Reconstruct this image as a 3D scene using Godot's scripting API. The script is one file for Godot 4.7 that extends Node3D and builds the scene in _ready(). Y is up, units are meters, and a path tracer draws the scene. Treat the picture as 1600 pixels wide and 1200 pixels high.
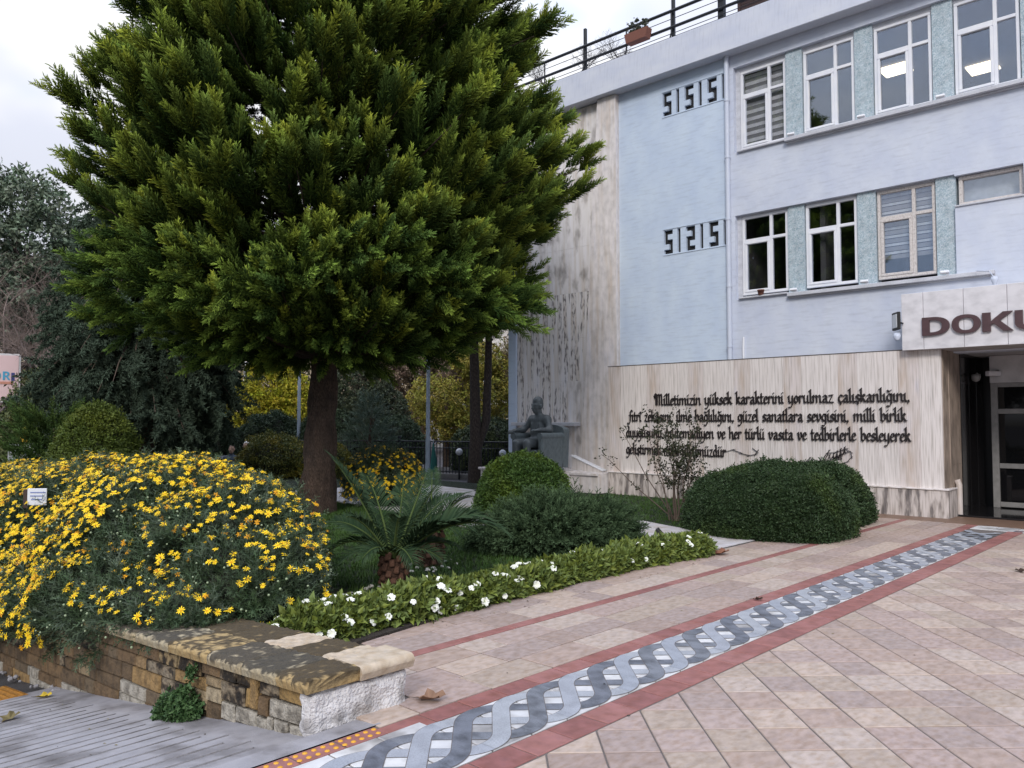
extends Node3D

# ---------------------------------------------------------------- small helpers
var rng := RandomNumberGenerator.new()
var taken := {}

func lin(r: float, g: float, b: float) -> Color:
	return Color(r, g, b)

func rnd(a: float, b: float) -> float:
	return rng.randf_range(a, b)

func rvec() -> Vector3:
	var z := rnd(-1, 1)
	var a := rnd(0, TAU)
	var r := sqrt(1 - z * z)
	return Vector3(r * cos(a), z, r * sin(a))

class Builder:
	var v := PackedVector3Array()
	var n := PackedVector3Array()
	var c := PackedColorArray()
	var i := PackedInt32Array()
	var col := Color.WHITE

	func poly(pts: Array, out := Vector3.ZERO) -> void:
		# a flat convex polygon, turned so that its normal points along out (or kept counter-clockwise when out is zero)
		var nor := Vector3.ZERO
		for k in pts.size():
			nor += (pts[k] as Vector3).cross(pts[(k + 1) % pts.size()])
		nor = nor.normalized()
		var flip := out != Vector3.ZERO and nor.dot(out) < 0
		if flip:
			nor = -nor
		var s := v.size()
		for p in pts:
			v.append(p)
			n.append(nor)
			c.append(col)
		for k in range(1, pts.size() - 1):
			if flip:
				i.append_array([s, s + k, s + k + 1])
			else:
				i.append_array([s, s + k + 1, s + k])

	func tri(a: Vector3, b: Vector3, d: Vector3, ca: Color, cb: Color, cd: Color) -> void:
		var nor := (b - a).cross(d - a).normalized()
		var s := v.size()
		v.append(a); v.append(b); v.append(d)
		for k in 3:
			n.append(nor)
		c.append(ca); c.append(cb); c.append(cd)
		i.append(s); i.append(s + 2); i.append(s + 1)

	func box(m: Vector3, size: Vector3, bevel := 0.0, basis := Basis.IDENTITY) -> void:
		var h := size * 0.5
		var e: float = min(bevel, min(h.x, min(h.y, h.z)) * 0.9)
		var g := h - Vector3(e, e, e)
		for ax in 3:
			var b1 := (ax + 1) % 3
			var b2 := (ax + 2) % 3
			for s in [-1.0, 1.0]:
				var pts := []
				for q in [[-1, -1], [1, -1], [1, 1], [-1, 1]]:
					var p := Vector3.ZERO
					p[ax] = s * h[ax]
					p[b1] = q[0] * g[b1]
					p[b2] = q[1] * g[b2]
					pts.append(m + basis * p)
				var o := Vector3.ZERO
				o[ax] = s
				poly(pts, basis * o)
				if e > 0:
					for s2 in [-1.0, 1.0]:
						var ed := []
						for w in [[0, -1], [0, 1], [1, 1], [1, -1]]:
							var p := Vector3.ZERO
							p[b2] = w[1] * g[b2]
							p[ax] = s * (h[ax] if w[0] == 0 else g[ax])
							p[b1] = s2 * (g[b1] if w[0] == 0 else h[b1])
							ed.append(m + basis * p)
						var o2 := Vector3.ZERO
						o2[ax] = s
						o2[b1] = s2
						poly(ed, basis * o2)
		if e > 0:
			for sx in [-1.0, 1.0]:
				for sy in [-1.0, 1.0]:
					for sz in [-1.0, 1.0]:
						poly([m + basis * Vector3(sx * h.x, sy * g.y, sz * g.z), m + basis * Vector3(sx * g.x, sy * h.y, sz * g.z), m + basis * Vector3(sx * g.x, sy * g.y, sz * h.z)], basis * Vector3(sx, sy, sz))

	func span(a: Vector3, b: Vector3, bevel := 0.0) -> void:
		box((a + b) * 0.5, (b - a).abs(), bevel)

	func tube(path: Array, radii: Array, sides := 6, caps := true, rough := 0.0, seed_ := 0) -> void:
		var s := v.size()
		var up := Vector3.UP
		var cnt := path.size()
		var prev := Vector3.ZERO
		for k in cnt:
			var t: Vector3
			if k == 0: t = path[1] - path[0]
			elif k == cnt - 1: t = path[k] - path[k - 1]
			else: t = path[k + 1] - path[k - 1]
			t = t.normalized()
			var x: Vector3
			if prev == Vector3.ZERO:
				x = t.cross(up if abs(t.dot(up)) < 0.95 else Vector3.RIGHT).normalized()
			else:
				x = (prev - t * prev.dot(t)).normalized()
			prev = x
			var y := t.cross(x).normalized()
			for q in sides:
				var a := TAU * q / sides
				var d := x * cos(a) + y * sin(a)
				var r: float = radii[k]
				if rough > 0.0:
					r *= 1.0 + rough * sin(q * 12.9898 + k * 4.1 + seed_) * 0.7 + rough * sin(q * 3.0 + k * 0.6 + seed_ * 2.0) * 0.6
				v.append(path[k] + d * r)
				n.append(d)
				c.append(col)
		for k in cnt - 1:
			for q in sides:
				var q2 := (q + 1) % sides
				var a0 := s + k * sides + q
				var a1 := s + k * sides + q2
				var b0 := a0 + sides
				var b1 := a1 + sides
				i.append_array([a0, b1, a1, a0, b0, b1])
		if caps:
			for e in [0, cnt - 1]:
				var o: Vector3 = (path[0] - path[1]) if e == 0 else (path[cnt - 1] - path[cnt - 2])
				if radii[e] > 0.004:
					var pts := []
					for q in sides:
						pts.append(v[s + e * sides + q])
					poly(pts, o.normalized())

	func lathe(at: Vector3, prof: Array, sides := 16) -> void:
		var path := []
		var s := v.size()
		for p in prof:
			for q in sides:
				var a := TAU * q / sides
				v.append(at + Vector3(p[0] * cos(a), p[1], p[0] * sin(a)))
				n.append(Vector3(cos(a), 0, sin(a)))
				c.append(col)
		for k in prof.size() - 1:
			var dy: float = prof[k + 1][1] - prof[k][1]
			var dr: float = prof[k + 1][0] - prof[k][0]
			for q in sides:
				var a := TAU * q / sides
				var q2 := (q + 1) % sides
				var a0 := s + k * sides + q
				var a1 := s + k * sides + q2
				i.append_array([a0, a1, a1 + sides, a0, a1 + sides, a0 + sides])
				var nn := (n[a0] + Vector3(cos(a) * dy, -dr, sin(a) * dy).normalized() * 2.0).normalized()
				n[a0] = nn
				n[a0 + sides] = nn

	func prism(outline: PackedVector2Array, place: Transform3D, depth: float) -> void:
		# outline in x/y, thickness along z from 0 to depth
		var t := Geometry2D.triangulate_polygon(outline)
		var flat := []
		for k in range(0, t.size(), 3):
			for z in [0.0, depth]:
				var pts := []
				for m in 3:
					var p := outline[t[k + m]]
					pts.append(place * Vector3(p.x, p.y, z))
				poly(pts, place.basis * Vector3(0, 0, 1 if z > 0 else -1))
		var area := 0.0
		for k in outline.size():
			area += outline[k].cross(outline[(k + 1) % outline.size()])
		for k in outline.size():
			var a := outline[k]
			var b := outline[(k + 1) % outline.size()]
			var o: Vector2 = Vector2(b.y - a.y, a.x - b.x) * sign(area)
			poly([place * Vector3(a.x, a.y, 0), place * Vector3(b.x, b.y, 0), place * Vector3(b.x, b.y, depth), place * Vector3(a.x, a.y, depth)], place.basis * Vector3(o.x, o.y, 0))

	func sheet(outline: PackedVector2Array, y: float) -> void:
		# flat sheet seen from above, outline in x/z
		var t := Geometry2D.triangulate_polygon(outline)
		for k in range(0, t.size(), 3):
			var pts := []
			for m in 3:
				pts.append(Vector3(outline[t[k + m]].x, y, outline[t[k + m]].y))
			poly(pts, Vector3.UP)

	func slab(outline: PackedVector2Array, y0: float, y1: float) -> void:
		# like sheet, with thickness: outline in x/z
		prism(outline, Transform3D(Basis(Vector3(1, 0, 0), Vector3(0, 0, 1), Vector3(0, -1, 0)), Vector3(0, y1, 0)), y1 - y0)

	func ball(m: Vector3, r: Vector3, rings := 8, sides := 12) -> void:
		var s := v.size()
		for k in rings + 1:
			var a := PI * k / rings
			for q in sides:
				var b := TAU * q / sides
				var d := Vector3(sin(a) * cos(b), cos(a), sin(a) * sin(b))
				v.append(m + d * r)
				n.append((d / r).normalized())
				c.append(col)
		for k in rings:
			for q in sides:
				var q2 := (q + 1) % sides
				var a0 := s + k * sides + q
				var a1 := s + k * sides + q2
				i.append_array([a0, a1 + sides, a1, a0, a0 + sides, a1 + sides])

	func spindle(a: Vector3, b: Vector3, r: float, ca: Color, cb: Color) -> void:
		# a thin three-sided needle, thickest in its lower third
		var t := (b - a).normalized()
		var x := t.cross(Vector3.UP if abs(t.y) < 0.9 else Vector3.RIGHT).normalized()
		var y := t.cross(x)
		var m := a.lerp(b, 0.35)
		var cm := ca.lerp(cb, 0.35)
		var p := [m + x * r, m + (-0.5 * x + 0.866 * y) * r, m + (-0.5 * x - 0.866 * y) * r]
		for k in 3:
			var p0: Vector3 = p[k]
			var p1: Vector3 = p[(k + 1) % 3]
			tri(p0, p1, b, cm, cm, cb)
			tri(p1, p0, a, cm, cm, ca)

	func leaf(at: Vector3, dir: Vector3, side: Vector3, length: float, width: float, fold: float, ca: Color, cb: Color) -> void:
		# a leaf folded along its midrib: four triangles
		var up := side.cross(dir).normalized()
		var m := at + dir * length * 0.45
		var tip := at + dir * length - up * length * 0.12
		var l := m + side * width * 0.5 + up * fold * width
		var r := m - side * width * 0.5 + up * fold * width
		tri(at, m, l, ca, ca, ca)
		tri(m, tip, l, ca, cb, ca)
		tri(at, r, m, ca, ca, ca)
		tri(m, r, tip, ca, ca, cb)

	func mesh() -> ArrayMesh:
		var a := []
		a.resize(Mesh.ARRAY_MAX)
		a[Mesh.ARRAY_VERTEX] = v
		a[Mesh.ARRAY_NORMAL] = n
		a[Mesh.ARRAY_COLOR] = c
		a[Mesh.ARRAY_INDEX] = i
		var m := ArrayMesh.new()
		m.add_surface_from_arrays(Mesh.PRIMITIVE_TRIANGLES, a)
		return m

func nb() -> Builder:
	return Builder.new()

func tag(o: Node, label := "", category := "", group := "", kind := "") -> Node:
	if label: o.set_meta("label", label)
	if category: o.set_meta("category", category)
	if group: o.set_meta("group", group)
	if kind: o.set_meta("kind", kind)
	return o

func free_name(called: String) -> String:
	if not taken.has(called):
		taken[called] = 0
		return called
	taken[called] += 1
	return "%s_%03d" % [called, taken[called]]

func thing(called: String, label: String, category: String, at := Vector3.ZERO, turn := 0.0, group := "") -> Node3D:
	var o := Node3D.new()
	o.name = free_name(called)
	add_child(o, true)
	o.position = at
	o.rotation.y = turn
	tag(o, label, category, group)
	return o

func setting(called: String) -> Node3D:
	var o := Node3D.new()
	o.name = free_name(called)
	add_child(o, true)
	o.set_meta("kind", "structure")
	return o

func part(called: String, shape, m: Material, parent: Node = self) -> MeshInstance3D:
	var o := MeshInstance3D.new()
	if parent == self:
		o.name = free_name(called)
	else:
		var key := str(parent.get_instance_id()) + called
		if taken.has(key):
			taken[key] += 1
			o.name = "%s_%03d" % [called, taken[key]]
		else:
			taken[key] = 0
			o.name = called
	o.mesh = shape.mesh() if shape is Builder else shape
	o.material_override = m
	parent.add_child(o, true)
	return o

func node_part(called: String, parent: Node) -> Node3D:
	var o := Node3D.new()
	var key := str(parent.get_instance_id()) + called
	if taken.has(key):
		taken[key] += 1
		o.name = "%s_%03d" % [called, taken[key]]
	else:
		taken[key] = 0
		o.name = called
	parent.add_child(o, true)
	return o

func strewn(called: String, shape, m: Material, where: Array, parent: Node, tints = null) -> MultiMeshInstance3D:
	var mm := MultiMesh.new()
	mm.transform_format = MultiMesh.TRANSFORM_3D
	mm.use_colors = tints != null
	mm.mesh = shape.mesh() if shape is Builder else shape
	mm.instance_count = where.size()
	for k in where.size():
		mm.set_instance_transform(k, where[k])
		if tints != null:
			mm.set_instance_color(k, tints[k])
	var o := MultiMeshInstance3D.new()
	var key := str(parent.get_instance_id()) + called
	if taken.has(key):
		taken[key] += 1
		o.name = "%s_%03d" % [called, taken[key]]
	else:
		taken[key] = 0
		o.name = called
	o.multimesh = mm
	o.material_override = m
	o.set_meta("kind", "stuff")
	parent.add_child(o, true)
	return o

func copy_of(o: Node3D, label: String, at: Vector3, turn := 0.0) -> Node3D:
	var r: Node3D = o.duplicate()
	r.name = free_name(str(o.name).rstrip("0123456789").trim_suffix("_"))
	add_child(r, true)
	r.position = at
	r.rotation.y = turn
	r.set_meta("label", label)
	return r

func frame(dir: Vector3, roll := 0.0, size := 1.0) -> Basis:
	# a basis whose y runs along dir
	var y := dir.normalized()
	var x := y.cross(Vector3.UP if abs(y.y) < 0.98 else Vector3.RIGHT).normalized()
	var z := x.cross(y)
	return (Basis(x, y, z) * Basis(Vector3.UP, roll)).scaled_local(Vector3.ONE * size)

# ---------------------------------------------------------------- materials
func noise_map(seed_: int, freq: float, octaves: int, stops: Array, kind := FastNoiseLite.TYPE_SIMPLEX_SMOOTH, size := 512, stretch := false) -> NoiseTexture2D:
	var f := FastNoiseLite.new()
	f.seed = seed_
	f.noise_type = kind
	f.frequency = freq
	f.fractal_octaves = octaves
	if kind == FastNoiseLite.TYPE_CELLULAR:
		f.cellular_return_type = FastNoiseLite.RETURN_DISTANCE if not stretch else FastNoiseLite.RETURN_CELL_VALUE
	var t := NoiseTexture2D.new()
	t.width = size
	t.height = size
	t.seamless = true
	t.seamless_blend_skirt = 0.2
	t.noise = f
	if stops.size():
		var g := Gradient.new()
		var o := PackedFloat32Array()
		var c := PackedColorArray()
		for s in stops:
			o.append(s[0])
			c.append(s[1] if s[1] is Color else Color(s[1], s[1], s[1]))
		g.offsets = o
		g.colors = c
		t.color_ramp = g
	return t

func plain(c: Color, rough := 0.7, metal := 0.0) -> StandardMaterial3D:
	var m := StandardMaterial3D.new()
	m.albedo_color = c.linear_to_srgb()
	m.roughness = rough
	m.metallic = metal
	return m

func textured(c: Color, rough: float, map: Texture2D, scale: Vector3, over: Texture2D = null, over_scale := Vector3.ONE, relief: Texture2D = null, cm := 0.0) -> StandardMaterial3D:
	var m := plain(c, rough)
	m.albedo_texture = map
	m.uv1_triplanar = true
	m.uv1_world_triplanar = true
	m.uv1_scale = scale
	if over:
		m.detail_enabled = true
		m.detail_blend_mode = BaseMaterial3D.BLEND_MODE_MUL
		m.detail_albedo = over
		m.detail_uv_layer = BaseMaterial3D.DETAIL_UV_2
		m.uv2_triplanar = true
		m.uv2_world_triplanar = true
		m.uv2_scale = over_scale
	if relief:
		m.heightmap_enabled = true
		m.heightmap_texture = relief
		m.heightmap_scale = cm
	return m

func leafy(rough := 0.55, through := 0.25) -> StandardMaterial3D:
	var m := plain(Color(1, 1, 1), rough)
	m.vertex_color_use_as_albedo = true
	m.metallic_specular = 0.35
	if through > 0:
		m.backlight_enabled = true
		m.backlight = Color(through, through, through * 0.6)
	m.cull_mode = BaseMaterial3D.CULL_DISABLED
	return m

var T := {}
var K := {}

func make_materials() -> void:
	T.fine = noise_map(1, 0.05, 4, [[0.0, 0.82], [0.5, 0.95], [1.0, 1.0]])
	T.cloudy = noise_map(2, 0.012, 6, [[0.1, 0.89], [0.5, 0.96], [0.9, 1.0]])
	T.blotch = noise_map(3, 0.01, 6, [[0.0, 0.60], [0.3, 0.80], [0.6, 0.95], [1.0, 1.0]])
	T.streak = noise_map(4, 0.03, 5, [[0.0, Color(0.74, 0.72, 0.71)], [0.33, Color(0.90, 0.885, 0.87)], [0.55, Color(0.97, 0.96, 0.955)], [1.0, Color(1, 0.99, 0.98)]])
	T.relief = noise_map(5, 0.04, 5, [])
	T.grain = noise_map(6, 0.2, 3, [])
	T.speck = noise_map(7, 0.09, 2, [[0.0, 0.62], [0.35, 0.85], [0.5, 1.0], [1.0, 1.0]], FastNoiseLite.TYPE_CELLULAR, 512, true)
	T.stain = noise_map(8, 0.007, 8, [[0.0, Color(0.16, 0.15, 0.15)], [0.38, Color(0.30, 0.28, 0.26)], [0.47, Color(0.55, 0.51, 0.47)], [0.56, Color(0.9, 0.87, 0.83)], [1.0, 1.0]])
	T.lightstain = noise_map(9, 0.011, 8, [[0.0, Color(0.62, 0.61, 0.60)], [0.28, Color(0.82, 0.81, 0.80)], [0.42, Color(0.95, 0.945, 0.94)], [0.6, 1.0], [1.0, 1.0]])
	T.lichen = noise_map(19, 0.016, 8, [[0.0, Color(0.40, 0.40, 0.41)], [0.30, Color(0.60, 0.59, 0.59)], [0.42, Color(0.82, 0.81, 0.80)], [0.55, Color(0.96, 0.955, 0.95)], [1.0, 1.0]])
	T.paint = noise_map(10, 0.008, 4, [[0.0, Color(0.93, 0.94, 0.97)], [1.0, Color(1, 1, 1)]])
	T.warm = noise_map(11, 0.015, 4, [[0.0, Color(0.90, 0.85, 0.80)], [0.45, Color(0.96, 0.945, 0.935)], [0.7, Color(1, 0.985, 0.985)], [1.0, Color(0.955, 0.96, 0.99)]])
	T.mosaic = noise_map(12, 0.11, 1, [[0.0, Color(0.66, 0.75, 0.78)], [0.35, Color(0.80, 0.86, 0.87)], [0.6, Color(0.88, 0.91, 0.91)], [0.85, Color(0.97, 0.98, 0.98)], [1.0, Color(0.60, 0.69, 0.75)]], FastNoiseLite.TYPE_CELLULAR, 512, true)
	T.bark = noise_map(13, 0.03, 5, [[0.0, Color(0.42, 0.36, 0.33)], [0.45, Color(0.72, 0.64, 0.58)], [0.7, Color(0.9, 0.82, 0.76)], [1.0, Color(1, 0.95, 0.9)]])
	T.drip = noise_map(27, 0.03, 5, [[0.0, 0.93], [0.3, 0.975], [0.5, 1.0], [1.0, 1.0]])
	T.grit = noise_map(33, 0.16, 4, [[0.0, 0.62], [0.35, 0.86], [0.6, 0.98], [1.0, 1.0]])
	K.blue = textured(lin(0.56, 0.645, 0.75), 0.75, T.paint, Vector3(0.35, 0.2, 0.35), T.drip, Vector3(0.12, 0.9, 0.12), T.relief, 0.25)
	K.lavender = textured(lin(0.60, 0.635, 0.71), 0.75, T.paint, Vector3(0.35, 0.2, 0.35), T.drip, Vector3(0.12, 0.9, 0.12), T.relief, 0.3)
	K.cornice = textured(lin(0.61, 0.63, 0.69), 0.7, T.paint, Vector3(0.2, 0.6, 0.2), T.drip, Vector3(1.2, 0.15, 1.2))
	K.marble = textured(lin(0.78, 0.765, 0.75), 0.55, T.warm, Vector3(1.1, 0.07, 1.1), T.lichen, Vector3(1.3, 0.5, 1.3), T.relief, 0.15)
	T.patch = noise_map(23, 0.012, 5, [[0.0, 0.0], [0.42, 0.0], [0.62, 1.0], [1.0, 1.0]])
	K.marble.detail_mask = T.patch
	K.marble_clean = textured(lin(0.80, 0.77, 0.755), 0.5, T.cloudy, Vector3(0.8, 0.5, 0.8), T.warm, Vector3(0.7, 0.06, 0.7))
	K.marble_worn = textured(lin(0.79, 0.775, 0.765), 0.5, T.warm, Vector3(0.9, 0.06, 0.9), T.lightstain, Vector3(0.4, 0.2, 0.4))
	K.travertine = textured(lin(0.74, 0.70, 0.68), 0.6, T.streak, Vector3(2.2, 0.09, 2.2), T.drip, Vector3(0.45, 0.06, 0.45), T.relief, 0.1)
	K.travertine2 = textured(lin(0.70, 0.665, 0.65), 0.6, T.streak, Vector3(2.6, 0.08, 2.6), T.warm, Vector3(0.6, 0.12, 0.6), T.relief, 0.1)
	K.plinth = textured(lin(0.68, 0.63, 0.605), 0.6, T.streak, Vector3(1.6, 0.12, 1.6), T.lichen, Vector3(0.75, 0.16, 0.75), T.relief, 0.2)
	K.brownstone = textured(lin(0.42, 0.34, 0.28), 0.6, T.streak, Vector3(2.0, 0.25, 2.0), T.blotch, Vector3(0.6, 0.3, 0.6))
	K.mosaic = textured(lin(0.655, 0.695, 0.735), 0.45, T.mosaic, Vector3(1.4, 1.4, 1.4), T.cloudy, Vector3(0.7, 0.7, 0.7), T.mosaic, 0.15)
	K.white_frame = textured(lin(0.80, 0.80, 0.81), 0.35, T.paint, Vector3(0.9, 0.6, 0.9))
	K.old_frame = textured(lin(0.64, 0.61, 0.59), 0.5, T.streak, Vector3(2, 1.2, 2))
	K.ledge = textured(lin(0.66, 0.67, 0.72), 0.6, T.cloudy, Vector3(0.4, 0.9, 0.4), T.fine, Vector3(2, 2, 2))
	K.pipe = textured(lin(0.56, 0.60, 0.68), 0.45, T.paint, Vector3(2, 0.6, 2))
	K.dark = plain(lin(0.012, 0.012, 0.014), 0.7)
	K.black = plain(lin(0.01, 0.009, 0.009), 0.5)
	K.iron = plain(lin(0.018, 0.019, 0.022), 0.5, 0.2)
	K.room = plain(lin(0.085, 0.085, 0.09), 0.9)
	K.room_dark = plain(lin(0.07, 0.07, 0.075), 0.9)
	K.letter = textured(lin(0.085, 0.045, 0.048), 0.35, T.cloudy, Vector3(1, 1, 1))
	K.granite = plain(lin(0.014, 0.013, 0.014), 0.08)
	K.panel = textured(lin(0.72, 0.70, 0.72), 0.4, T.cloudy, Vector3(0.5, 0.8, 0.5))
	K.soffit = textured(lin(0.55, 0.53, 0.53), 0.7, T.cloudy, Vector3(0.5, 0.5, 0.5))
	# window glass with a faint bluish metal coating, as on modern double glazing
	var g := plain(Color(0.74, 0.84, 1.0), 0.02, 1.0)
	g.transparency = BaseMaterial3D.TRANSPARENCY_ALPHA
	g.albedo_color.a = 0.15
	g.albedo_texture = noise_map(41, 0.01, 2, [[0.0, 0.97], [1.0, 1.0]])
	g.uv1_triplanar = true
	g.uv1_world_triplanar = true
	K.glass = g
	var gd := plain(lin(0.006, 0.006, 0.007), 0.03)
	gd.metallic_specular = 0.35
	K.dark_glass = gd
	K.terracotta = textured(lin(0.20, 0.075, 0.05), 0.8, T.fine, Vector3(5, 5, 5))
	K.leaf = leafy()
	K.needle = leafy(0.85, 0.10)
	K.needle.metallic_specular = 0.12
	K.frond = leafy(0.8, 0.15)
	K.frond.metallic_specular = 0.12
	K.dry = leafy(0.8, 0.15)
	K.bark = textured(lin(0.19, 0.158, 0.138), 0.95, T.bark, Vector3(4.5, 0.9, 4.5), T.blotch, Vector3(1.2, 0.5, 1.2), T.bark, 6.0)
	K.twig = plain(lin(0.11, 0.08, 0.062), 0.9)
	K.soil = textured(lin(0.06, 0.045, 0.035), 0.95, T.fine, Vector3(2, 2, 2), T.blotch, Vector3(0.4, 0.4, 0.4), T.relief, 3.0)
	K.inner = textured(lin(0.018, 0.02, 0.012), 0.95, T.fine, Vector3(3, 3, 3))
	K.steel = textured(lin(0.33, 0.39, 0.46), 0.45, T.cloudy, Vector3(1, 0.4, 1))
	K.patina = textured(lin(0.155, 0.195, 0.213), 0.55, T.cloudy, Vector3(1.5, 0.6, 1.5), T.streak, Vector3(2.5, 0.5, 2.5))
	K.bronze = textured(lin(0.125, 0.150, 0.165), 0.5, T.cloudy, Vector3(1.5, 0.6, 1.5), T.streak, Vector3(2.5, 0.5, 2.5))
	K.bronze.metallic = 0.2

func _ready() -> void:
	rng.seed = 20
	make_camera_and_light()
	make_materials()
	await make_ground()
	make_plaza()
	make_building()
	make_inscription()
	make_statue()
	make_stone_wall()
	make_garden()
	make_trees()
	make_street()
	make_small_things()

func make_camera_and_light() -> void:
	var cam := Camera3D.new()
	cam.name = "camera"
	add_child(cam)
	cam.position = Vector3(0, 1.6, 0)
	cam.rotation_degrees = Vector3(2.61, 43.3, 0)
	cam.fov = 51.28
	cam.near = 0.05
	cam.far = 900
	cam.current = true
	# a bright, broken winter overcast
	var w := 1024
	var h := 512
	var im := Image.create(w, h, false, Image.FORMAT_RGBAF)
	var f := FastNoiseLite.new()
	f.seed = 12
	f.frequency = 0.9
	f.fractal_octaves = 5
	f.fractal_gain = 0.52
	for y in h:
		var el := PI * (0.5 - (y + 0.5) / h)
		for x in w:
			var az := TAU * (x + 0.5) / w
			var d := Vector3(cos(el) * cos(az), sin(el), cos(el) * sin(az))
			var q := d / (absf(d.y) + 0.35) * 1.25
			var k := f.get_noise_3d(q.x, q.y * 0.6, q.z) * 0.5 + 0.5
			k = smoothstep(0.40, 0.60, k)
			var gap := Color(0.50, 0.62, 0.92).lerp(Color(0.66, 0.80, 1.0), clampf(1.0 - d.y * 1.4, 0, 1))
			var grey := f.get_noise_3d(q.x * 1.7 + 9.0, q.y, q.z * 1.7) * 0.5 + 0.5
			var cloud := Color(1.0, 1.0, 1.02).lerp(Color(0.72, 0.76, 0.90), smoothstep(0.40, 0.70, grey) * 0.85)
			var c := gap.lerp(cloud, k)
			c = c.lerp(Color(0.93, 0.95, 0.98), clampf(1.0 - d.y * 3.0, 0, 1) * 0.35)
			c = c * (0.45 + 0.18 * maxf(d.y, 0.0) + 0.60 * d.y * d.y)
			if d.y < 0:
				c = Color(0.20, 0.19, 0.18)
			im.set_pixel(x, y, Color(c.r, c.g, c.b, 1))
	var pm := PanoramaSkyMaterial.new()
	pm.panorama = ImageTexture.create_from_image(im)
	var sky := Sky.new()
	sky.sky_material = pm
	var env := Environment.new()
	env.background_mode = Environment.BG_SKY
	env.sky = sky
	env.background_energy_multiplier = 1.0
	env.tonemap_mode = Environment.TONE_MAPPER_LINEAR
	env.tonemap_exposure = 1.88
	env.sdfgi_enabled = true
	env.ssao_enabled = true
	env.ssil_enabled = true
	var we := WorldEnvironment.new()
	we.name = "world_environment"
	we.environment = env
	add_child(we)
	var sun := DirectionalLight3D.new()
	sun.name = "sun"
	add_child(sun)
	sun.light_energy = 0.36
	sun.light_color = Color(1.0, 0.975, 0.94)
	sun.light_angular_distance = 16.0
	sun.shadow_enabled = true
	sun.look_at_from_position(Vector3(8.5, 11.0, 14), Vector3.ZERO)

# ---------------------------------------------------------------- the setting
func ramp_y(x: float) -> float:
	if x > -3.55:
		return 0.0
	if x > -7.45:
		return -0.02 - (-3.55 - x) * 0.158
	return -0.636 - (-7.45 - x) * 0.115 if x > -12.0 else -1.16

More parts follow.
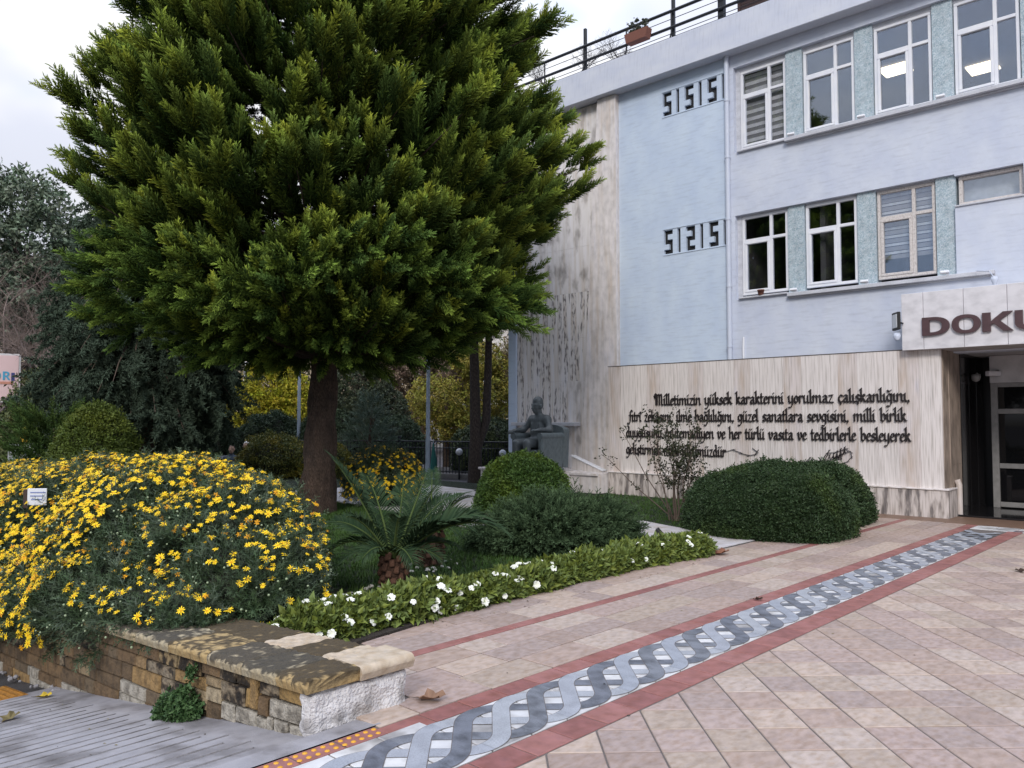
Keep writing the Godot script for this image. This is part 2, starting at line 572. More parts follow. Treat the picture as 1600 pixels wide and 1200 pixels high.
func make_ground() -> void:
	# one sheet to the horizon: asphalt and earth below the garden, sunk along the lane in front of the stone wall
	K.asphalt = textured(lin(0.10, 0.092, 0.095), 0.9, T.fine, Vector3(3, 3, 3), T.blotch, Vector3(0.35, 0.35, 0.35), T.grain, 0.6)
	var xs := [-420.0, -120.0, -60.0, -40.0, -30.0, -21.9, -21.3, -18.0, -14.0, -12.0, -9.5, -7.45, -5.5, -3.56, -3.5, 10.0, 60.0, 420.0]
	var zs := [-420.0, -120.0, -60.0, -30.0, -16.0, -8.0, -2.46, -2.44, 0.0, 3.0, 6.0, 12.0, 60.0, 420.0]
	var b := nb()
	var hgt := func(x: float, z: float) -> float:
		if z > -2.45 and x < -3.55:
			return ramp_y(x) - 0.05
		return -0.92 if x < -21.5 and z > -25.0 else -0.06
	for a in xs.size() - 1:
		for q in zs.size() - 1:
			var p := []
			for k in [[0, 0], [0, 1], [1, 1], [1, 0]]:
				var x: float = xs[a + k[0]]
				var z: float = zs[q + k[1]]
				p.append(Vector3(x, hgt.call(x, z), z))
			b.poly([p[0], p[1], p[2]], Vector3.UP)
			b.poly([p[0], p[2], p[3]], Vector3.UP)
	tag(part("ground", b, K.asphalt), "", "", "", "structure")
	# the grooved concrete ramp running down to the lane
	K.ramp = textured(lin(0.34, 0.33, 0.35), 0.85, T.cloudy, Vector3(0.9, 0.9, 0.9), T.lightstain, Vector3(0.25, 0.25, 0.4), T.grain, 0.25)
	var r := nb()
	var step := 0.142
	var count := 27
	var prof := [Vector2(-3.455, 0.002), Vector2(-3.62, -0.012)]
	for k in count:
		var x := -3.62 - k * step - (0.01 * sin(k * 7.3))
		var x2 := x - 0.031 - 0.004 * sin(k * 3.1)
		prof.append(Vector2(x, ramp_y(x)))
		prof.append(Vector2(x - 0.003, ramp_y(x) - 0.026))
		prof.append(Vector2(x2 + 0.003, ramp_y(x2) - 0.026))
		prof.append(Vector2(x2, ramp_y(x2)))
	prof.append(Vector2(-7.5, ramp_y(-7.5)))
	# grooves stop a little short of the wall, each at its own place
	for k in prof.size() - 1:
		var a: Vector2 = prof[k]
		var c: Vector2 = prof[k + 1]
		var z0 := -2.36 if k > 0 else -2.66
		var in_groove := k >= 2 and (k - 2) % 4 < 3 and k < prof.size() - 2
		if in_groove:
			var g := (k - 2) / 4
			z0 = -2.14 + 0.05 * sin(g * 2.7)
			if (k - 2) % 4 == 1:
				r.poly([Vector3(a.x + 0.003, ramp_y(a.x), -2.36), Vector3(c.x - 0.003, ramp_y(c.x), -2.36), Vector3(c.x - 0.003, ramp_y(c.x), z0), Vector3(a.x + 0.003, ramp_y(a.x), z0)], Vector3.UP)
				r.poly([Vector3(a.x, a.y, z0), Vector3(c.x, c.y, z0), Vector3(c.x, c.y + 0.026, z0), Vector3(a.x, a.y + 0.026, z0)], Vector3(0, 0, 1))
		r.poly([Vector3(a.x, a.y, z0), Vector3(c.x, c.y, z0), Vector3(c.x, c.y, 2.6), Vector3(a.x, a.y, 2.6)], Vector3.UP)
	# dirt lying in the grooves
	var dirt := nb()
	for g in count:
		var k := 2 + g * 4
		var a: Vector2 = prof[k + 1]
		var c: Vector2 = prof[k + 2]
		dirt.poly([Vector3(a.x, a.y + 0.004, -2.13), Vector3(c.x, c.y + 0.004, -2.13), Vector3(c.x, c.y + 0.004, 2.59), Vector3(a.x, a.y + 0.004, 2.59)], Vector3.UP)
	tag(part("dirt", dirt, plain(lin(0.03, 0.028, 0.03), 0.95)), "", "", "", "stuff")
	tag(part("ramp", r, K.ramp), "", "", "", "structure")
	# loose mortar and grit along the foot of the wall at the bottom of the ramp
	var kb := nb()
	for k in 16:
		var x := -7.3 - rnd(0, 1.9)
		var s := rnd(0.012, 0.04)
		kb.box(Vector3(x, ramp_y(x) - 0.02 + s * 0.3, -2.33 + rnd(-0.03, 0.10)), Vector3(s * rnd(1, 2), s, s), s * 0.3, Basis.from_euler(Vector3(rnd(-0.4, 0.4), rnd(0, 3), rnd(-0.4, 0.4))))
	tag(part("gravel", kb, K.ramp), "", "", "", "stuff")

	# street beyond the garden fence
	K.street = textured(lin(0.075, 0.075, 0.08), 0.9, T.fine, Vector3(2, 2, 2), T.blotch, Vector3(0.3, 0.3, 0.3))
	var s2 := nb()
	s2.sheet(PackedVector2Array([Vector2(-60, 10), Vector2(-22.0, 2.0), Vector2(-22.0, -15.8), Vector2(-60, -15.8)]), -0.90)
	tag(part("street", s2, K.street), "", "", "", "structure")

	# lawn: soil sheet and blades
	K.turf = textured(lin(0.028, 0.05, 0.018), 0.95, T.fine, Vector3(3, 3, 3), T.blotch, Vector3(0.5, 0.5, 0.5), T.relief, 4.0)
	var lawn := setting("lawn")
	var l := nb()
	l.sheet(PackedVector2Array([Vector2(-5.0, -2.75), Vector2(-5.0, -8.75), Vector2(-5.3, -14.4), Vector2(-22, -14.4), Vector2(-21, -2.75)]), -0.012)
	part("turf", l, K.turf, lawn)
	var tuft := nb()
	for k in 9:
		var a := rnd(0, TAU)
		var o := Vector3(rnd(-0.03, 0.03), 0, rnd(-0.03, 0.03))
		var d := Vector3(cos(a), 0, sin(a))
		var w := d.cross(Vector3.UP) * rnd(0.003, 0.005)
		var hh := rnd(0.03, 0.06)
		var tip := o + d * rnd(0.01, 0.035) + Vector3(0, hh, 0)
		var g0 := lin(0.030, 0.062, 0.016)
		var g1 := lin(rnd(0.055, 0.09), rnd(0.11, 0.16), 0.03)
		tuft.tri(o + w, o - w, tip, g0, g0, g1)
	var where := []
	var tints := []
	var fn := FastNoiseLite.new()
	fn.seed = 4
	fn.frequency = 0.7
	for k in 42000:
		var x := rnd(-15.5, -5.05)
		var z := rnd(-9.6, -2.8)
		if k % 9 == 0:
			x = rnd(-10.5, -5.5)
			z = rnd(-14.3, -9.6)
		if on_path(Vector2(x, z)):
			continue
		var m := fn.get_noise_2d(x, z) * 0.5 + 0.5
		if rnd(0, 1) > 0.45 + m * 0.8:
			continue
		where.append(Transform3D(Basis(Vector3.UP, rnd(0, TAU)).scaled(Vector3.ONE * rnd(0.7, 1.25)), Vector3(x, -0.012, z)))
		tints.append(Color(1, 1, 1).lerp(Color(1.3, 1.05, 0.7), m * rnd(0, 0.5)))
	strewn("grass", tuft, K.leaf, where, lawn, tints)

	# pale paved path through the lawn
	K.path = textured(lin(0.56, 0.55, 0.56), 0.7, T.cloudy, Vector3(0.7, 0.7, 0.7), T.warm, Vector3(0.3, 0.3, 0.3))
	var path := setting("path")
	var pb := nb()
	pb.slab(path_outline(), -0.05, 0.006)
	part("path_bed", pb, plain(lin(0.2, 0.19, 0.18), 0.9), path)
	var cell := 0.6
	for a in range(-27, -7):
		for q in range(-23, -12):
			var sq := PackedVector2Array([Vector2(a * cell + 0.006, q * cell + 0.006), Vector2((a + 1) * cell - 0.006, q * cell + 0.006), Vector2((a + 1) * cell - 0.006, (q + 1) * cell - 0.006), Vector2(a * cell + 0.006, (q + 1) * cell - 0.006)])
			for pc in Geometry2D.intersect_polygons(sq, path_outline()):
				if pc.size() < 3: continue
				var t := nb()
				t.slab(pc, 0.0, 0.014 + rnd(0, 0.003))
				part("path_slab", t, K.path, path)

func path_outline() -> PackedVector2Array:
	return PackedVector2Array([Vector2(-16.0, -9.35), Vector2(-12.4, -9.05), Vector2(-8.25, -8.2), Vector2(-7.0, -9.45), Vector2(-5.0, -9.05), Vector2(-5.0, -10.15), Vector2(-6.3, -10.35), Vector2(-9.3, -11.5), Vector2(-12, -12.6), Vector2(-16.0, -13.2)])

func on_path(p: Vector2) -> bool:
	return Geometry2D.is_point_in_polygon(p, path_outline())

# ---------------------------------------------------------------- the paved forecourt
var stone_tones := []

func stone_mats() -> void:
	for k in 9:
		var c: Color = [lin(0.45, 0.365, 0.325), lin(0.47, 0.38, 0.345), lin(0.40, 0.325, 0.30), lin(0.52, 0.44, 0.39), lin(0.46, 0.38, 0.36), lin(0.47, 0.40, 0.35), lin(0.50, 0.435, 0.40), lin(0.43, 0.36, 0.345), lin(0.455, 0.37, 0.35)][k]
		stone_tones.append(textured(Color(c.r * 0.95, c.g * 0.92, c.b * 0.87) * [1.0, 0.96, 0.99, 1.03, 1.0, 0.97, 1.05, 0.95, 1.0][k], 0.62, T.cloudy, Vector3(1.6 + 0.1 * k, 1, 0.9 + 0.07 * k), T.warm, Vector3(2.3, 2.3, 1.2 + 0.05 * k), T.relief, 0.08))

func paver(outline: PackedVector2Array, parent: Node, called := "paving_stone", mats: Array = [], top := 0.0) -> void:
	# one thin stone with softly broken edges
	var inset := Geometry2D.offset_polygon(outline, -0.005)
	if inset.is_empty() or inset[0].size() < 3:
		return
	var o: PackedVector2Array = inset[0]
	var core := Geometry2D.offset_polygon(o, -0.004)
	if core.is_empty() or core[0].size() != o.size():
		var bb := nb()
		bb.slab(o, -0.02, top)
		part(called, bb, mats[rng.randi() % mats.size()], parent)
		return
	var c: PackedVector2Array = core[0]
	# offset_polygon may start elsewhere: line the rings up
	var best := 0
	for k in c.size():
		if c[k].distance_to(o[0]) < c[best].distance_to(o[0]):
			best = k
	var b := nb()
	var tilt := Vector2(rnd(-0.004, 0.004), rnd(-0.004, 0.004))
	var mid := Vector2.ZERO
	for p in o: mid += p
	mid /= o.size()
	var lift := top + rnd(-0.0012, 0.0012)
	var ring := []
	var ring2 := []
	for k in o.size():
		var p := c[(k + best) % c.size()]
		ring.append(Vector3(p.x, lift + tilt.dot(p - mid), p.y))
		ring2.append(Vector3(o[k].x, lift - 0.003, o[k].y))
	b.poly(ring, Vector3.UP)
	for k in ring.size():
		var q := (k + 1) % ring.size()
		b.poly([ring2[k], ring2[q], ring[q], ring[k]], Vector3.UP)
		var d: Vector3 = ring2[q] - ring2[k]
		b.poly([ring2[k], ring2[q], ring2[q] - Vector3(0, 0.02, 0), ring2[k] - Vector3(0, 0.02, 0)], (ring2[k] - Vector3(mid.x, lift, mid.y)) * Vector3(1, 0, 1))
	part(called, b, mats[rng.randi() % mats.size()], parent)

func rect2(x0: float, x1: float, z0: float, z1: float) -> PackedVector2Array:
	return PackedVector2Array([Vector2(x0, z0), Vector2(x1, z0), Vector2(x1, z1), Vector2(x0, z1)])

func make_plaza() -> void:
	stone_mats()
	var plaza := setting("plaza_pavement")
	K.grout = textured(lin(0.15, 0.13, 0.12), 0.95, T.fine, Vector3(3, 3, 3))
	var bed := nb()
	bed.slab(PackedVector2Array([Vector2(-3.455, 3.2), Vector2(-3.455, -2.62), Vector2(-5.0, -2.78), Vector2(-5.0, -14.5), Vector2(9, -14.5), Vector2(9, 3.2)]), -0.055, -0.006)
	part("mortar_bed", bed, K.grout, plaza)
	# diagonal stones right of the inlaid band
	var clip := PackedVector2Array([Vector2(-2.575, 1.2), Vector2(-2.575, -13.30), Vector2(2.6, -13.30), Vector2(2.6, 1.2)])
	var view := PackedVector2Array([Vector2(-2.575, -1.2), Vector2(-2.575, -13.30), Vector2(-1.6, -13.30), Vector2(-0.35, -4.4), Vector2(-0.55, -1.2)])
	var d := 0.280
	var u := Vector2(0.7071, 0.7071)
	var w := Vector2(0.7071, -0.7071)
	var rest := nb()
	for a in range(-52, 20):
		var stagger := 0.0 if a % 5 else 0.14
		for q in range(-12, 54):
			var o := u * (a * d + stagger * 0) + w * (q * d)
			var sq := PackedVector2Array([o, o + u * d, o + u * d + w * d, o + w * d])
			var mid := o + (u + w) * d * 0.5
			if mid.x < -2.9 or mid.x > 3.0 or mid.y > 1.6 or mid.y < -13.8:
				continue
			for pc in Geometry2D.intersect_polygons(sq, clip):
				if pc.size() < 3: continue
				if Geometry2D.is_point_in_polygon(mid, view) or mid.x < -2.45 and mid.y < -1.2:
					paver(pc, plaza, "paving_stone", stone_tones)
				else:
					rest.slab(pc, -0.02, 0.0)
	tag(part("outlying_paving", rest, stone_tones[1], plaza), "", "", "", "stuff")
	# square-laid stones left of the band, around a narrow red line
	var cols := [[-3.72, -3.42], [-3.995, -3.72], [-4.265, -3.995], [-4.68, -4.375], [-4.985, -4.68]]
	for ci in cols.size():
		var cl: Array = cols[ci]
		var z := -2.66 - 0.28 * ((ci * 2) % 3) * 0.5
		if ci == 0: z = -2.62
		while z > -14.40:
			var len_: float = [0.56, 0.56, 0.28, 0.42, 0.56][rng.randi() % 5]
			var z1: float = max(z - len_, -14.42)
			if not (ci < 3 and z > -2.55) and not (ci == 4 and z > -3.2):
				var out := rect2(cl[0], cl[1], z1, z)
				for pc in Geometry2D.clip_polygons(out, PackedVector2Array([Vector2(-6, -2.0), Vector2(-3.66, -2.0), Vector2(-3.66, -3.02), Vector2(-6, -3.02)])):
					if pc.size() >= 3: paver(pc, plaza, "paving_stone", stone_tones)
			z = z1
	K.red = []
	for k in 4:
		K.red.append(textured([lin(0.30, 0.125, 0.11), lin(0.325, 0.14, 0.125), lin(0.275, 0.115, 0.105), lin(0.34, 0.155, 0.14)][k], 0.65, T.cloudy, Vector3(1.2, 1, 1.2 + 0.2 * k), T.warm, Vector3(0.8, 0.8, 0.8), T.relief, 0.1))
	var strips := node_part("red_line", plaza)
	for s in [[-3.42, -3.262, -2.60, 0.28], [-2.775, -2.578, 1.0, 0.28], [-4.372, -4.268, -2.9, 0.56]]:
		var z: float = s[2]
		while z > (-13.35 if s[0] > -3.0 else -14.0):
			paver(rect2(s[0], s[1], z - s[3], z), strips, "red_tile", K.red)
			z -= s[3]
	# the tactile strip beside the ramp: red tiles with yellow studs
	K.stud = textured(lin(0.72, 0.36, 0.02), 0.5, T.fine, Vector3(6, 6, 6))
	var tact := node_part("tactile_strip", plaza)
	var stud := nb()
	stud.lathe(Vector3.ZERO, [[0.0135, 0.0], [0.0125, 0.003], [0.009, 0.0052], [0.0, 0.006]], 12)
	var studm := stud.mesh()
	var z := -2.61
	var tn := 0
	while z < 0.6:
		paver(rect2(-3.452, -3.327, z, z + 0.255), tact, "red_tile", K.red)
		for k in 5:
			for e in 2:
				if k + tn * 5 < 60:
					var o := part("yellow_stud", studm, K.stud, tact)
					o.position = Vector3(-3.416 + e * 0.055, 0.0, z + 0.03 + k * 0.051 + e * 0.012)
		z += 0.255
		tn += 1
	make_band(plaza)

func make_band(plaza: Node) -> void:
	# white marble band with two dark and two light strands plaited through it
	K.white_stone = []
	K.dark_strand = []
	K.light_strand = []
	for k in 3:
		K.white_stone.append(textured([lin(0.66, 0.655, 0.66), lin(0.62, 0.62, 0.63), lin(0.68, 0.675, 0.67)][k], 0.45, T.cloudy, Vector3(1.5, 1, 0.9 + 0.2 * k), T.lightstain, Vector3(0.35, 0.35, 0.35)))
		K.dark_strand.append(textured([lin(0.20, 0.215, 0.255), lin(0.225, 0.24, 0.275), lin(0.18, 0.195, 0.235)][k], 0.5, T.blotch, Vector3(0.9, 1, 1.1 + 0.2 * k), T.fine, Vector3(3, 3, 3)))
		K.light_strand.append(textured([lin(0.40, 0.42, 0.47), lin(0.43, 0.45, 0.49), lin(0.37, 0.395, 0.45)][k], 0.5, T.cloudy, Vector3(1.1, 1, 0.9 + 0.2 * k), T.fine, Vector3(3, 3, 3)))
	var band := node_part("inlaid_band", plaza)
	var p := 0.285
	for k in 44:
		var z0 := 0.32 - k * p
		if z0 - p < -13.45: break
		paver(rect2(-3.262 if z0 < -2.55 else -3.327, -2.775, z0 - p, z0), band, "white_slab", K.white_stone, 0.0)
	strand_run(band, 0.3, -13.2, false)
	# the band turns along the front of the entrance
	var z1 := -13.36
	for k in 17:
		paver(rect2(-3.262 + k * p, -3.262 + (k + 1) * p, z1 - 0.49, z1), band, "white_slab", K.white_stone, 0.0)
	strand_run(band, -2.7, 1.2, true)
	var last := nb()
	last.slab(rect2(-5.0, 2.0, -14.86, -13.86), -0.02, 0.004)
	part("entrance_mat", last, textured(lin(0.20, 0.125, 0.085), 0.5, T.streak, Vector3(0.3, 1, 4)), plaza)

func strand_run(band: Node, start: float, stop: float, across: bool) -> void:
	var per := 1.14
	var half := 0.047
	var grout := nb()
	var runs := int(abs(stop - start) / (per / 2)) + 2
	for s in 4:
		for k in runs:
			# limb k of strand s runs from an upper turn to a lower one and back
			var t0 := -s * per / 4.0 - k * per / 2.0
			if abs(t0) > abs(stop - start) - per * 0.5 or t0 > 0.01: continue
			var down := k % 2 == 0
			# a straight run at 45 degrees between two round turns
			var pts := []
			var amp := 0.187
			var hp := per * 0.5
			var rad := (hp - 2.0 * amp) / 0.8284
			var st := 2.0 * amp - 0.5858 * rad
			for j in 25:
				var lat: float
				var along: float
				if j <= 10:
					var a := PI * 0.25 * j / 10.0
					lat = -amp + rad * (1.0 - cos(a))
					along = rad * sin(a)
				elif j < 14:
					lat = -amp + 0.2929 * rad + st * (j - 10) / 4.0
					along = 0.7071 * rad + st * (j - 10) / 4.0
				else:
					var a := PI * 0.25 * (24 - j) / 10.0
					lat = amp - rad * (1.0 - cos(a))
					along = hp - rad * sin(a)
				pts.append(Vector2(-3.0185 + (lat if down else -lat), t0 - along))
			for lay in 2:
				var hw := half + (0.0035 if lay == 0 else 0.0)
				var lft := PackedVector2Array()
				var rgt := PackedVector2Array()
				for j in pts.size():
					var tan_: Vector2 = (pts[min(j + 1, 24)] - pts[max(j - 1, 0)]).normalized()
					if j == 0 or j == 24: tan_ = Vector2(0, -1)
					var nr := Vector2(-tan_.y, tan_.x)
					lft.append(pts[j] + nr * hw)
					rgt.append(pts[j] - nr * hw)
				var b := grout if lay == 0 else nb()
				var y := (0.0010 if down else 0.0022) + (0.0006 if lay else 0.0) + s * 0.00006
				for j in 24:
					var quad := []
					for v in [lft[j], rgt[j], rgt[j + 1], lft[j + 1]]:
						quad.append(Vector3(v.x, y + 0.0012, start + v.y) if not across else Vector3(start - v.y, y + 0.0012, -13.36 - (v.x + 3.262)))
					b.poly(quad, Vector3.UP)
				if lay == 1:
					part("strand_piece", b, (K.dark_strand if s % 2 == 0 else K.light_strand)[rng.randi() % 3], band)
	tag(part("strand_joint", grout, K.grout, band), "", "", "", "stuff")

# ---------------------------------------------------------------- the office building
func wall_with_holes(b: Builder, x0: float, x1: float, y0: float, y1: float, zf: float, zb: float, holes: Array) -> void:
	# holes: [x0, x1, y0, y1]; front face at zf (facing +z), back at zb, with reveals
	var xs := [x0, x1]
	var ys := [y0, y1]
	for h in holes:
		for v in [h[0], h[1]]:
			if v > x0 and v < x1 and not xs.has(v): xs.append(v)
		for v in [h[2], h[3]]:
			if v > y0 and v < y1 and not ys.has(v): ys.append(v)
	xs.sort()
	ys.sort()
	var open := func(a: int, q: int) -> bool:
		if a < 0 or q < 0 or a >= xs.size() - 1 or q >= ys.size() - 1: return false
		var mx: float = (xs[a] + xs[a + 1]) / 2
		var my: float = (ys[q] + ys[q + 1]) / 2
		for h in holes:
			if mx > h[0] and mx < h[1] and my > h[2] and my < h[3]: return true
		return false
	for a in xs.size() - 1:
		for q in ys.size() - 1:
			var l: float = xs[a]
			var r: float = xs[a + 1]
			var d: float = ys[q]
			var u: float = ys[q + 1]
			if open.call(a, q):
				if not open.call(a - 1, q): b.poly([Vector3(l, d, zf), Vector3(l, d, zb), Vector3(l, u, zb), Vector3(l, u, zf)], Vector3.RIGHT)
				if not open.call(a + 1, q): b.poly([Vector3(r, d, zf), Vector3(r, d, zb), Vector3(r, u, zb), Vector3(r, u, zf)], Vector3.LEFT)
				if not open.call(a, q - 1): b.poly([Vector3(l, d, zf), Vector3(r, d, zf), Vector3(r, d, zb), Vector3(l, d, zb)], Vector3.UP)
				if not open.call(a, q + 1): b.poly([Vector3(l, u, zf), Vector3(r, u, zf), Vector3(r, u, zb), Vector3(l, u, zb)], Vector3.DOWN)
			else:
				b.poly([Vector3(l, d, zf), Vector3(r, d, zf), Vector3(r, u, zf), Vector3(l, u, zf)], Vector3(0, 0, 1))
				b.poly([Vector3(l, d, zb), Vector3(r, d, zb), Vector3(r, u, zb), Vector3(l, u, zb)], Vector3(0, 0, -1))
	b.poly([Vector3(x0, y0, zf), Vector3(x0, y1, zf), Vector3(x0, y1, zb), Vector3(x0, y0, zb)], Vector3.LEFT)
	b.poly([Vector3(x1, y0, zf), Vector3(x1, y1, zf), Vector3(x1, y1, zb), Vector3(x1, y0, zb)], Vector3.RIGHT)
	b.poly([Vector3(x0, y1, zf), Vector3(x1, y1, zf), Vector3(x1, y1, zb), Vector3(x0, y1, zb)], Vector3.UP)
	b.poly([Vector3(x0, y0, zf), Vector3(x1, y0, zf), Vector3(x1, y0, zb), Vector3(x0, y0, zb)], Vector3.DOWN)

func meander(x: float, y: float, glyphs: String) -> Array:
	# openings in the wall: S shapes, their mirror image and upright bars
	var out := []
	var cx := x
	var t := 0.10
	var h := 0.53
	for g in glyphs:
		if g == "I":
			out.append([cx, cx + 0.08, y, y + h])
			cx += 0.08 + 0.135
		else:
			var wd := 0.225
			var m := (h - t) / 2
			out.append([cx, cx + wd, y, y + t])
			out.append([cx, cx + wd, y + m, y + m + t])
			out.append([cx, cx + wd, y + h - t, y + h])
			var left := g == "S"
			out.append([cx if left else cx + wd - t, cx + t if left else cx + wd, y + m + t, y + h - t])
			out.append([cx + wd - t if left else cx, cx + wd if left else cx + t, y + t, y + m])
			cx += wd + 0.115
	return out

func window_unit(parent: Node, x0: float, x1: float, y0: float, y1: float, z: float, m: Material, sash_left: bool, blind: int, open_glass: Material) -> void:
	var w := node_part("window", parent)
	var f := nb()
	var t := 0.055
	f.span(Vector3(x0, y0, z - 0.04), Vector3(x1, y0 + t, z + 0.035), 0.006)
	f.span(Vector3(x0, y1 - t, z - 0.04), Vector3(x1, y1, z + 0.035), 0.006)
	f.span(Vector3(x0, y0 + t, z - 0.04), Vector3(x0 + t, y1 - t, z + 0.035), 0.006)
	f.span(Vector3(x1 - t, y0 + t, z - 0.04), Vector3(x1, y1 - t, z + 0.035), 0.006)
	part("frame", f, m, w)
	var xm := lerpf(x0, x1, 0.635)
	var ym := lerpf(y0, y1, 0.69)
	var c := nb()
	c.span(Vector3(xm - 0.03, y0 + t, z - 0.035), Vector3(xm + 0.03, y1 - t, z + 0.033), 0.006)
	part("mullion", c, m, w)
	var c2 := nb()
	c2.span(Vector3(x0 + t, ym - 0.03, z - 0.034), Vector3(xm - 0.03, ym + 0.03, z + 0.032), 0.006)
	c2.span(Vector3(xm + 0.03, ym - 0.03, z - 0.034), Vector3(x1 - t, ym + 0.03, z + 0.032), 0.006)
	part("transom", c2, m, w)
	var s := nb()
	var a := x0 + t
	var e := xm - 0.03
	var bt := y0 + t
	var tp := ym - 0.03
	s.span(Vector3(a, bt, z - 0.02), Vector3(e, bt + 0.05, z + 0.048), 0.008)
	s.span(Vector3(a, tp - 0.05, z - 0.02), Vector3(e, tp, z + 0.048), 0.008)
	s.span(Vector3(a, bt + 0.05, z - 0.02), Vector3(a + 0.05, tp - 0.05, z + 0.048), 0.008)
	s.span(Vector3(e - 0.05, bt + 0.05, z - 0.02), Vector3(e, tp - 0.05, z + 0.048), 0.008)
	part("sash", s, m, w)
	for r in [[a + 0.05, e - 0.05, bt + 0.05, tp - 0.05], [xm + 0.03, x1 - t, bt, tp], [a, e, ym + 0.03, y1 - t], [xm + 0.03, x1 - t, ym + 0.03, y1 - t]]:
		var g := nb()
		g.span(Vector3(r[0], r[2], z - 0.008), Vector3(r[1], r[3], z + 0.004))
		part("pane", g, open_glass, w)
	if blind > 0:
		# roller blind of alternate sheer and solid bands
		var bl := nb()
		var sheer := nb()
		var yb := y0 + (0.06 if blind == 1 else 0.38)
		var yy := y1 - 0.05
		var k := 0
		while yy > yb:
			var hgt := 0.075
			(sheer if k % 2 else bl).box(Vector3((x0 + x1) / 2, yy - hgt / 2, z - 0.10 - (0.006 if k % 2 else 0.0)), Vector3(x1 - x0 - 0.08, hgt - (0.03 if k % 2 == 0 and blind == 2 else 0.002), 0.003))
			yy -= hgt
			k += 1
		part("blind", bl, K.blind if blind == 1 else K.blind_grey, w)
		part("blind_sheer", sheer, K.blind_thin, w)

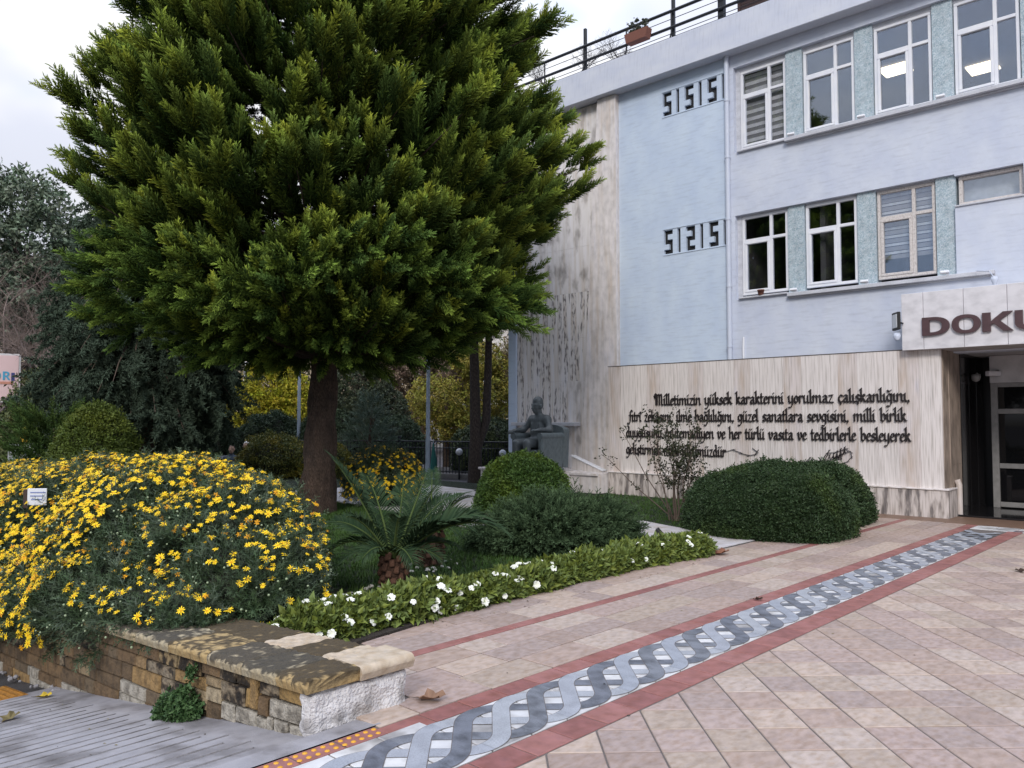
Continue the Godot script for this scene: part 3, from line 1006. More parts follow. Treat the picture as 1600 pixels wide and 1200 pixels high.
func make_building() -> void:
	K.blind = textured(lin(0.62, 0.63, 0.66), 0.8, T.cloudy, Vector3(1, 1, 1))
	K.blind_grey = textured(lin(0.46, 0.49, 0.52), 0.8, T.cloudy, Vector3(1, 1, 1))
	K.blind_thin = plain(lin(0.20, 0.205, 0.215), 0.85)
	var o := thing("office_building", "three storey pale blue office building with white framed windows and slotted wall ornament", "building")
	var zf := -15.1
	var zb := -15.42
	# plain blue bay with the pierced ornament
	var b := nb()
	var holes := meander(-9.60, 8.37, "SISISI") + meander(-9.60, 5.27, "SIZISI")
	wall_with_holes(b, -10.80, -7.98, 0.0, 9.3, zf, zb, holes)
	part("ornament_wall", b, K.blue, o)
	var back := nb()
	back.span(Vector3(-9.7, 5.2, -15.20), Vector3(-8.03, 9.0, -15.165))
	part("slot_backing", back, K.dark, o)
	# thin white liners standing a little out of each slot
	var lin_ := nb()
	for h in [[-9.62, 8.34], [-9.62, 5.24]]:
		for dy in [0.0, 0.575]:
			lin_ = nb()
			lin_.span(Vector3(h[0], h[1] + dy, zf), Vector3(h[0] + 1.555, h[1] + dy + 0.018, zf + 0.012))
			part("slot_trim", lin_, K.blue, o)
	# window bay
	var wb := nb()
	var bands := [[-7.88, 4.3, 7.15, 8.95], [-7.88, -3.78, 4.10, 5.83], [-3.78, -2.76, 5.27, 5.80], [-2.4, -1.4, 5.27, 5.80], [-3.95, 2.6, 0.0, 2.75]]
	wall_with_holes(wb, -7.98, 6.0, 0.0, 9.3, zf, zb, bands)
	part("window_wall", wb, K.lavender, o)
	# left gable end and the roof slab, so that the block is closed
	var body := nb()
	body.span(Vector3(-14.2, 0.0, -28.0), Vector3(-13.95, 9.3, -15.35))
	body.span(Vector3(-14.2, 0.0, -28.3), Vector3(6.0, 9.3, -28.0))
	body.span(Vector3(5.75, 0.0, -28.0), Vector3(6.0, 9.3, -15.42))
	part("outer_wall", body, K.blue, o)
	var slab_ := nb()
	slab_.span(Vector3(-14.3, 9.30, -28.0), Vector3(6.0, 9.55, -15.0))
	part("roof", slab_, K.cornice, o)
	# cornice beam
	var co := nb()
	co.span(Vector3(-14.45, 9.21, -15.06), Vector3(6.2, 9.94, -14.80), 0.012)
	co.span(Vector3(-14.45, 9.215, -15.40), Vector3(6.2, 9.30, -15.0))
	part("cornice", co, K.cornice, o)
	# rooms behind the glass
	for fl in [[3.95, 6.75], [7.0, 9.28]]:
		var rm := nb()
		rm.span(Vector3(-7.95, fl[0], -21.2), Vector3(5.7, fl[1], -21.0))
		rm.span(Vector3(-7.97, fl[0], -21.0), Vector3(-7.90, fl[1], -15.43))
		rm.span(Vector3(-7.95, fl[0] - 0.1, -21.0), Vector3(5.7, fl[0], -15.43))
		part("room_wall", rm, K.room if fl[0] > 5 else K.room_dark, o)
		var ce := nb()
		ce.span(Vector3(-7.95, fl[1] - 0.04, -21.0), Vector3(5.7, fl[1], -15.43))
		part("room_ceiling", ce, K.room, o)
		for px in [-6.25, -4.9]:
			var pa := nb()
			pa.span(Vector3(px, fl[0], -21.0), Vector3(px + 0.1, fl[1], -15.43 - (0.5 if px > -5 else 0.0)))
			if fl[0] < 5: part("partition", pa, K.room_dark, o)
	var lampm := plain(Color(1, 0.97, 0.88), 0.5)
	lampm.emission_enabled = true
	lampm.emission = Color(1.0, 0.93, 0.78)
	lampm.emission_energy_multiplier = 1.6
	for lp in [Vector3(-5.62, 9.20, -18.1), Vector3(-4.22, 9.20, -19.3)]:
		var lamp := nb()
		lamp.box(lp, Vector3(0.56, 0.03, 0.56), 0.004)
		part("ceiling_lamp", lamp, lampm, o)
		var al := AreaLight3D.new()
		al.name = "ceiling_lamp_light"
		o.add_child(al, true)
		al.position = lp + Vector3(0, -0.03, 0)
		al.rotation_degrees.x = -90
		al.area_size = Vector2(0.5, 0.5)
		al.light_color = Color(1.0, 0.93, 0.78)
		al.light_energy = 0.5
		al.shadow_enabled = true
		al.set("omni_range", 8.0)
	# windows, mosaic piers and ledges
	var zw := -15.24
	for k in 8:
		var x := -7.78 + k * 1.342
		window_unit(o, x, x + 0.98, 7.20, 8.86, zw, K.white_frame, true, 1 if k == 0 else 0, K.glass)
		if k < 3:
			window_unit(o, x, x + 0.98, 4.17, 5.80, zw, K.old_frame if k == 2 else K.white_frame, true, 2 if k == 2 else 0, K.glass)
		var p := nb()
		p.span(Vector3(x + 1.0, 7.15, -15.40), Vector3(x + 1.33, 8.95, -15.16))
		part("mosaic_pier", p, K.mosaic, o)
		if k < 3:
			var q := nb()
			q.span(Vector3(x + 1.0, 4.10, -15.40), Vector3(x + (1.33 if k < 2 else 1.318), 5.83, -15.16))
			part("mosaic_pier", q, K.mosaic, o)
	# jambs beside the first windows and heads above all
	var jb := nb()
	jb.span(Vector3(-7.879, 7.151, -15.39), Vector3(-7.782, 8.949, -15.20))
	jb.span(Vector3(-7.879, 4.101, -15.39), Vector3(-7.782, 5.829, -15.20))
	jb.span(Vector3(-7.78, 8.862, -15.39), Vector3(4.2, 8.948, -15.205))
	jb.span(Vector3(-7.78, 5.803, -15.39), Vector3(-3.79, 5.828, -15.205))
	part("jamb", jb, K.ledge, o)
	for s in [[-7.80, -6.76, 7.135, 0.03], [-6.75, 4.3, 7.09, 0.10], [-7.80, -6.76, 4.085, 0.035], [-6.75, -3.20, 4.02, 0.08]]:
		var l := nb()
		l.span(Vector3(s[0], s[2], zf - 0.10), Vector3(s[1], s[2] + (0.035 if s[3] < 0.05 else 0.07), zf + s[3] + 0.03), 0.006)
		part("sill", l, K.ledge, o)
		if s[3] > 0.05:
			var l2 := nb()
			l2.span(Vector3(s[0], s[2] - 0.028, zf + 0.001), Vector3(s[1], s[2] - 0.001, zf + s[3] * 0.55))
			part("sill", l2, K.ledge, o)
	# small lamps on the ledges at each pier
	for s in [[-6.62, 7.16], [-5.28, 7.16], [-3.94, 7.16], [-6.62, 4.09], [-5.28, 4.09], [-3.94, 4.09]]:
		var sp := nb()
		sp.box(Vector3(s[0], s[1] + 0.05, zf + 0.09), Vector3(0.14, 0.045, 0.08), 0.008, Basis.from_euler(Vector3(-0.3, 0.1, 0)))
		sp.box(Vector3(s[0] + 0.03, s[1] + 0.015, zf + 0.05), Vector3(0.04, 0.03, 0.06), 0.004)
		part("spotlight", sp, K.white_frame, o)
	# narrow window on the right
	for sx in [-3.76, -2.38]:
		var w := node_part("window", o)
		var f := nb()
		f.span(Vector3(sx + 0.02, 5.28, -15.3), Vector3(sx + 0.98, 5.34, -15.19), 0.006)
		f.span(Vector3(sx + 0.02, 5.73, -15.3), Vector3(sx + 0.98, 5.79, -15.19), 0.006)
		f.span(Vector3(sx + 0.02, 5.34, -15.3), Vector3(sx + 0.08, 5.73, -15.19), 0.006)
		f.span(Vector3(sx + 0.92, 5.34, -15.3), Vector3(sx + 0.98, 5.73, -15.19), 0.006)
		part("frame", f, K.old_frame, w)
		var g := nb()
		g.span(Vector3(sx + 0.08, 5.34, -15.26), Vector3(sx + 0.92, 5.73, -15.25))
		part("pane", g, K.glass, w)
		var bl := nb()
		bl.span(Vector3(sx + 0.03, 5.30, -15.41), Vector3(sx + 0.97, 5.78, -15.40))
		part("blind", bl, K.blind_grey, w)
		var l := nb()
		l.span(Vector3(sx - 0.02, 5.255, -15.2), Vector3(sx + 1.02, 5.28, zf + 0.03), 0.004)
		part("sill", l, K.ledge, o)
	# rain pipe with collars
	var rp := node_part("drainpipe", o)
	var pipe := nb()
	pipe.tube([Vector3(-8.0, 2.8, zf + 0.07), Vector3(-8.0, 6.0, zf + 0.07), Vector3(-8.0, 9.22, zf + 0.07)], [0.052, 0.052, 0.052], 12)
	part("pipe", pipe, K.pipe, rp)
	for y in [3.1, 4.35, 5.75, 7.05, 8.25]:
		var cl := nb()
		cl.tube([Vector3(-8.0, y, zf + 0.07), Vector3(-8.0, y + 0.035, zf + 0.07)], [0.062, 0.062], 12)
		cl.box(Vector3(-8.06, y + 0.018, zf + 0.035), Vector3(0.03, 0.02, 0.07))
		part("collar", cl, K.pipe, rp)
	var cd := nb()
	cd.tube([Vector3(-7.72, 2.86, zf + 0.03), Vector3(-7.72, 3.10, zf + 0.03), Vector3(-7.71, 3.30, zf + 0.03)], [0.022, 0.024, 0.02], 8)
	part("conduit", cd, K.white_frame, o)
	# marble clad bay at the left end
	var mb := node_part("marble_wall", o)
	var core := nb()
	core.span(Vector3(-14.2, 0.0, -15.35), Vector3(-10.80, 9.2, -15.16))
	part("core_wall", core, K.grout, mb)
	var rows := [0.43, 1.48, 2.55, 3.6, 4.7, 5.8, 6.9, 8.0, 9.2]
	for k in rows.size() - 1:
		var cut := [-14.05, -13.0 + 0.25 * (k % 2), -12.2 - 0.2 * (k % 3), -11.2]
		for c in cut.size() - 1:
			var s := nb()
			s.span(Vector3(cut[c] + 0.0008, rows[k] + 0.0008, -15.17), Vector3(cut[c + 1] - 0.0008, rows[k + 1] - 0.0008, -15.11 + rnd(0, 0.0015)), 0.0015)
			part("marble_slab", s, K.marble if k in [1, 2, 3] and not (k == 1 and c == 2) else K.marble_worn, mb)
	var edge := nb()
	edge.span(Vector3(-14.32, 0.0, -15.35), Vector3(-14.055, 9.2, -15.06), 0.004)
	part("corner_post", edge, K.blue, mb)
	# the tapering pilaster
	for k in rows.size() - 1:
		var y0: float = rows[k]
		var y1: float = rows[k + 1]
		var xl0 := lerpf(-11.86, -11.33, (y0 - 0.43) / 8.77)
		var xl1 := lerpf(-11.86, -11.33, (y1 - 0.43) / 8.77)
		var s := nb()
		s.prism(PackedVector2Array([Vector2(xl0, y0 + 0.0008), Vector2(-10.802, y0 + 0.0008), Vector2(-10.802, y1 - 0.0008), Vector2(xl1, y1 - 0.0008)]), Transform3D(Basis.IDENTITY, Vector3(0, 0, -15.14)), 0.17)
		part("pilaster_slab", s, K.marble_clean, mb)
	# shelf and podium of the monument
	var sh := nb()
	sh.span(Vector3(-14.05, 1.47, -15.11), Vector3(-11.98, 1.555, -14.86), 0.006)
	part("shelf", sh, K.ledge, mb)
	for k in 5:
		var s := nb()
		s.span(Vector3(-14.32 + k * 0.735, 0.0, -15.05), Vector3(-14.32 + (k + 1) * 0.735 - 0.004, 0.385, -14.05), 0.004)
		part("podium_block", s, K.marble_clean, mb)
	var top := nb()
	top.span(Vector3(-14.36, 0.385, -15.11), Vector3(-10.66, 0.44, -14.0), 0.006)
	part("podium_top", top, K.marble_clean, mb)
	make_entrance(o)
	make_roof_rail(o)

func make_entrance(o: Node) -> void:
	var ca := node_part("canopy", o)
	var core := nb()
	core.span(Vector3(-4.41, 2.80, -15.1), Vector3(4.2, 3.70, -14.30))
	part("canopy_core", core, K.soffit, ca)
	var so := nb()
	so.span(Vector3(-4.40, 2.775, -16.9), Vector3(4.2, 2.795, -14.30))
	part("soffit", so, K.soffit, ca)
	var xs := [-4.43, -4.09, -3.49, -2.88, -2.27, -1.66, -1.05, -0.44, 0.17, 0.78]
	for k in xs.size() - 1:
		var p := nb()
		p.span(Vector3(xs[k] + 0.003, 2.775, -14.31), Vector3(xs[k + 1] - 0.003, 3.725, -14.275 + rnd(-0.002, 0.002)), 0.004)
		part("fascia_panel", p, K.panel, ca)
	var font := SystemFont.new()
	font.font_names = PackedStringArray(["Droid Sans"])
	font.font_weight = 700
	var at := [[-4.10, -3.69], [-3.655, -3.245], [-3.22, -2.80], [-2.775, -2.385]]
	for k in 4:
		var tm := TextMesh.new()
		tm.text = "DOKU"[k]
		tm.font = font
		tm.font_size = 64
		tm.pixel_size = 0.01
		tm.depth = 0.1
		var l := part("letter", tm, K.letter, ca)
		var bb := tm.get_aabb()
		var sx: float = (at[k][1] - at[k][0]) / bb.size.x
		var sy := 0.30 / bb.size.y
		l.scale = Vector3(sx, sy, 0.4)
		l.position = Vector3(at[k][0] - bb.position.x * sx, 2.995 - bb.position.y * sy, -14.25)
	# recess with polished black granite, doors and bulkhead
	var re := node_part("entrance_recess", o)
	for k in 3:
		var g := nb()
		g.span(Vector3(-3.90, 0.02, -15.45 - (k + 1) * 0.5 + 0.004), Vector3(-3.845, 2.77, -15.45 - k * 0.5), 0.003)
		part("granite_slab", g, K.granite, re)
	var bw := nb()
	bw.span(Vector3(-3.9, 0.0, -17.2), Vector3(4.0, 2.78, -17.1))
	bw.span(Vector3(-3.95, 0.0, -17.1), Vector3(-3.905, 2.78, -15.43))
	part("back_wall", bw, K.black, re)
	var fl := nb()
	fl.span(Vector3(-3.84, -0.02, -17.1), Vector3(4.0, 0.03, -14.9), 0.004)
	part("threshold", fl, K.granite, re)
	var bh := nb()
	bh.span(Vector3(-3.64, 2.28, -16.9), Vector3(4.0, 2.77, -16.52), 0.004)
	part("bulkhead", bh, K.soffit, re)
	K.door = textured(lin(0.25, 0.24, 0.23), 0.4, T.cloudy, Vector3(1, 1, 1))
	var d := node_part("door", o)
	var f := nb()
	for x in [-3.64, -2.55, -1.45]:
		f.span(Vector3(x, 0.03, -16.64), Vector3(x + 0.11, 2.28, -16.54), 0.006)
	part("frame", f, K.door, d)
	var rl := nb()
	for y in [0.05, 0.74, 1.72, 2.20]:
		rl.span(Vector3(-3.53, y, -16.63), Vector3(-2.55, y + (0.09 if y < 2 else 0.08), -16.55), 0.006)
		rl.span(Vector3(-2.44, y, -16.63), Vector3(-1.45, y + (0.09 if y < 2 else 0.08), -16.55), 0.006)
	part("rail", rl, K.door, d)
	for x in [-3.53, -2.44]:
		for yy in [[0.14, 0.74], [0.83, 1.72], [1.81, 2.20]]:
			var g := nb()
			g.span(Vector3(x, yy[0], -16.60), Vector3(x + 0.99, yy[1], -16.59))
			part("pane", g, K.dark_glass, d)

func make_roof_rail(o: Node) -> void:
	var r := node_part("roof_railing", o)
	var z := -15.0
	var bar := func(called: String, a: Vector3, b: Vector3, rad: float) -> void:
		var t := nb()
		t.tube([a, b], [rad, rad], 6)
		part(called, t, K.iron, r)
	bar.call("rail", Vector3(-14.4, 10.64, z), Vector3(6, 10.64, z), 0.036)
	bar.call("rail", Vector3(-14.4, 10.27, z), Vector3(6, 10.27, z), 0.034)
	for y in [10.46, 10.13, 10.05, 9.98]:
		bar.call("wire", Vector3(-14.4, y, z), Vector3(6, y, z), 0.008)
	for x in [-13.0, -11.75, -10.5, -9.3, -6.9, -5.7]:
		var t := nb()
		t.tube([Vector3(x - 0.05, 9.9, z - 0.02), Vector3(x - 0.04, 10.08, z - 0.02), Vector3(x, 10.16, z), Vector3(x, 10.64, z)], [0.018, 0.018, 0.018, 0.018], 6)
		part("baluster", t, K.iron, r)
	for x in [[-11.77, 11.12, 0.035], [-9.3, 11.3, 0.035], [-8.12, 11.5, 0.065]]:
		var t := nb()
		t.box(Vector3(x[0], (9.9 + x[1]) / 2, z - 0.09), Vector3(x[2] * 2, x[1] - 9.9, x[2] * 2), 0.006)
		part("post", t, K.iron, r)
	var sc := node_part("slatted_screen", o)
	K.brown_slat = textured(lin(0.075, 0.04, 0.035), 0.7, T.fine, Vector3(1, 6, 1))
	var fr := nb()
	fr.span(Vector3(-7.86, 9.9, -15.34), Vector3(-7.80, 11.4, -15.28))
	fr.span(Vector3(-4.0, 9.9, -15.34), Vector3(-3.94, 11.4, -15.28))
	part("frame", fr, K.brown_slat, sc)
	for k in 24:
		var s := nb()
		s.span(Vector3(-7.80, 9.92 + k * 0.06, -15.33), Vector3(-4.0, 9.92 + k * 0.06 + 0.048, -15.30), 0.003)
		part("slat", s, K.brown_slat, sc)

# ---------------------------------------------------------------- inscription wall
var pen := {
	"i": [0.42, "0,.88 .13,1 .13,.15 .30,0"], "n": [0.88, "0,.88 .12,1 .12,0|.12,.72 .48,1 .62,.85 .62,.13 .78,0"],
	"m": [1.36, "0,.88 .12,1 .12,0|.12,.72 .45,1 .58,.85 .58,0|.58,.72 .92,1 1.06,.85 1.06,.13 1.2,0"],
	"u": [0.88, "0,.88 .12,1 .12,.18 .28,0 .6,.28|.6,1 .6,.13 .76,0"], "r": [0.62, "0,.88 .12,1 .12,0|.12,.68 .40,1 .56,.86"],
	"l": [0.40, "-.05,1.62 .13,1.78 .13,.15 .28,0"], "t": [0.52, ".16,1.42 .16,.15 .3,0 .45,.12|-.05,.97 .45,.97"],
	"k": [0.76, "-.05,1.62 .12,1.78 .12,0|.12,.5 .42,1 .56,.85 .3,.52|.3,.52 .58,.05 .74,.06"],
	"e": [0.68, ".12,.45 .56,.68 .45,.98 .25,.98 .1,.75 .1,.2 .3,0 .58,.18"], "z": [0.70, ".05,.95 .58,1 .08,.05 .66,0"],
	"y": [0.82, "0,.88 .12,1 .12,.25 .3,.05 .6,.3|.6,1 .6,-.25 .4,-.58 .05,-.6"],
	"s": [0.64, ".54,.86 .3,1 .1,.8 .16,.62 .5,.4 .5,.14 .28,0 .03,.14"],
	"a": [0.82, ".1,.84 .36,1 .56,.84 .56,.13 .72,0|.56,.56 .2,.5 .08,.24 .26,0 .56,.22"], "o": [0.74, ".32,1 .1,.75 .1,.24 .32,0 .56,.25 .56,.76 .32,1"],
	"d": [0.84, ".42,1.72 .57,1.6 .57,.13 .73,0|.57,.88 .3,1 .1,.75 .1,.24 .3,0 .57,.22"], "b": [0.78, "-.05,1.62 .12,1.78 .12,.12 .36,0 .6,.25 .6,.78 .4,1 .12,.78"],
	"g": [0.80, ".58,1 .58,-.3 .36,-.6 .04,-.56|.58,.88 .3,1 .1,.75 .1,.3 .3,.06 .58,.26"], "h": [0.88, "-.05,1.62 .12,1.78 .12,0|.12,.72 .48,1 .62,.8 .62,.08 .76,-.08"],
	"v": [0.78, "0,.88 .12,1 .2,.28 .36,0 .6,.4 .64,.82 .5,1"], "f": [0.56, ".66,1.6 .45,1.78 .24,1.5 .22,0 .04,-.42 -.22,-.5 -.3,-.3|0,.97 .48,.97"],
	"c": [0.62, ".54,.86 .32,1 .1,.75 .1,.24 .32,0 .58,.16"], "M": [1.62, ".02,1.15 -.12,1.5 .08,1.8 .42,1.6 .42,0|.42,1.35 .72,1.72 .84,1.5 .84,0|.84,1.35 1.12,1.72 1.26,1.5 1.26,.14 1.44,0|.2,1.7 .2,.1 .05,0"],
	",": [0.34, ".1,.12 .17,-.06 .05,-.26"], " ": [0.62, ""],
}
var marked := {"ü": ["u", "dots"], "ö": ["o", "dots"], "ç": ["c", "tail"], "ş": ["s", "tail"], "ğ": ["g", "bow"], "î": ["i", "hat"], "â": ["a", "hat"], "ı": ["i", ""], "i": ["i", "dot"]}

func stroke_points(s: String) -> Array:
	var out := []
	for w in s.split(" ", false):
		var p := w.split(",")
		out.append(Vector2(float(p[0]), float(p[1])))
	return out

func nib_stroke(b: Builder, pts: Array, nib: Vector2, place: Transform3D, depth: float) -> void:
	for k in pts.size() - 1:
		var a: Vector2 = pts[k]
		var c: Vector2 = pts[k + 1]
		var d := (c - a).normalized() * 0.03
		a -= d
		c += d
		var q := PackedVector2Array([a - nib, a + nib, c + nib, c - nib])
		if absf((c - a).cross(nib)) < 0.008:
			var o := Vector2(-nib.y, nib.x) * 0.25
			q = PackedVector2Array([a - nib * 0.8 - o, a - nib * 0.8 + o, c + nib * 0.8 + o, c + nib * 0.8 - o])
		b.prism(q, place, depth + 0.0006 * k)

func write_line(text: String, x0: float, x1: float, y: float, xh: float, z: float, parent: Node, m: Material) -> void:
	var total := 0.0
	for ch in text:
		var base: String = marked[ch][0] if marked.has(ch) else ch
		total += pen[base][0]
	var sx := (x1 - x0) / total
	var x := x0
	var nib := Vector2(0.10, 0.085)
	for ch in text:
		var base: String = marked[ch][0] if marked.has(ch) else ch
		var g: Array = pen[base]
		if ch != " ":
			var b := nb()
			var place := Transform3D(Basis(Vector3(sx, 0, 0), Vector3(0, xh, 0), Vector3(0, 0, 1)), Vector3(x, y, z))
			for s in (g[1] as String).split("|", false):
				nib_stroke(b, stroke_points(s), nib, place, 0.022)
			if marked.has(ch):
				var c: float = g[0] * 0.42
				match marked[ch][1]:
					"dot": nib_stroke(b, [Vector2(0.10, 1.36), Vector2(0.20, 1.46)], nib, place, 0.022)
					"dots":
						nib_stroke(b, [Vector2(c - 0.2, 1.34), Vector2(c - 0.12, 1.42)], nib, place, 0.022)
						nib_stroke(b, [Vector2(c + 0.14, 1.34), Vector2(c + 0.22, 1.42)], nib, place, 0.022)
					"tail": nib_stroke(b, [Vector2(0.3, 0.0), Vector2(0.36, -0.22), Vector2(0.2, -0.4)], nib, place, 0.022)
					"bow": nib_stroke(b, [Vector2(0.12, 1.44), Vector2(0.32, 1.28), Vector2(0.56, 1.44)], nib, place, 0.022)
					"hat": nib_stroke(b, [Vector2(c - 0.24, 1.26), Vector2(c, 1.48), Vector2(c + 0.22, 1.26)], nib, place, 0.022)
			part("letter", b, m, parent)
		x += g[0] * sx

func make_inscription() -> void:
	var o := thing("inscription_wall", "streaked travertine wall with four lines of dark raised calligraphy between statue and entrance", "wall")
	var core := nb()
	core.span(Vector3(-10.64, 0.0, -15.09), Vector3(-3.90, 2.77, -14.47))
	part("core_wall", core, K.grout, o)
	var n := 20
	var w := (10.65 - 3.88) / n
	for k in n:
		var s := nb()
		var x := -10.65 + k * w
		s.span(Vector3(x + 0.0009, 0.47, -14.48), Vector3(x + w - 0.0009, 2.79, -14.43 + rnd(-0.001, 0.001)), 0.0018)
		part("travertine_slab", s, K.travertine if (k * 7) % 3 else K.travertine2, o)
	var cap := nb()
	cap.span(Vector3(-10.66, 2.79, -15.1), Vector3(-3.87, 2.805, -14.425))
	part("coping", cap, textured(lin(0.10, 0.09, 0.085), 0.8, T.blotch, Vector3(1, 1, 1)), o)
	# side return with older, browner slabs
	for k in 2:
		var s := nb()
		s.span(Vector3(-3.92, 0.0 if k == 0 else 0.86, -15.44), Vector3(-3.86, 0.858 if k == 0 else 2.775, -14.79), 0.002)
		part("side_slab", s, K.brownstone, o)
	var s3 := nb()
	s3.span(Vector3(-3.93, 0.47, -14.788), Vector3(-3.872, 2.79, -14.481), 0.002)
	part("side_slab", s3, K.brownstone, o)
	# plinth and its thin ledge
	var px := [-10.62, -9.5, -8.42, -7.36, -6.3, -5.16, -3.80]
	for k in px.size() - 1:
		var s := nb()
		s.span(Vector3(px[k] + 0.001, -0.02, -14.9 if k == 5 else -14.47), Vector3(px[k + 1] - 0.001, 0.455, -14.375 + rnd(-0.001, 0.001)), 0.003)
		part("plinth_block", s, K.plinth, o)
	var led := nb()
	led.span(Vector3(-10.64, 0.456, -14.86), Vector3(-3.785, 0.482, -14.355), 0.005)
	part("ledge", led, K.marble_clean, o)
	var pp := nb()
	pp.tube([Vector3(-3.80, 0.0, -15.0), Vector3(-3.80, 0.52, -15.0), Vector3(-3.83, 0.60, -15.0)], [0.05, 0.05, 0.05], 12)
	part("pipe", pp, K.travertine2, o)
	var ink := plain(lin(0.018, 0.013, 0.013), 0.45)
	var z := -14.418
	write_line("Milletimizin yüksek karakterini yorulmaz çalışkanlığını,", -9.42, -4.36, 1.925, 0.132, z, o, ink)
	write_line("fıtrî zekâsını, ilme bağlılığını, güzel sanatlara sevgisini, milli birlik", -10.08, -4.42, 1.585, 0.132, z, o, ink)
	write_line("duygusunu mütemadiyen ve her türlü vasıta ve tedbirlerle besleyerek", -10.16, -4.36, 1.245, 0.132, z, o, ink)
	write_line("geliştirmek milli ülkümüzdür", -10.16, -7.78, 0.885, 0.132, z, o, ink)
	var fl := nb()
	var at := Transform3D(Basis.IDENTITY, Vector3(0, 0, z))
	nib_stroke(fl, [Vector2(-7.79, 0.99), Vector2(-7.62, 1.03), Vector2(-7.46, 0.97), Vector2(-7.30, 0.93), Vector2(-7.16, 0.95), Vector2(-7.12, 1.01), Vector2(-7.2, 1.05)], Vector2(0.010, 0.010), at, 0.022)
	part("flourish", fl, ink, o)
	# the signature below, in a slanting hand
	var sg := nb()
	var nibs := Vector2(0.008, 0.009)
	for s in ["-6.22,.74 -6.02,.86 -6.06,.76 -5.94,.83 -5.92,.74 -5.80,.78 -5.76,.72", "-5.66,.74 -5.64,.76", "-5.55,.78 -5.42,.96 -5.30,1.06 -5.34,.98 -5.46,.82 -5.36,.82 -5.27,.95 -5.24,.84 -5.18,.90 -5.12,.98 -5.13,.88 -5.05,.92 -4.99,1.04 -4.98,.93 -4.90,.97 -4.86,1.10 -4.84,.98 -4.76,1.02 -4.72,1.14 -4.71,1.04 -4.64,1.05",
			"-5.32,1.02 -5.05,1.04 -4.80,1.10 -4.66,1.13 -4.50,1.05 -4.48,.93 -4.62,.82 -4.90,.74 -5.22,.69 -5.26,.71"]:
		var q := []
		for p in stroke_points(s):
			q.append(Vector2(-6.2 + (p.x + 6.22) * 0.49, 0.79 + (p.y - 0.69) * 0.70))
		nib_stroke(sg, q, nibs, at, 0.02)
	part("signature", sg, ink, o)
	write_digits("1933", -5.60, 0.93, z, o, ink)

func write_digits(t: String, x: float, y: float, z: float, parent: Node, m: Material) -> void:
	var font := SystemFont.new()
	font.font_names = PackedStringArray(["Droid Sans"])
	font.font_weight = 700
	var tm := TextMesh.new()
	tm.text = t
	tm.font = font
	tm.font_size = 32
	tm.pixel_size = 0.0024
	tm.depth = 0.015
	var l := part("date_figures", tm, m, parent)
	l.position = Vector3(x, y, z + 0.008)

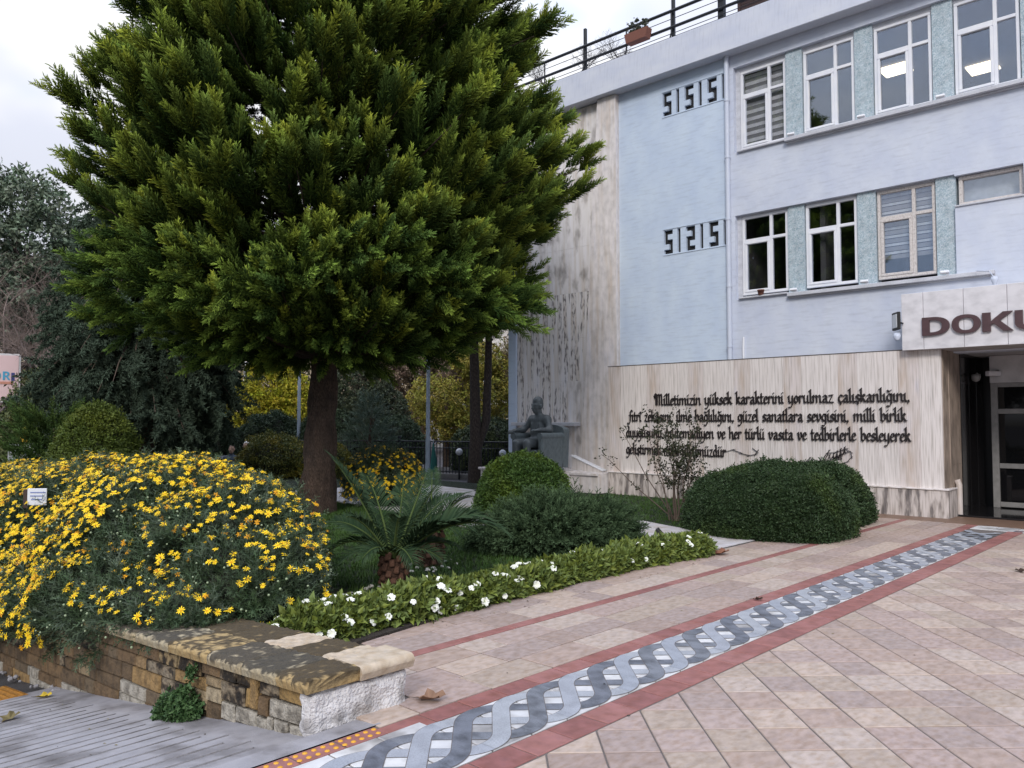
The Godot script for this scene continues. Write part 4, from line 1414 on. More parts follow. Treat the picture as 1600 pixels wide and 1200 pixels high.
# ---------------------------------------------------------------- bodies from joints
func nets(b: Builder, lo: Vector3, hi: Vector3, cell: float, bones: Array, blend: float) -> void:
	var nx := int((hi.x - lo.x) / cell) + 2
	var ny := int((hi.y - lo.y) / cell) + 2
	var nz := int((hi.z - lo.z) / cell) + 2
	var f := PackedFloat32Array()
	f.resize(nx * ny * nz)
	f.fill(9.0)
	for bn in bones:
		var a: Vector3 = bn[0]
		var c: Vector3 = bn[1]
		var ra: float = bn[2]
		var rb: float = bn[3]
		var sq: Vector3 = bn[4] if bn.size() > 4 else Vector3.ONE
		var pad: float = max(ra, rb) * max(1.0, max(sq.x, max(sq.y, sq.z))) + blend * 2 + cell * 2
		var l := ((a.min(c) - Vector3.ONE * pad - lo) / cell).floor()
		var h := ((a.max(c) + Vector3.ONE * pad - lo) / cell).ceil()
		var ac := (c - a) / sq
		var ll := maxf(ac.length_squared(), 1e-9)
		for z in range(max(0, int(l.z)), min(nz, int(h.z) + 1)):
			for y in range(max(0, int(l.y)), min(ny, int(h.y) + 1)):
				for x in range(max(0, int(l.x)), min(nx, int(h.x) + 1)):
					var p := (lo + Vector3(x, y, z) * cell - a) / sq
					var t := clampf(p.dot(ac) / ll, 0, 1)
					var d := (p - ac * t).length() - lerpf(ra, rb, t)
					var k := (z * ny + y) * nx + x
					var o := f[k]
					var e := maxf(blend - absf(o - d), 0.0) / blend
					f[k] = minf(o, d) - e * e * blend * 0.25
	var ids := {}
	var off := [0, 1, nx, nx + 1, nx * ny, nx * ny + 1, nx * ny + nx, nx * ny + nx + 1]
	var at := [Vector3(0, 0, 0), Vector3(1, 0, 0), Vector3(0, 1, 0), Vector3(1, 1, 0), Vector3(0, 0, 1), Vector3(1, 0, 1), Vector3(0, 1, 1), Vector3(1, 1, 1)]
	var edges := [[0, 1], [2, 3], [4, 5], [6, 7], [0, 2], [1, 3], [4, 6], [5, 7], [0, 4], [1, 5], [2, 6], [3, 7]]
	for z in nz - 1:
		for y in ny - 1:
			for x in nx - 1:
				var k := (z * ny + y) * nx + x
				var ins := 0
				for q in 8:
					if f[k + off[q]] < 0: ins += 1
				if ins == 0 or ins == 8: continue
				var s := Vector3.ZERO
				var m := 0
				for e in edges:
					var fa := f[k + off[e[0]]]
					var fb := f[k + off[e[1]]]
					if (fa < 0) != (fb < 0):
						s += (at[e[0]] as Vector3).lerp(at[e[1]], fa / (fa - fb))
						m += 1
				ids[k] = b.v.size()
				var g := Vector3(f[k + 1] - f[k] + f[k + off[7]] - f[k + off[6]], f[k + nx] - f[k] + f[k + off[7]] - f[k + off[5]], f[k + nx * ny] - f[k] + f[k + off[7]] - f[k + off[3]])
				b.v.append(lo + (Vector3(x, y, z) + s / m) * cell)
				b.n.append(g.normalized())
				b.c.append(b.col)
	var quad := func(i0: int, i1: int, i2: int, i3: int, flip: bool) -> void:
		if not (ids.has(i0) and ids.has(i1) and ids.has(i2) and ids.has(i3)): return
		var a: int = ids[i0]
		var c: int = ids[i1]
		var d: int = ids[i2]
		var e: int = ids[i3]
		if flip: b.i.append_array([a, d, c, a, e, d])
		else: b.i.append_array([a, c, d, a, d, e])
	for z in range(1, nz - 1):
		for y in range(1, ny - 1):
			for x in range(1, nx - 1):
				var k := (z * ny + y) * nx + x
				var s := f[k] < 0
				if s != (f[k + 1] < 0): quad.call(k - nx - nx * ny, k - nx * ny, k, k - nx, s)
				if s != (f[k + nx] < 0): quad.call(k - 1 - nx * ny, k - 1, k, k - nx * ny, s)
				if s != (f[k + nx * ny] < 0): quad.call(k - 1 - nx, k - nx, k, k - 1, s)

func make_statue() -> void:
	var o := thing("statue", "dark bronze statue of a seated man in a suit in an armchair", "statue", Vector3(-12.18, 0.46, -13.72), 0.0)
	o.scale = Vector3.ONE * 1.03
	var pl := nb()
	pl.span(Vector3(-0.85, -0.46, -0.9), Vector3(0.85, -0.36, 0.95), 0.006)
	pl.span(Vector3(-0.72, -0.36, -0.75), Vector3(0.72, -0.001, 0.85), 0.006)
	part("pedestal", pl, K.marble_clean, o)
	var b := nb()
	var bones := [
		[Vector3(-0.09, 0.60, -0.10), Vector3(0.09, 0.60, -0.10), 0.17, 0.17], [Vector3(0, 0.62, -0.10), Vector3(0, 0.86, -0.13), 0.165, 0.165, Vector3(1.15, 1, 0.95)],
		[Vector3(0, 0.86, -0.13), Vector3(0, 1.08, -0.13), 0.18, 0.165, Vector3(1.35, 1, 0.95)], [Vector3(-0.20, 1.12, -0.13), Vector3(0.20, 1.12, -0.13), 0.115, 0.115], [Vector3(0, 1.16, -0.12), Vector3(0, 1.27, -0.09), 0.10, 0.08],
		[Vector3(-0.12, 0.60, -0.02), Vector3(-0.19, 0.60, 0.42), 0.125, 0.092], [Vector3(-0.19, 0.60, 0.42), Vector3(-0.20, 0.10, 0.42), 0.088, 0.062], [Vector3(-0.20, 0.05, 0.42), Vector3(-0.23, 0.035, 0.62), 0.055, 0.048],
		[Vector3(0.12, 0.60, -0.02), Vector3(0.15, 0.61, 0.44), 0.125, 0.092], [Vector3(0.15, 0.61, 0.44), Vector3(0.13, 0.10, 0.50), 0.088, 0.062], [Vector3(0.13, 0.05, 0.50), Vector3(0.14, 0.035, 0.71), 0.055, 0.048],
		[Vector3(-0.22, 1.12, -0.13), Vector3(-0.37, 0.90, 0.00), 0.082, 0.068], [Vector3(-0.37, 0.90, 0.00), Vector3(-0.39, 0.885, 0.24), 0.064, 0.045], [Vector3(-0.39, 0.885, 0.26), Vector3(-0.39, 0.865, 0.36), 0.042, 0.03, Vector3(1.2, 0.8, 1)],
		[Vector3(0.22, 1.12, -0.13), Vector3(0.36, 0.90, -0.06), 0.082, 0.068], [Vector3(0.36, 0.90, -0.06), Vector3(0.29, 0.90, 0.20), 0.064, 0.045], [Vector3(0.29, 0.90, 0.20), Vector3(0.22, 0.885, 0.27), 0.042, 0.03, Vector3(1.2, 0.8, 1)],
		[Vector3(-0.07, 0.75, 0.02), Vector3(-0.10, 1.02, 0.0), 0.03, 0.03], [Vector3(0.07, 0.75, 0.02), Vector3(0.10, 1.02, 0.0), 0.03, 0.03], [Vector3(-0.15, 0.60, 0.05), Vector3(0.15, 0.60, 0.05), 0.11, 0.11]]
	for s in [-1.0, 1.0]:
		# four fingers and a thumb for each hand
		var base := Vector3(-0.39, 0.87, 0.36) if s < 0 else Vector3(0.21, 0.885, 0.28)
		var dir := Vector3(-0.02, -0.25, 1).normalized() if s < 0 else Vector3(-0.75, -0.2, 0.6).normalized()
		var across := Vector3(1, 0, 0) if s < 0 else Vector3(0.6, 0, 0.75)
		for k in 4:
			var r0: Vector3 = base + across * (k - 1.5) * 0.024
			var len_: float = [0.075, 0.085, 0.08, 0.06][k]
			bones.append([r0, r0 + dir * len_ * 0.6, 0.012, 0.011])
			bones.append([r0 + dir * len_ * 0.6, r0 + dir * len_ + Vector3(0, -0.03, 0), 0.011, 0.009])
		bones.append([base - dir * 0.07 + across * 0.045 * s, base + across * 0.07 * s - dir * 0.01, 0.014, 0.011])
	nets(b, Vector3(-0.62, -0.03, -0.36), Vector3(0.60, 1.30, 0.85), 0.024, bones, 0.05)
	# the head on a finer grid, turned a little to its right
	var hb := nb()
	var head := [[Vector3(0, 0.10, -0.012), Vector3(0, 0.145, -0.015), 0.098, 0.095, Vector3(0.86, 1.06, 1.06)], [Vector3(0, 0.0, 0.02), Vector3(0, 0.05, 0.03), 0.062, 0.075, Vector3(0.9, 1, 1)], [Vector3(0, -0.035, 0.055), Vector3(0, -0.03, 0.062), 0.03, 0.03],
		[Vector3(0, -0.14, -0.03), Vector3(0, -0.02, -0.02), 0.066, 0.062], [Vector3(0, 0.085, 0.092), Vector3(0, 0.035, 0.112), 0.012, 0.019], [Vector3(-0.05, 0.098, 0.078), Vector3(0.05, 0.098, 0.078), 0.017, 0.017],
		[Vector3(-0.088, 0.03, -0.012), Vector3(-0.09, 0.085, -0.02), 0.012, 0.017, Vector3(0.6, 1, 1.3)], [Vector3(0.088, 0.03, -0.012), Vector3(0.09, 0.085, -0.02), 0.012, 0.017, Vector3(0.6, 1, 1.3)],
		[Vector3(-0.025, 0.0, 0.09), Vector3(0.025, 0.0, 0.09), 0.011, 0.011], [Vector3(-0.035, 0.075, 0.085), Vector3(-0.03, 0.075, 0.085), 0.011, 0.011], [Vector3(0.035, 0.075, 0.085), Vector3(0.03, 0.075, 0.085), 0.011, 0.011]]
	nets(hb, Vector3(-0.13, -0.16, -0.15), Vector3(0.13, 0.27, 0.16), 0.0085, head, 0.018)
	var turn := Basis(Vector3.UP, -0.25) * Basis(Vector3.RIGHT, 0.04)
	var s0 := b.v.size()
	for k in hb.v.size():
		b.v.append(turn * (hb.v[k] * 1.26) + Vector3(0, 1.335, -0.06))
		b.n.append(turn * hb.n[k])
		b.c.append(Color.WHITE)
	for k in hb.i:
		b.i.append(k + s0)
	part("seated_figure", b, K.bronze, o)
	var ch := node_part("armchair", o)
	var seat := nb()
	seat.box(Vector3(0, 0.34, 0.02), Vector3(0.62, 0.26, 0.70), 0.05)
	seat.box(Vector3(0, 0.11, 0.02), Vector3(0.64, 0.22, 0.66), 0.02)
	part("seat", seat, K.patina, ch)
	for s in [-1.0, 1.0]:
		var a := nb()
		a.box(Vector3(s * 0.39, 0.41, -0.05), Vector3(0.14, 0.72, 0.72), 0.03)
		a.tube([Vector3(s * 0.395, 0.76, -0.42), Vector3(s * 0.395, 0.76, 0.32)], [0.08, 0.08], 14)
		a.box(Vector3(s * 0.39, 0.03, -0.05), Vector3(0.16, 0.06, 0.74), 0.01)
		part("armrest", a, K.patina, ch)
	var back := nb()
	var ol := PackedVector2Array()
	for k in 13:
		var t := PI * k / 12.0
		ol.append(Vector2(0.46 * cos(t), 0.88 + 0.13 * sin(t)))
	ol.append(Vector2(-0.46, 0.06))
	ol.append(Vector2(0.46, 0.06))
	back.prism(ol, Transform3D(Basis.from_euler(Vector3(-0.06, 0, 0)), Vector3(0, 0, -0.56)), 0.20)
	part("backrest", back, K.patina, ch)
	# white stone slab leaning beside the pedestal
	var sl := thing("stone_slab", "white stone slab leaning against the podium beside the bronze statue", "slab", Vector3(-11.5, 0.44, -14.5))
	var sb := nb()
	sb.prism(PackedVector2Array([Vector2(-0.25, 0.0), Vector2(0.62, 0.0), Vector2(0.62, 0.02), Vector2(-0.25, 0.32)]), Transform3D(Basis.IDENTITY, Vector3(0, 0.0, -0.10)), 0.1)
	part("slab_body", sb, K.travertine, sl)
	var sb2 := nb()
	sb2.box(Vector3(0.19, 0.19, -0.05), Vector3(0.98, 0.03, 0.16), 0.006, Basis(Vector3.FORWARD, 0.33))
	part("slab_top", sb2, K.white_frame, sl)

# ---------------------------------------------------------------- garden wall of sandstone
func ashlar(x0: float, x1: float, b0: Vector2, t0: Vector2, z: float, proud: float) -> Builder:
	# b0/t0: (y at x0, y at x1) of the lower and upper edge
	var b := nb()
	var g := 0.0045
	var e := rnd(0.006, 0.012)
	var o := [Vector2(x0 + g, b0.x + g), Vector2(x1 - g, b0.y + g), Vector2(x1 - g, t0.y - g), Vector2(x0 + g, t0.x - g)]
	var mid: Vector2 = (o[0] + o[1] + o[2] + o[3]) / 4
	var ring := []
	var back := []
	var face := []
	for p in o:
		var j := Vector2(rnd(-0.003, 0.003), rnd(-0.003, 0.003))
		p += j
		ring.append(Vector3(p.x, p.y, z + proud - e))
		back.append(Vector3(p.x, p.y, z - 0.1))
		var q: Vector2 = p + (mid - p).normalized() * e * 1.3
		face.append(Vector3(q.x, q.y, z + proud + rnd(-0.004, 0.004)))
	var m: Vector3 = (face[0] + face[1] + face[2] + face[3]) / 4 + Vector3(rnd(-0.02, 0.02), 0, rnd(0.0, 0.006))
	for k in 4:
		var q := (k + 1) % 4
		b.poly([face[k], face[q], m], Vector3(0, 0, 1))
		b.poly([ring[k], ring[q], face[q], face[k]], Vector3(0, 0, 1))
		b.poly([back[k], back[q], ring[q], ring[k]], ring[k] - Vector3(mid.x, mid.y, ring[k].z))
	return b

func wall_top(x: float) -> float:
	return 0.195 - (-3.70 - x) * 0.062

func make_stone_wall() -> void:
	var o := thing("garden_wall", "low weathered sandstone block wall with broad mossy coping beside the grooved ramp", "wall")
	var sand := []
	var cols := [lin(0.46, 0.29, 0.105), lin(0.40, 0.25, 0.10), lin(0.34, 0.22, 0.105), lin(0.42, 0.32, 0.19), lin(0.38, 0.28, 0.16), lin(0.50, 0.40, 0.26)]
	for k in 6:
		sand.append(textured(cols[k], 0.9, T.blotch, Vector3(1.6 + 0.2 * k, 1.6, 1.6), T.grit, Vector3(2.6, 2.0, 2.6), T.relief, 0.9))
	var brown := []
	for k in 4:
		brown.append(textured([lin(0.20, 0.125, 0.062), lin(0.16, 0.105, 0.056), lin(0.235, 0.15, 0.075), lin(0.19, 0.135, 0.08)][k], 0.9, T.blotch, Vector3(1.4 + 0.2 * k, 1.5, 1.5), T.grit, Vector3(2.6, 2.0, 2.6), T.relief, 0.9))
	var black := []
	for k in 2:
		black.append(textured([lin(0.30, 0.25, 0.18), lin(0.38, 0.29, 0.16)][k], 0.92, T.stain, Vector3(1.3 + 0.5 * k, 1.7, 1.6), T.blotch, Vector3(3, 3, 3), T.relief, 1.0))
	var pale := textured(lin(0.46, 0.42, 0.35), 0.9, T.blotch, Vector3(2, 2, 2), T.lightstain, Vector3(1.2, 1.2, 1.2), T.relief, 1.0)
	var core := nb()
	for k in 12:
		var x := -3.72 - k * 1.1
		var x2 := x - 1.1
		core.poly([Vector3(x, -1.5, -2.375), Vector3(x2, -1.5, -2.375), Vector3(x2, wall_top(x2), -2.375), Vector3(x, wall_top(x), -2.375)], Vector3(0, 0, 1))
		core.poly([Vector3(x, -1.5, -2.92), Vector3(x2, -1.5, -2.92), Vector3(x2, wall_top(x2), -2.92), Vector3(x, wall_top(x), -2.92)], Vector3(0, 0, -1))
		core.poly([Vector3(x, wall_top(x), -2.375), Vector3(x2, wall_top(x2), -2.375), Vector3(x2, wall_top(x2), -2.92), Vector3(x, wall_top(x), -2.92)], Vector3.UP)
	core.poly([Vector3(-3.72, -0.2, -2.375), Vector3(-3.72, -0.2, -2.92), Vector3(-3.72, 0.2, -2.92), Vector3(-3.72, 0.2, -2.375)], Vector3.RIGHT)
	part("mortar_core", core, textured(lin(0.14, 0.10, 0.065), 0.95, T.blotch, Vector3(2, 2, 2), T.fine, Vector3(4, 4, 4)), o)
	# the stones near the end, larger and of mixed height: [x0, x1, depth below the coping of top edge, of bottom edge, tone]
	var y := func(x: float, d: float) -> float:
		return wall_top(x) - d
	for s in [[-3.965, -3.705, 0.0, 0.095, 0, 0], [-4.17, -3.97, 0.0, 0.10, 2, 0], [-4.06, -3.705, 0.098, 0.2, 3, 1], [-4.255, -4.175, 0.0, 0.20, 0, 1], [-4.17, -4.065, 0.103, 0.22, 1, 4],
			[-4.31, -4.26, 0.085, 0.20, 0, 0], [-4.42, -4.26, 0.0, 0.083, 2, 1], [-4.62, -4.425, 0.0, 0.085, 2, 0], [-4.60, -4.315, 0.087, 0.205, 2, 0],
			[-4.86, -4.625, 0.0, 0.09, 1, 2], [-4.80, -4.605, 0.092, 0.15, 0, 4], [-4.80, -4.605, 0.153, 0.24, 0, 5], [-4.43, -4.19, 0.208, 0.30, 3, 0], [-4.60, -4.435, 0.21, 0.32, 3, 0], [-4.185, -4.075, 0.223, 0.30, 3, 0], [-4.0, -3.86, 0.203, 0.30, 3, 0], [-3.855, -3.70, 0.203, 0.30, 3, 0], [-4.07, -4.005, 0.203, 0.30, 3, 0], [-4.80, -4.605, 0.243, 0.36, 1, 1]]:
		var m: Material = [sand[s[5] % 6], brown[s[5] % 4], black[s[5] % 2], pale][s[4]]
		part("stone_block", ashlar(s[0], s[1], Vector2(y.call(s[0], s[3]), y.call(s[1], s[3])), Vector2(y.call(s[0], s[2]), y.call(s[1], s[2])), -2.36, rnd(0.008, 0.022)), m, o)
	# regular sloping courses further along
	var row := 0
	var d0 := 0.0
	while row < 12:
		var hgt: float = [0.115, 0.085, 0.12, 0.095][row % 4]
		var x := -4.805 if row > 0 else -4.865
		while x > -13.4:
			var x1 := x - (rnd(0.12, 0.24) if rnd(0, 1) < 0.35 else rnd(0.26, 0.52))
			if y.call(x1, d0) > ramp_y(x1) - 0.06:
				var dark := row <= 1 and rnd(0, 1) < 0.42
				var bottom: bool = y.call(x, d0 + hgt) < ramp_y(x) + 0.02
				var m: Material = black[rng.randi() % 2] if dark or rnd(0, 1) < 0.10 else (sand[rng.randi() % 6] if x > -5.6 and rnd(0, 1) < 0.4 or rnd(0, 1) < 0.1 else brown[rng.randi() % 4])
				if bottom and rnd(0, 1) < 0.35: m = pale
				part("stone_block", ashlar(x1, x, Vector2(y.call(x1, d0 + hgt), y.call(x, d0 + hgt)), Vector2(y.call(x1, d0), y.call(x, d0)), -2.36, rnd(0.004, 0.018)), m, o)
			x = x1
		d0 += hgt
		row += 1
	# coping: a front row with rounded noses and a row of flat stones behind
	var cop := []
	for k in 3:
		cop.append(textured([lin(0.50, 0.36, 0.17), lin(0.47, 0.40, 0.27), lin(0.53, 0.44, 0.29)][k], 0.9, T.cloudy, Vector3(1.15 + 0.3 * k, 1.0, 0.9 + 0.2 * k), T.grit, Vector3(2.2, 2.2, 2.2), T.relief, 1.0))
		cop[k].vertex_color_use_as_albedo = true
	var cream := textured(lin(0.55, 0.47, 0.36), 0.85, T.cloudy, Vector3(1.4, 1.4, 1.4), T.warm, Vector3(1.1, 1.1, 1.1), T.relief, 0.4)
	cream.vertex_color_use_as_albedo = true
	var fx := [-3.60, -3.90, -4.27, -4.69, -5.22, -5.75, -6.3, -6.8, -7.35, -7.9, -8.4, -8.95, -9.5, -10.1, -10.7, -11.3, -12.0, -12.7]
	for k in fx.size() - 1:
		part("coping_stone", nosed(fx[k + 1] + 0.005, fx[k] - 0.005, -2.625, -2.285, 0.076, [0.78, 0.85, 0.8, 0.45, 0.6][k % 5]), cop[k % 3], o)
	var bx := [[-3.86, -4.02, 1], [-4.022, -4.36, 0], [-4.362, -4.66, 1], [-4.662, -5.1, 0], [-5.102, -5.6, 0]]
	for s in bx:
		part("coping_stone", nosed(s[1] + 0.002, s[0] - 0.002, -2.96, -2.632, 0.070, -0.25 if s[2] else 0.95), cream if s[2] else cop[0], o)
	var endc := nb()
	part("coping_stone", end_cap(), cream, o)
	# white plaster end, lumpy
	var pl := nb()
	lumpy(pl, Vector3(-3.72, -0.045, -2.975), Vector3(-3.62, 0.185, -2.325), 0.035)
	part("plaster_end", pl, textured(lin(0.70, 0.68, 0.68), 0.9, T.cloudy, Vector3(2, 2, 2), T.lightstain, Vector3(1.3, 0.8, 1.3), T.relief, 1.2), o)
	# earth behind the wall
	var so := nb()
	so.slab(PackedVector2Array([Vector2(-4.7, -2.85), Vector2(-4.9, -4.3), Vector2(-14, -5.0), Vector2(-14, -2.85)]), -1.0, 0.02)
	tag(part("earth", so, K.soil), "", "", "", "structure")

func nosed(x0: float, x1: float, z0: float, z1: float, th: float, grime: float) -> Builder:
	# a coping stone with a rounded nose; vertex colours carry the dark lichen that grows on its weathered top
	var b := nb()
	var fn := FastNoiseLite.new()
	fn.seed = 14
	fn.frequency = 9.0
	fn.fractal_octaves = 6
	fn.fractal_gain = 0.72
	var prof := [Vector2(z1 - 0.02, 0.0), Vector2(z1 - 0.012, 0.0)]
	for k in 8:
		var a := PI * 0.5 * k / 7.0
		prof.append(Vector2(z1 - 0.036 + 0.036 * cos(a), th - 0.036 + 0.036 * sin(a)))
	for k in 15:
		prof.append(Vector2(lerpf(z1 - 0.05, z0, (k + 1) / 15.0), th - 0.002))
	prof.append(Vector2(z0, 0.0))
	var m := prof.size()
	var n := 30
	var at := func(k: int, q: int) -> Vector3:
		var x := lerpf(x0, x1, k / float(n))
		var p: Vector2 = prof[q]
		var edge := 0.011 if (k == 0 or k == n) and q > 1 and q < m - 1 else 0.0
		var j := 0.0030 * sin(x * 41.0 + p.x * 57.0) + 0.0025 * sin(x * 97.0 + q * 0.7)
		if q < 2 or q > m - 2: j = 0.0
		return Vector3(x, wall_top(x) + p.y + j - edge, p.x - edge + (j if q > 1 and q < 9 else 0.0))
	var tone := func(v: Vector3) -> Color:
		var h := (v.y - wall_top(v.x)) / th
		var g := fn.get_noise_3dv(v) * 1.3 + smoothstep(0.45, 1.0, h) * grime - 0.28
		var k := smoothstep(0.0, 0.22, g)
		return Color(1, 1, 1).lerp(Color(0.13, 0.13, 0.145), k * 0.95).lerp(Color(0.8, 0.62, 0.36), smoothstep(0.12, 0.3, -g) * 0.4 * (1.0 - h))
	for k in n:
		for q in m:
			var q2 := (q + 1) % m
			var p := [at.call(k, q), at.call(k + 1, q), at.call(k + 1, q2), at.call(k, q2)]
			var mid: Vector2 = (prof[q] + prof[q2]) / 2 - Vector2((z0 + z1) / 2, th / 2)
			b.poly(p, Vector3(0, mid.y * 3.0, mid.x))
			var s := b.c.size() - 4
			for e in 4: b.c[s + e] = tone.call(p[e])
	for k in [0, n]:
		var pts := []
		for q in m: pts.append(at.call(k, q))
		b.poly(pts, Vector3(1 if k == n else -1, 0, 0))
		var s := b.c.size() - m
		for e in m: b.c[s + e] = tone.call(pts[e])
	return b

func end_cap() -> Builder:
	# the cream stone along the end of the wall, nose turned to the forecourt
	var b := nb()
	var prof := []
	for k in 7:
		var a := PI * 0.5 * k / 6.0
		prof.append(Vector2(-3.585 - 0.036 + 0.036 * cos(a), 0.075 - 0.036 + 0.036 * sin(a)))
	prof.append(Vector2(-3.855, 0.073))
	prof.append(Vector2(-3.855, 0.0))
	prof.push_front(Vector2(-3.60, 0.0))
	for k in 4:
		var za := lerpf(-2.995, -2.63, k / 4.0)
		var zb := lerpf(-2.995, -2.63, (k + 1) / 4.0)
		for q in prof.size():
			var q2 := (q + 1) % prof.size()
			var mid: Vector2 = (prof[q] + prof[q2]) / 2 - Vector2(-3.69, 0.04)
			b.poly([Vector3(prof[q].x, 0.195 + prof[q].y, za), Vector3(prof[q].x, 0.195 + prof[q].y, zb), Vector3(prof[q2].x, 0.195 + prof[q2].y, zb), Vector3(prof[q2].x, 0.195 + prof[q2].y, za)], Vector3(mid.x, mid.y * 3.0, 0))
	for z in [-2.995, -2.63]:
		var pts := []
		for p in prof: pts.append(Vector3(p.x, 0.195 + p.y, z))
		b.poly(pts, Vector3(0, 0, -1 if z < -2.9 else 1))
	return b

func lumpy(b: Builder, lo: Vector3, hi: Vector3, cell: float) -> void:
	var f := FastNoiseLite.new()
	f.seed = 5
	f.frequency = 9.0
	f.fractal_octaves = 3
	var m := (lo + hi) / 2
	var h := (hi - lo) / 2
	for ax in 3:
		var b1 := (ax + 1) % 3
		var b2 := (ax + 2) % 3
		var n1 := int((hi[b1] - lo[b1]) / cell) + 1
		var n2 := int((hi[b2] - lo[b2]) / cell) + 1
		for s in [-1.0, 1.0]:
			var at := func(u: int, w: int) -> Vector3:
				var p := Vector3.ZERO
				p[ax] = s * h[ax]
				p[b1] = lerpf(-h[b1], h[b1], u / float(n1))
				p[b2] = lerpf(-h[b2], h[b2], w / float(n2))
				var core := p.clamp(-h + Vector3.ONE * 0.03, h - Vector3.ONE * 0.03)
				var q := core + (p - core).normalized() * 0.03
				var j := f.get_noise_3dv(m + q)
				return m + q + (q - core).normalized() * j * 0.02 + Vector3(0, 0, 0)
			for u in n1:
				for w in n2:
					var o := Vector3.ZERO
					o[ax] = s
					b.poly([at.call(u, w), at.call(u + 1, w), at.call(u + 1, w + 1)], o)
					b.poly([at.call(u, w), at.call(u + 1, w + 1), at.call(u, w + 1)], o)

# ---------------------------------------------------------------- plants of the garden
func dome_points(domes: Array, count: int, low := -0.15, shrink := 1.0) -> Array:
	# points on the outer skin of a cluster of ellipsoids [centre, radii]: [position, normal]
	var out := []
	var weights := []
	var total := 0.0
	for d in domes:
		var r: Vector3 = d[1]
		var a := r.x * r.z + r.x * r.y + r.y * r.z
		total += a
		weights.append(total)
	var tries := 0
	while out.size() < count and tries < count * 12:
		tries += 1
		var pick := rnd(0, total)
		var k := 0
		while weights[k] < pick: k += 1
		var dir := rvec()
		if dir.y < low: continue
		var c: Vector3 = domes[k][0]
		var r: Vector3 = domes[k][1] * shrink
		var p := c + dir * r
		var inside := false
		for q in domes.size():
			if q != k:
				var e: Vector3 = (p - domes[q][0]) / (domes[q][1] * shrink)
				if e.length_squared() < 0.95: inside = true
		if inside: continue
		out.append([p, (dir / r).normalized()])
	return out

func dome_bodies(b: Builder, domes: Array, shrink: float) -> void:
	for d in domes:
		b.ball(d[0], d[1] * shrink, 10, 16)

func leaf_cluster(count: int, spread: float, length: float, width: float, dark: Color, light: Color, up := 0.5) -> Builder:
	var b := nb()
	for k in count:
		var d := (rvec() + Vector3.UP * up).normalized()
		var side := d.cross(rvec()).normalized()
		var p := rvec() * spread * rnd(0.2, 1.0)
		var c := dark.lerp(light, rnd(0, 1))
		b.leaf(p, d, side, length * rnd(0.7, 1.2), width * rnd(0.8, 1.2), 0.18, c * 0.9, c)
	return b

func make_garden() -> void:
	make_daisies()
	make_palms()
	make_flower_hedge()
	make_box_shrubs()
	make_juniper()
	make_rose()

func daisy_head(size: float, petals: int, seed_: int, spent := false) -> ArrayMesh:
	var b := nb()
	var y0 := lin(0.84, 0.50, 0.008)
	var y1 := lin(0.88, 0.62, 0.02)
	if spent:
		y0 = lin(0.60, 0.24, 0.01)
		y1 = lin(0.74, 0.36, 0.012)
	for k in petals:
		var a := TAU * k / petals + rnd(-0.12, 0.12)
		var lift := rnd(-0.7, 0.5) if spent else rnd(-0.18, 0.25)
		var d := Vector3(cos(a), lift, sin(a)).normalized()
		var side := Vector3(-sin(a), rnd(-0.25, 0.25), cos(a))
		var l := size * rnd(0.82, 1.08)
		var w := size * 0.135
		var p0 := d * size * 0.12
		var m := d * l * 0.6 + Vector3(0, size * 0.06, 0)
		var tip := d * l
		b.tri(p0 - side * w * 0.4, m - side * w, p0 + side * w * 0.4, y0, y1, y0)
		b.tri(p0 + side * w * 0.4, m - side * w, m + side * w, y0, y1, y1)
		b.tri(m - side * w, tip - side * w * 0.45, m + side * w, y1, y1, y1)
		b.tri(m + side * w, tip - side * w * 0.45, tip + side * w * 0.45, y1, y1, y1)
	b.col = lin(0.62, 0.30, 0.004)
	b.lathe(Vector3(0, size * 0.02, 0), [[size * 0.22, 0.0], [size * 0.20, size * 0.07], [size * 0.1, size * 0.12], [0.0, size * 0.125]], 8)
	b.col = Color.WHITE
	var g := lin(0.06, 0.085, 0.03)
	b.spindle(Vector3(0, 0, 0), Vector3(rnd(-0.02, 0.02), -size * 2.6, rnd(-0.02, 0.02)), 0.0022, g, g)
	return b.mesh()

func daisy_sprig(len_: float) -> Builder:
	# grey-green sprig of finely cut leaves
	var b := nb()
	var c0 := lin(0.058, 0.078, 0.054)
	var c1 := lin(0.165, 0.195, 0.120)
	b.spindle(Vector3.ZERO, Vector3(0, len_ * 0.9, 0), 0.003, c0, c0)
	for k in 11:
		var t := 0.25 + 0.75 * k / 10.0
		var a := k * 2.4 + rnd(-0.3, 0.3)
		var out := Vector3(cos(a), 0.75 + 0.7 * t, sin(a)).normalized()
		var base := Vector3(0, len_ * 0.85 * t, 0)
		var ll := len_ * rnd(0.36, 0.55)
		var side := out.cross(Vector3.UP).normalized()
		var c := c0.lerp(c1, rnd(0.2, 1.0))
		b.leaf(base, out, side, ll, ll * 0.11, 0.1, c0, c)
		for q in 4:
			var s := -1.0 if q % 2 else 1.0
			var at := base + out * ll * (0.35 + 0.16 * q)
			var d := (out * 0.75 + side * s * 0.8).normalized()
			b.leaf(at, d, d.cross(out.cross(side)).normalized(), ll * 0.34, ll * 0.085, 0.1, c0, c)
	return b

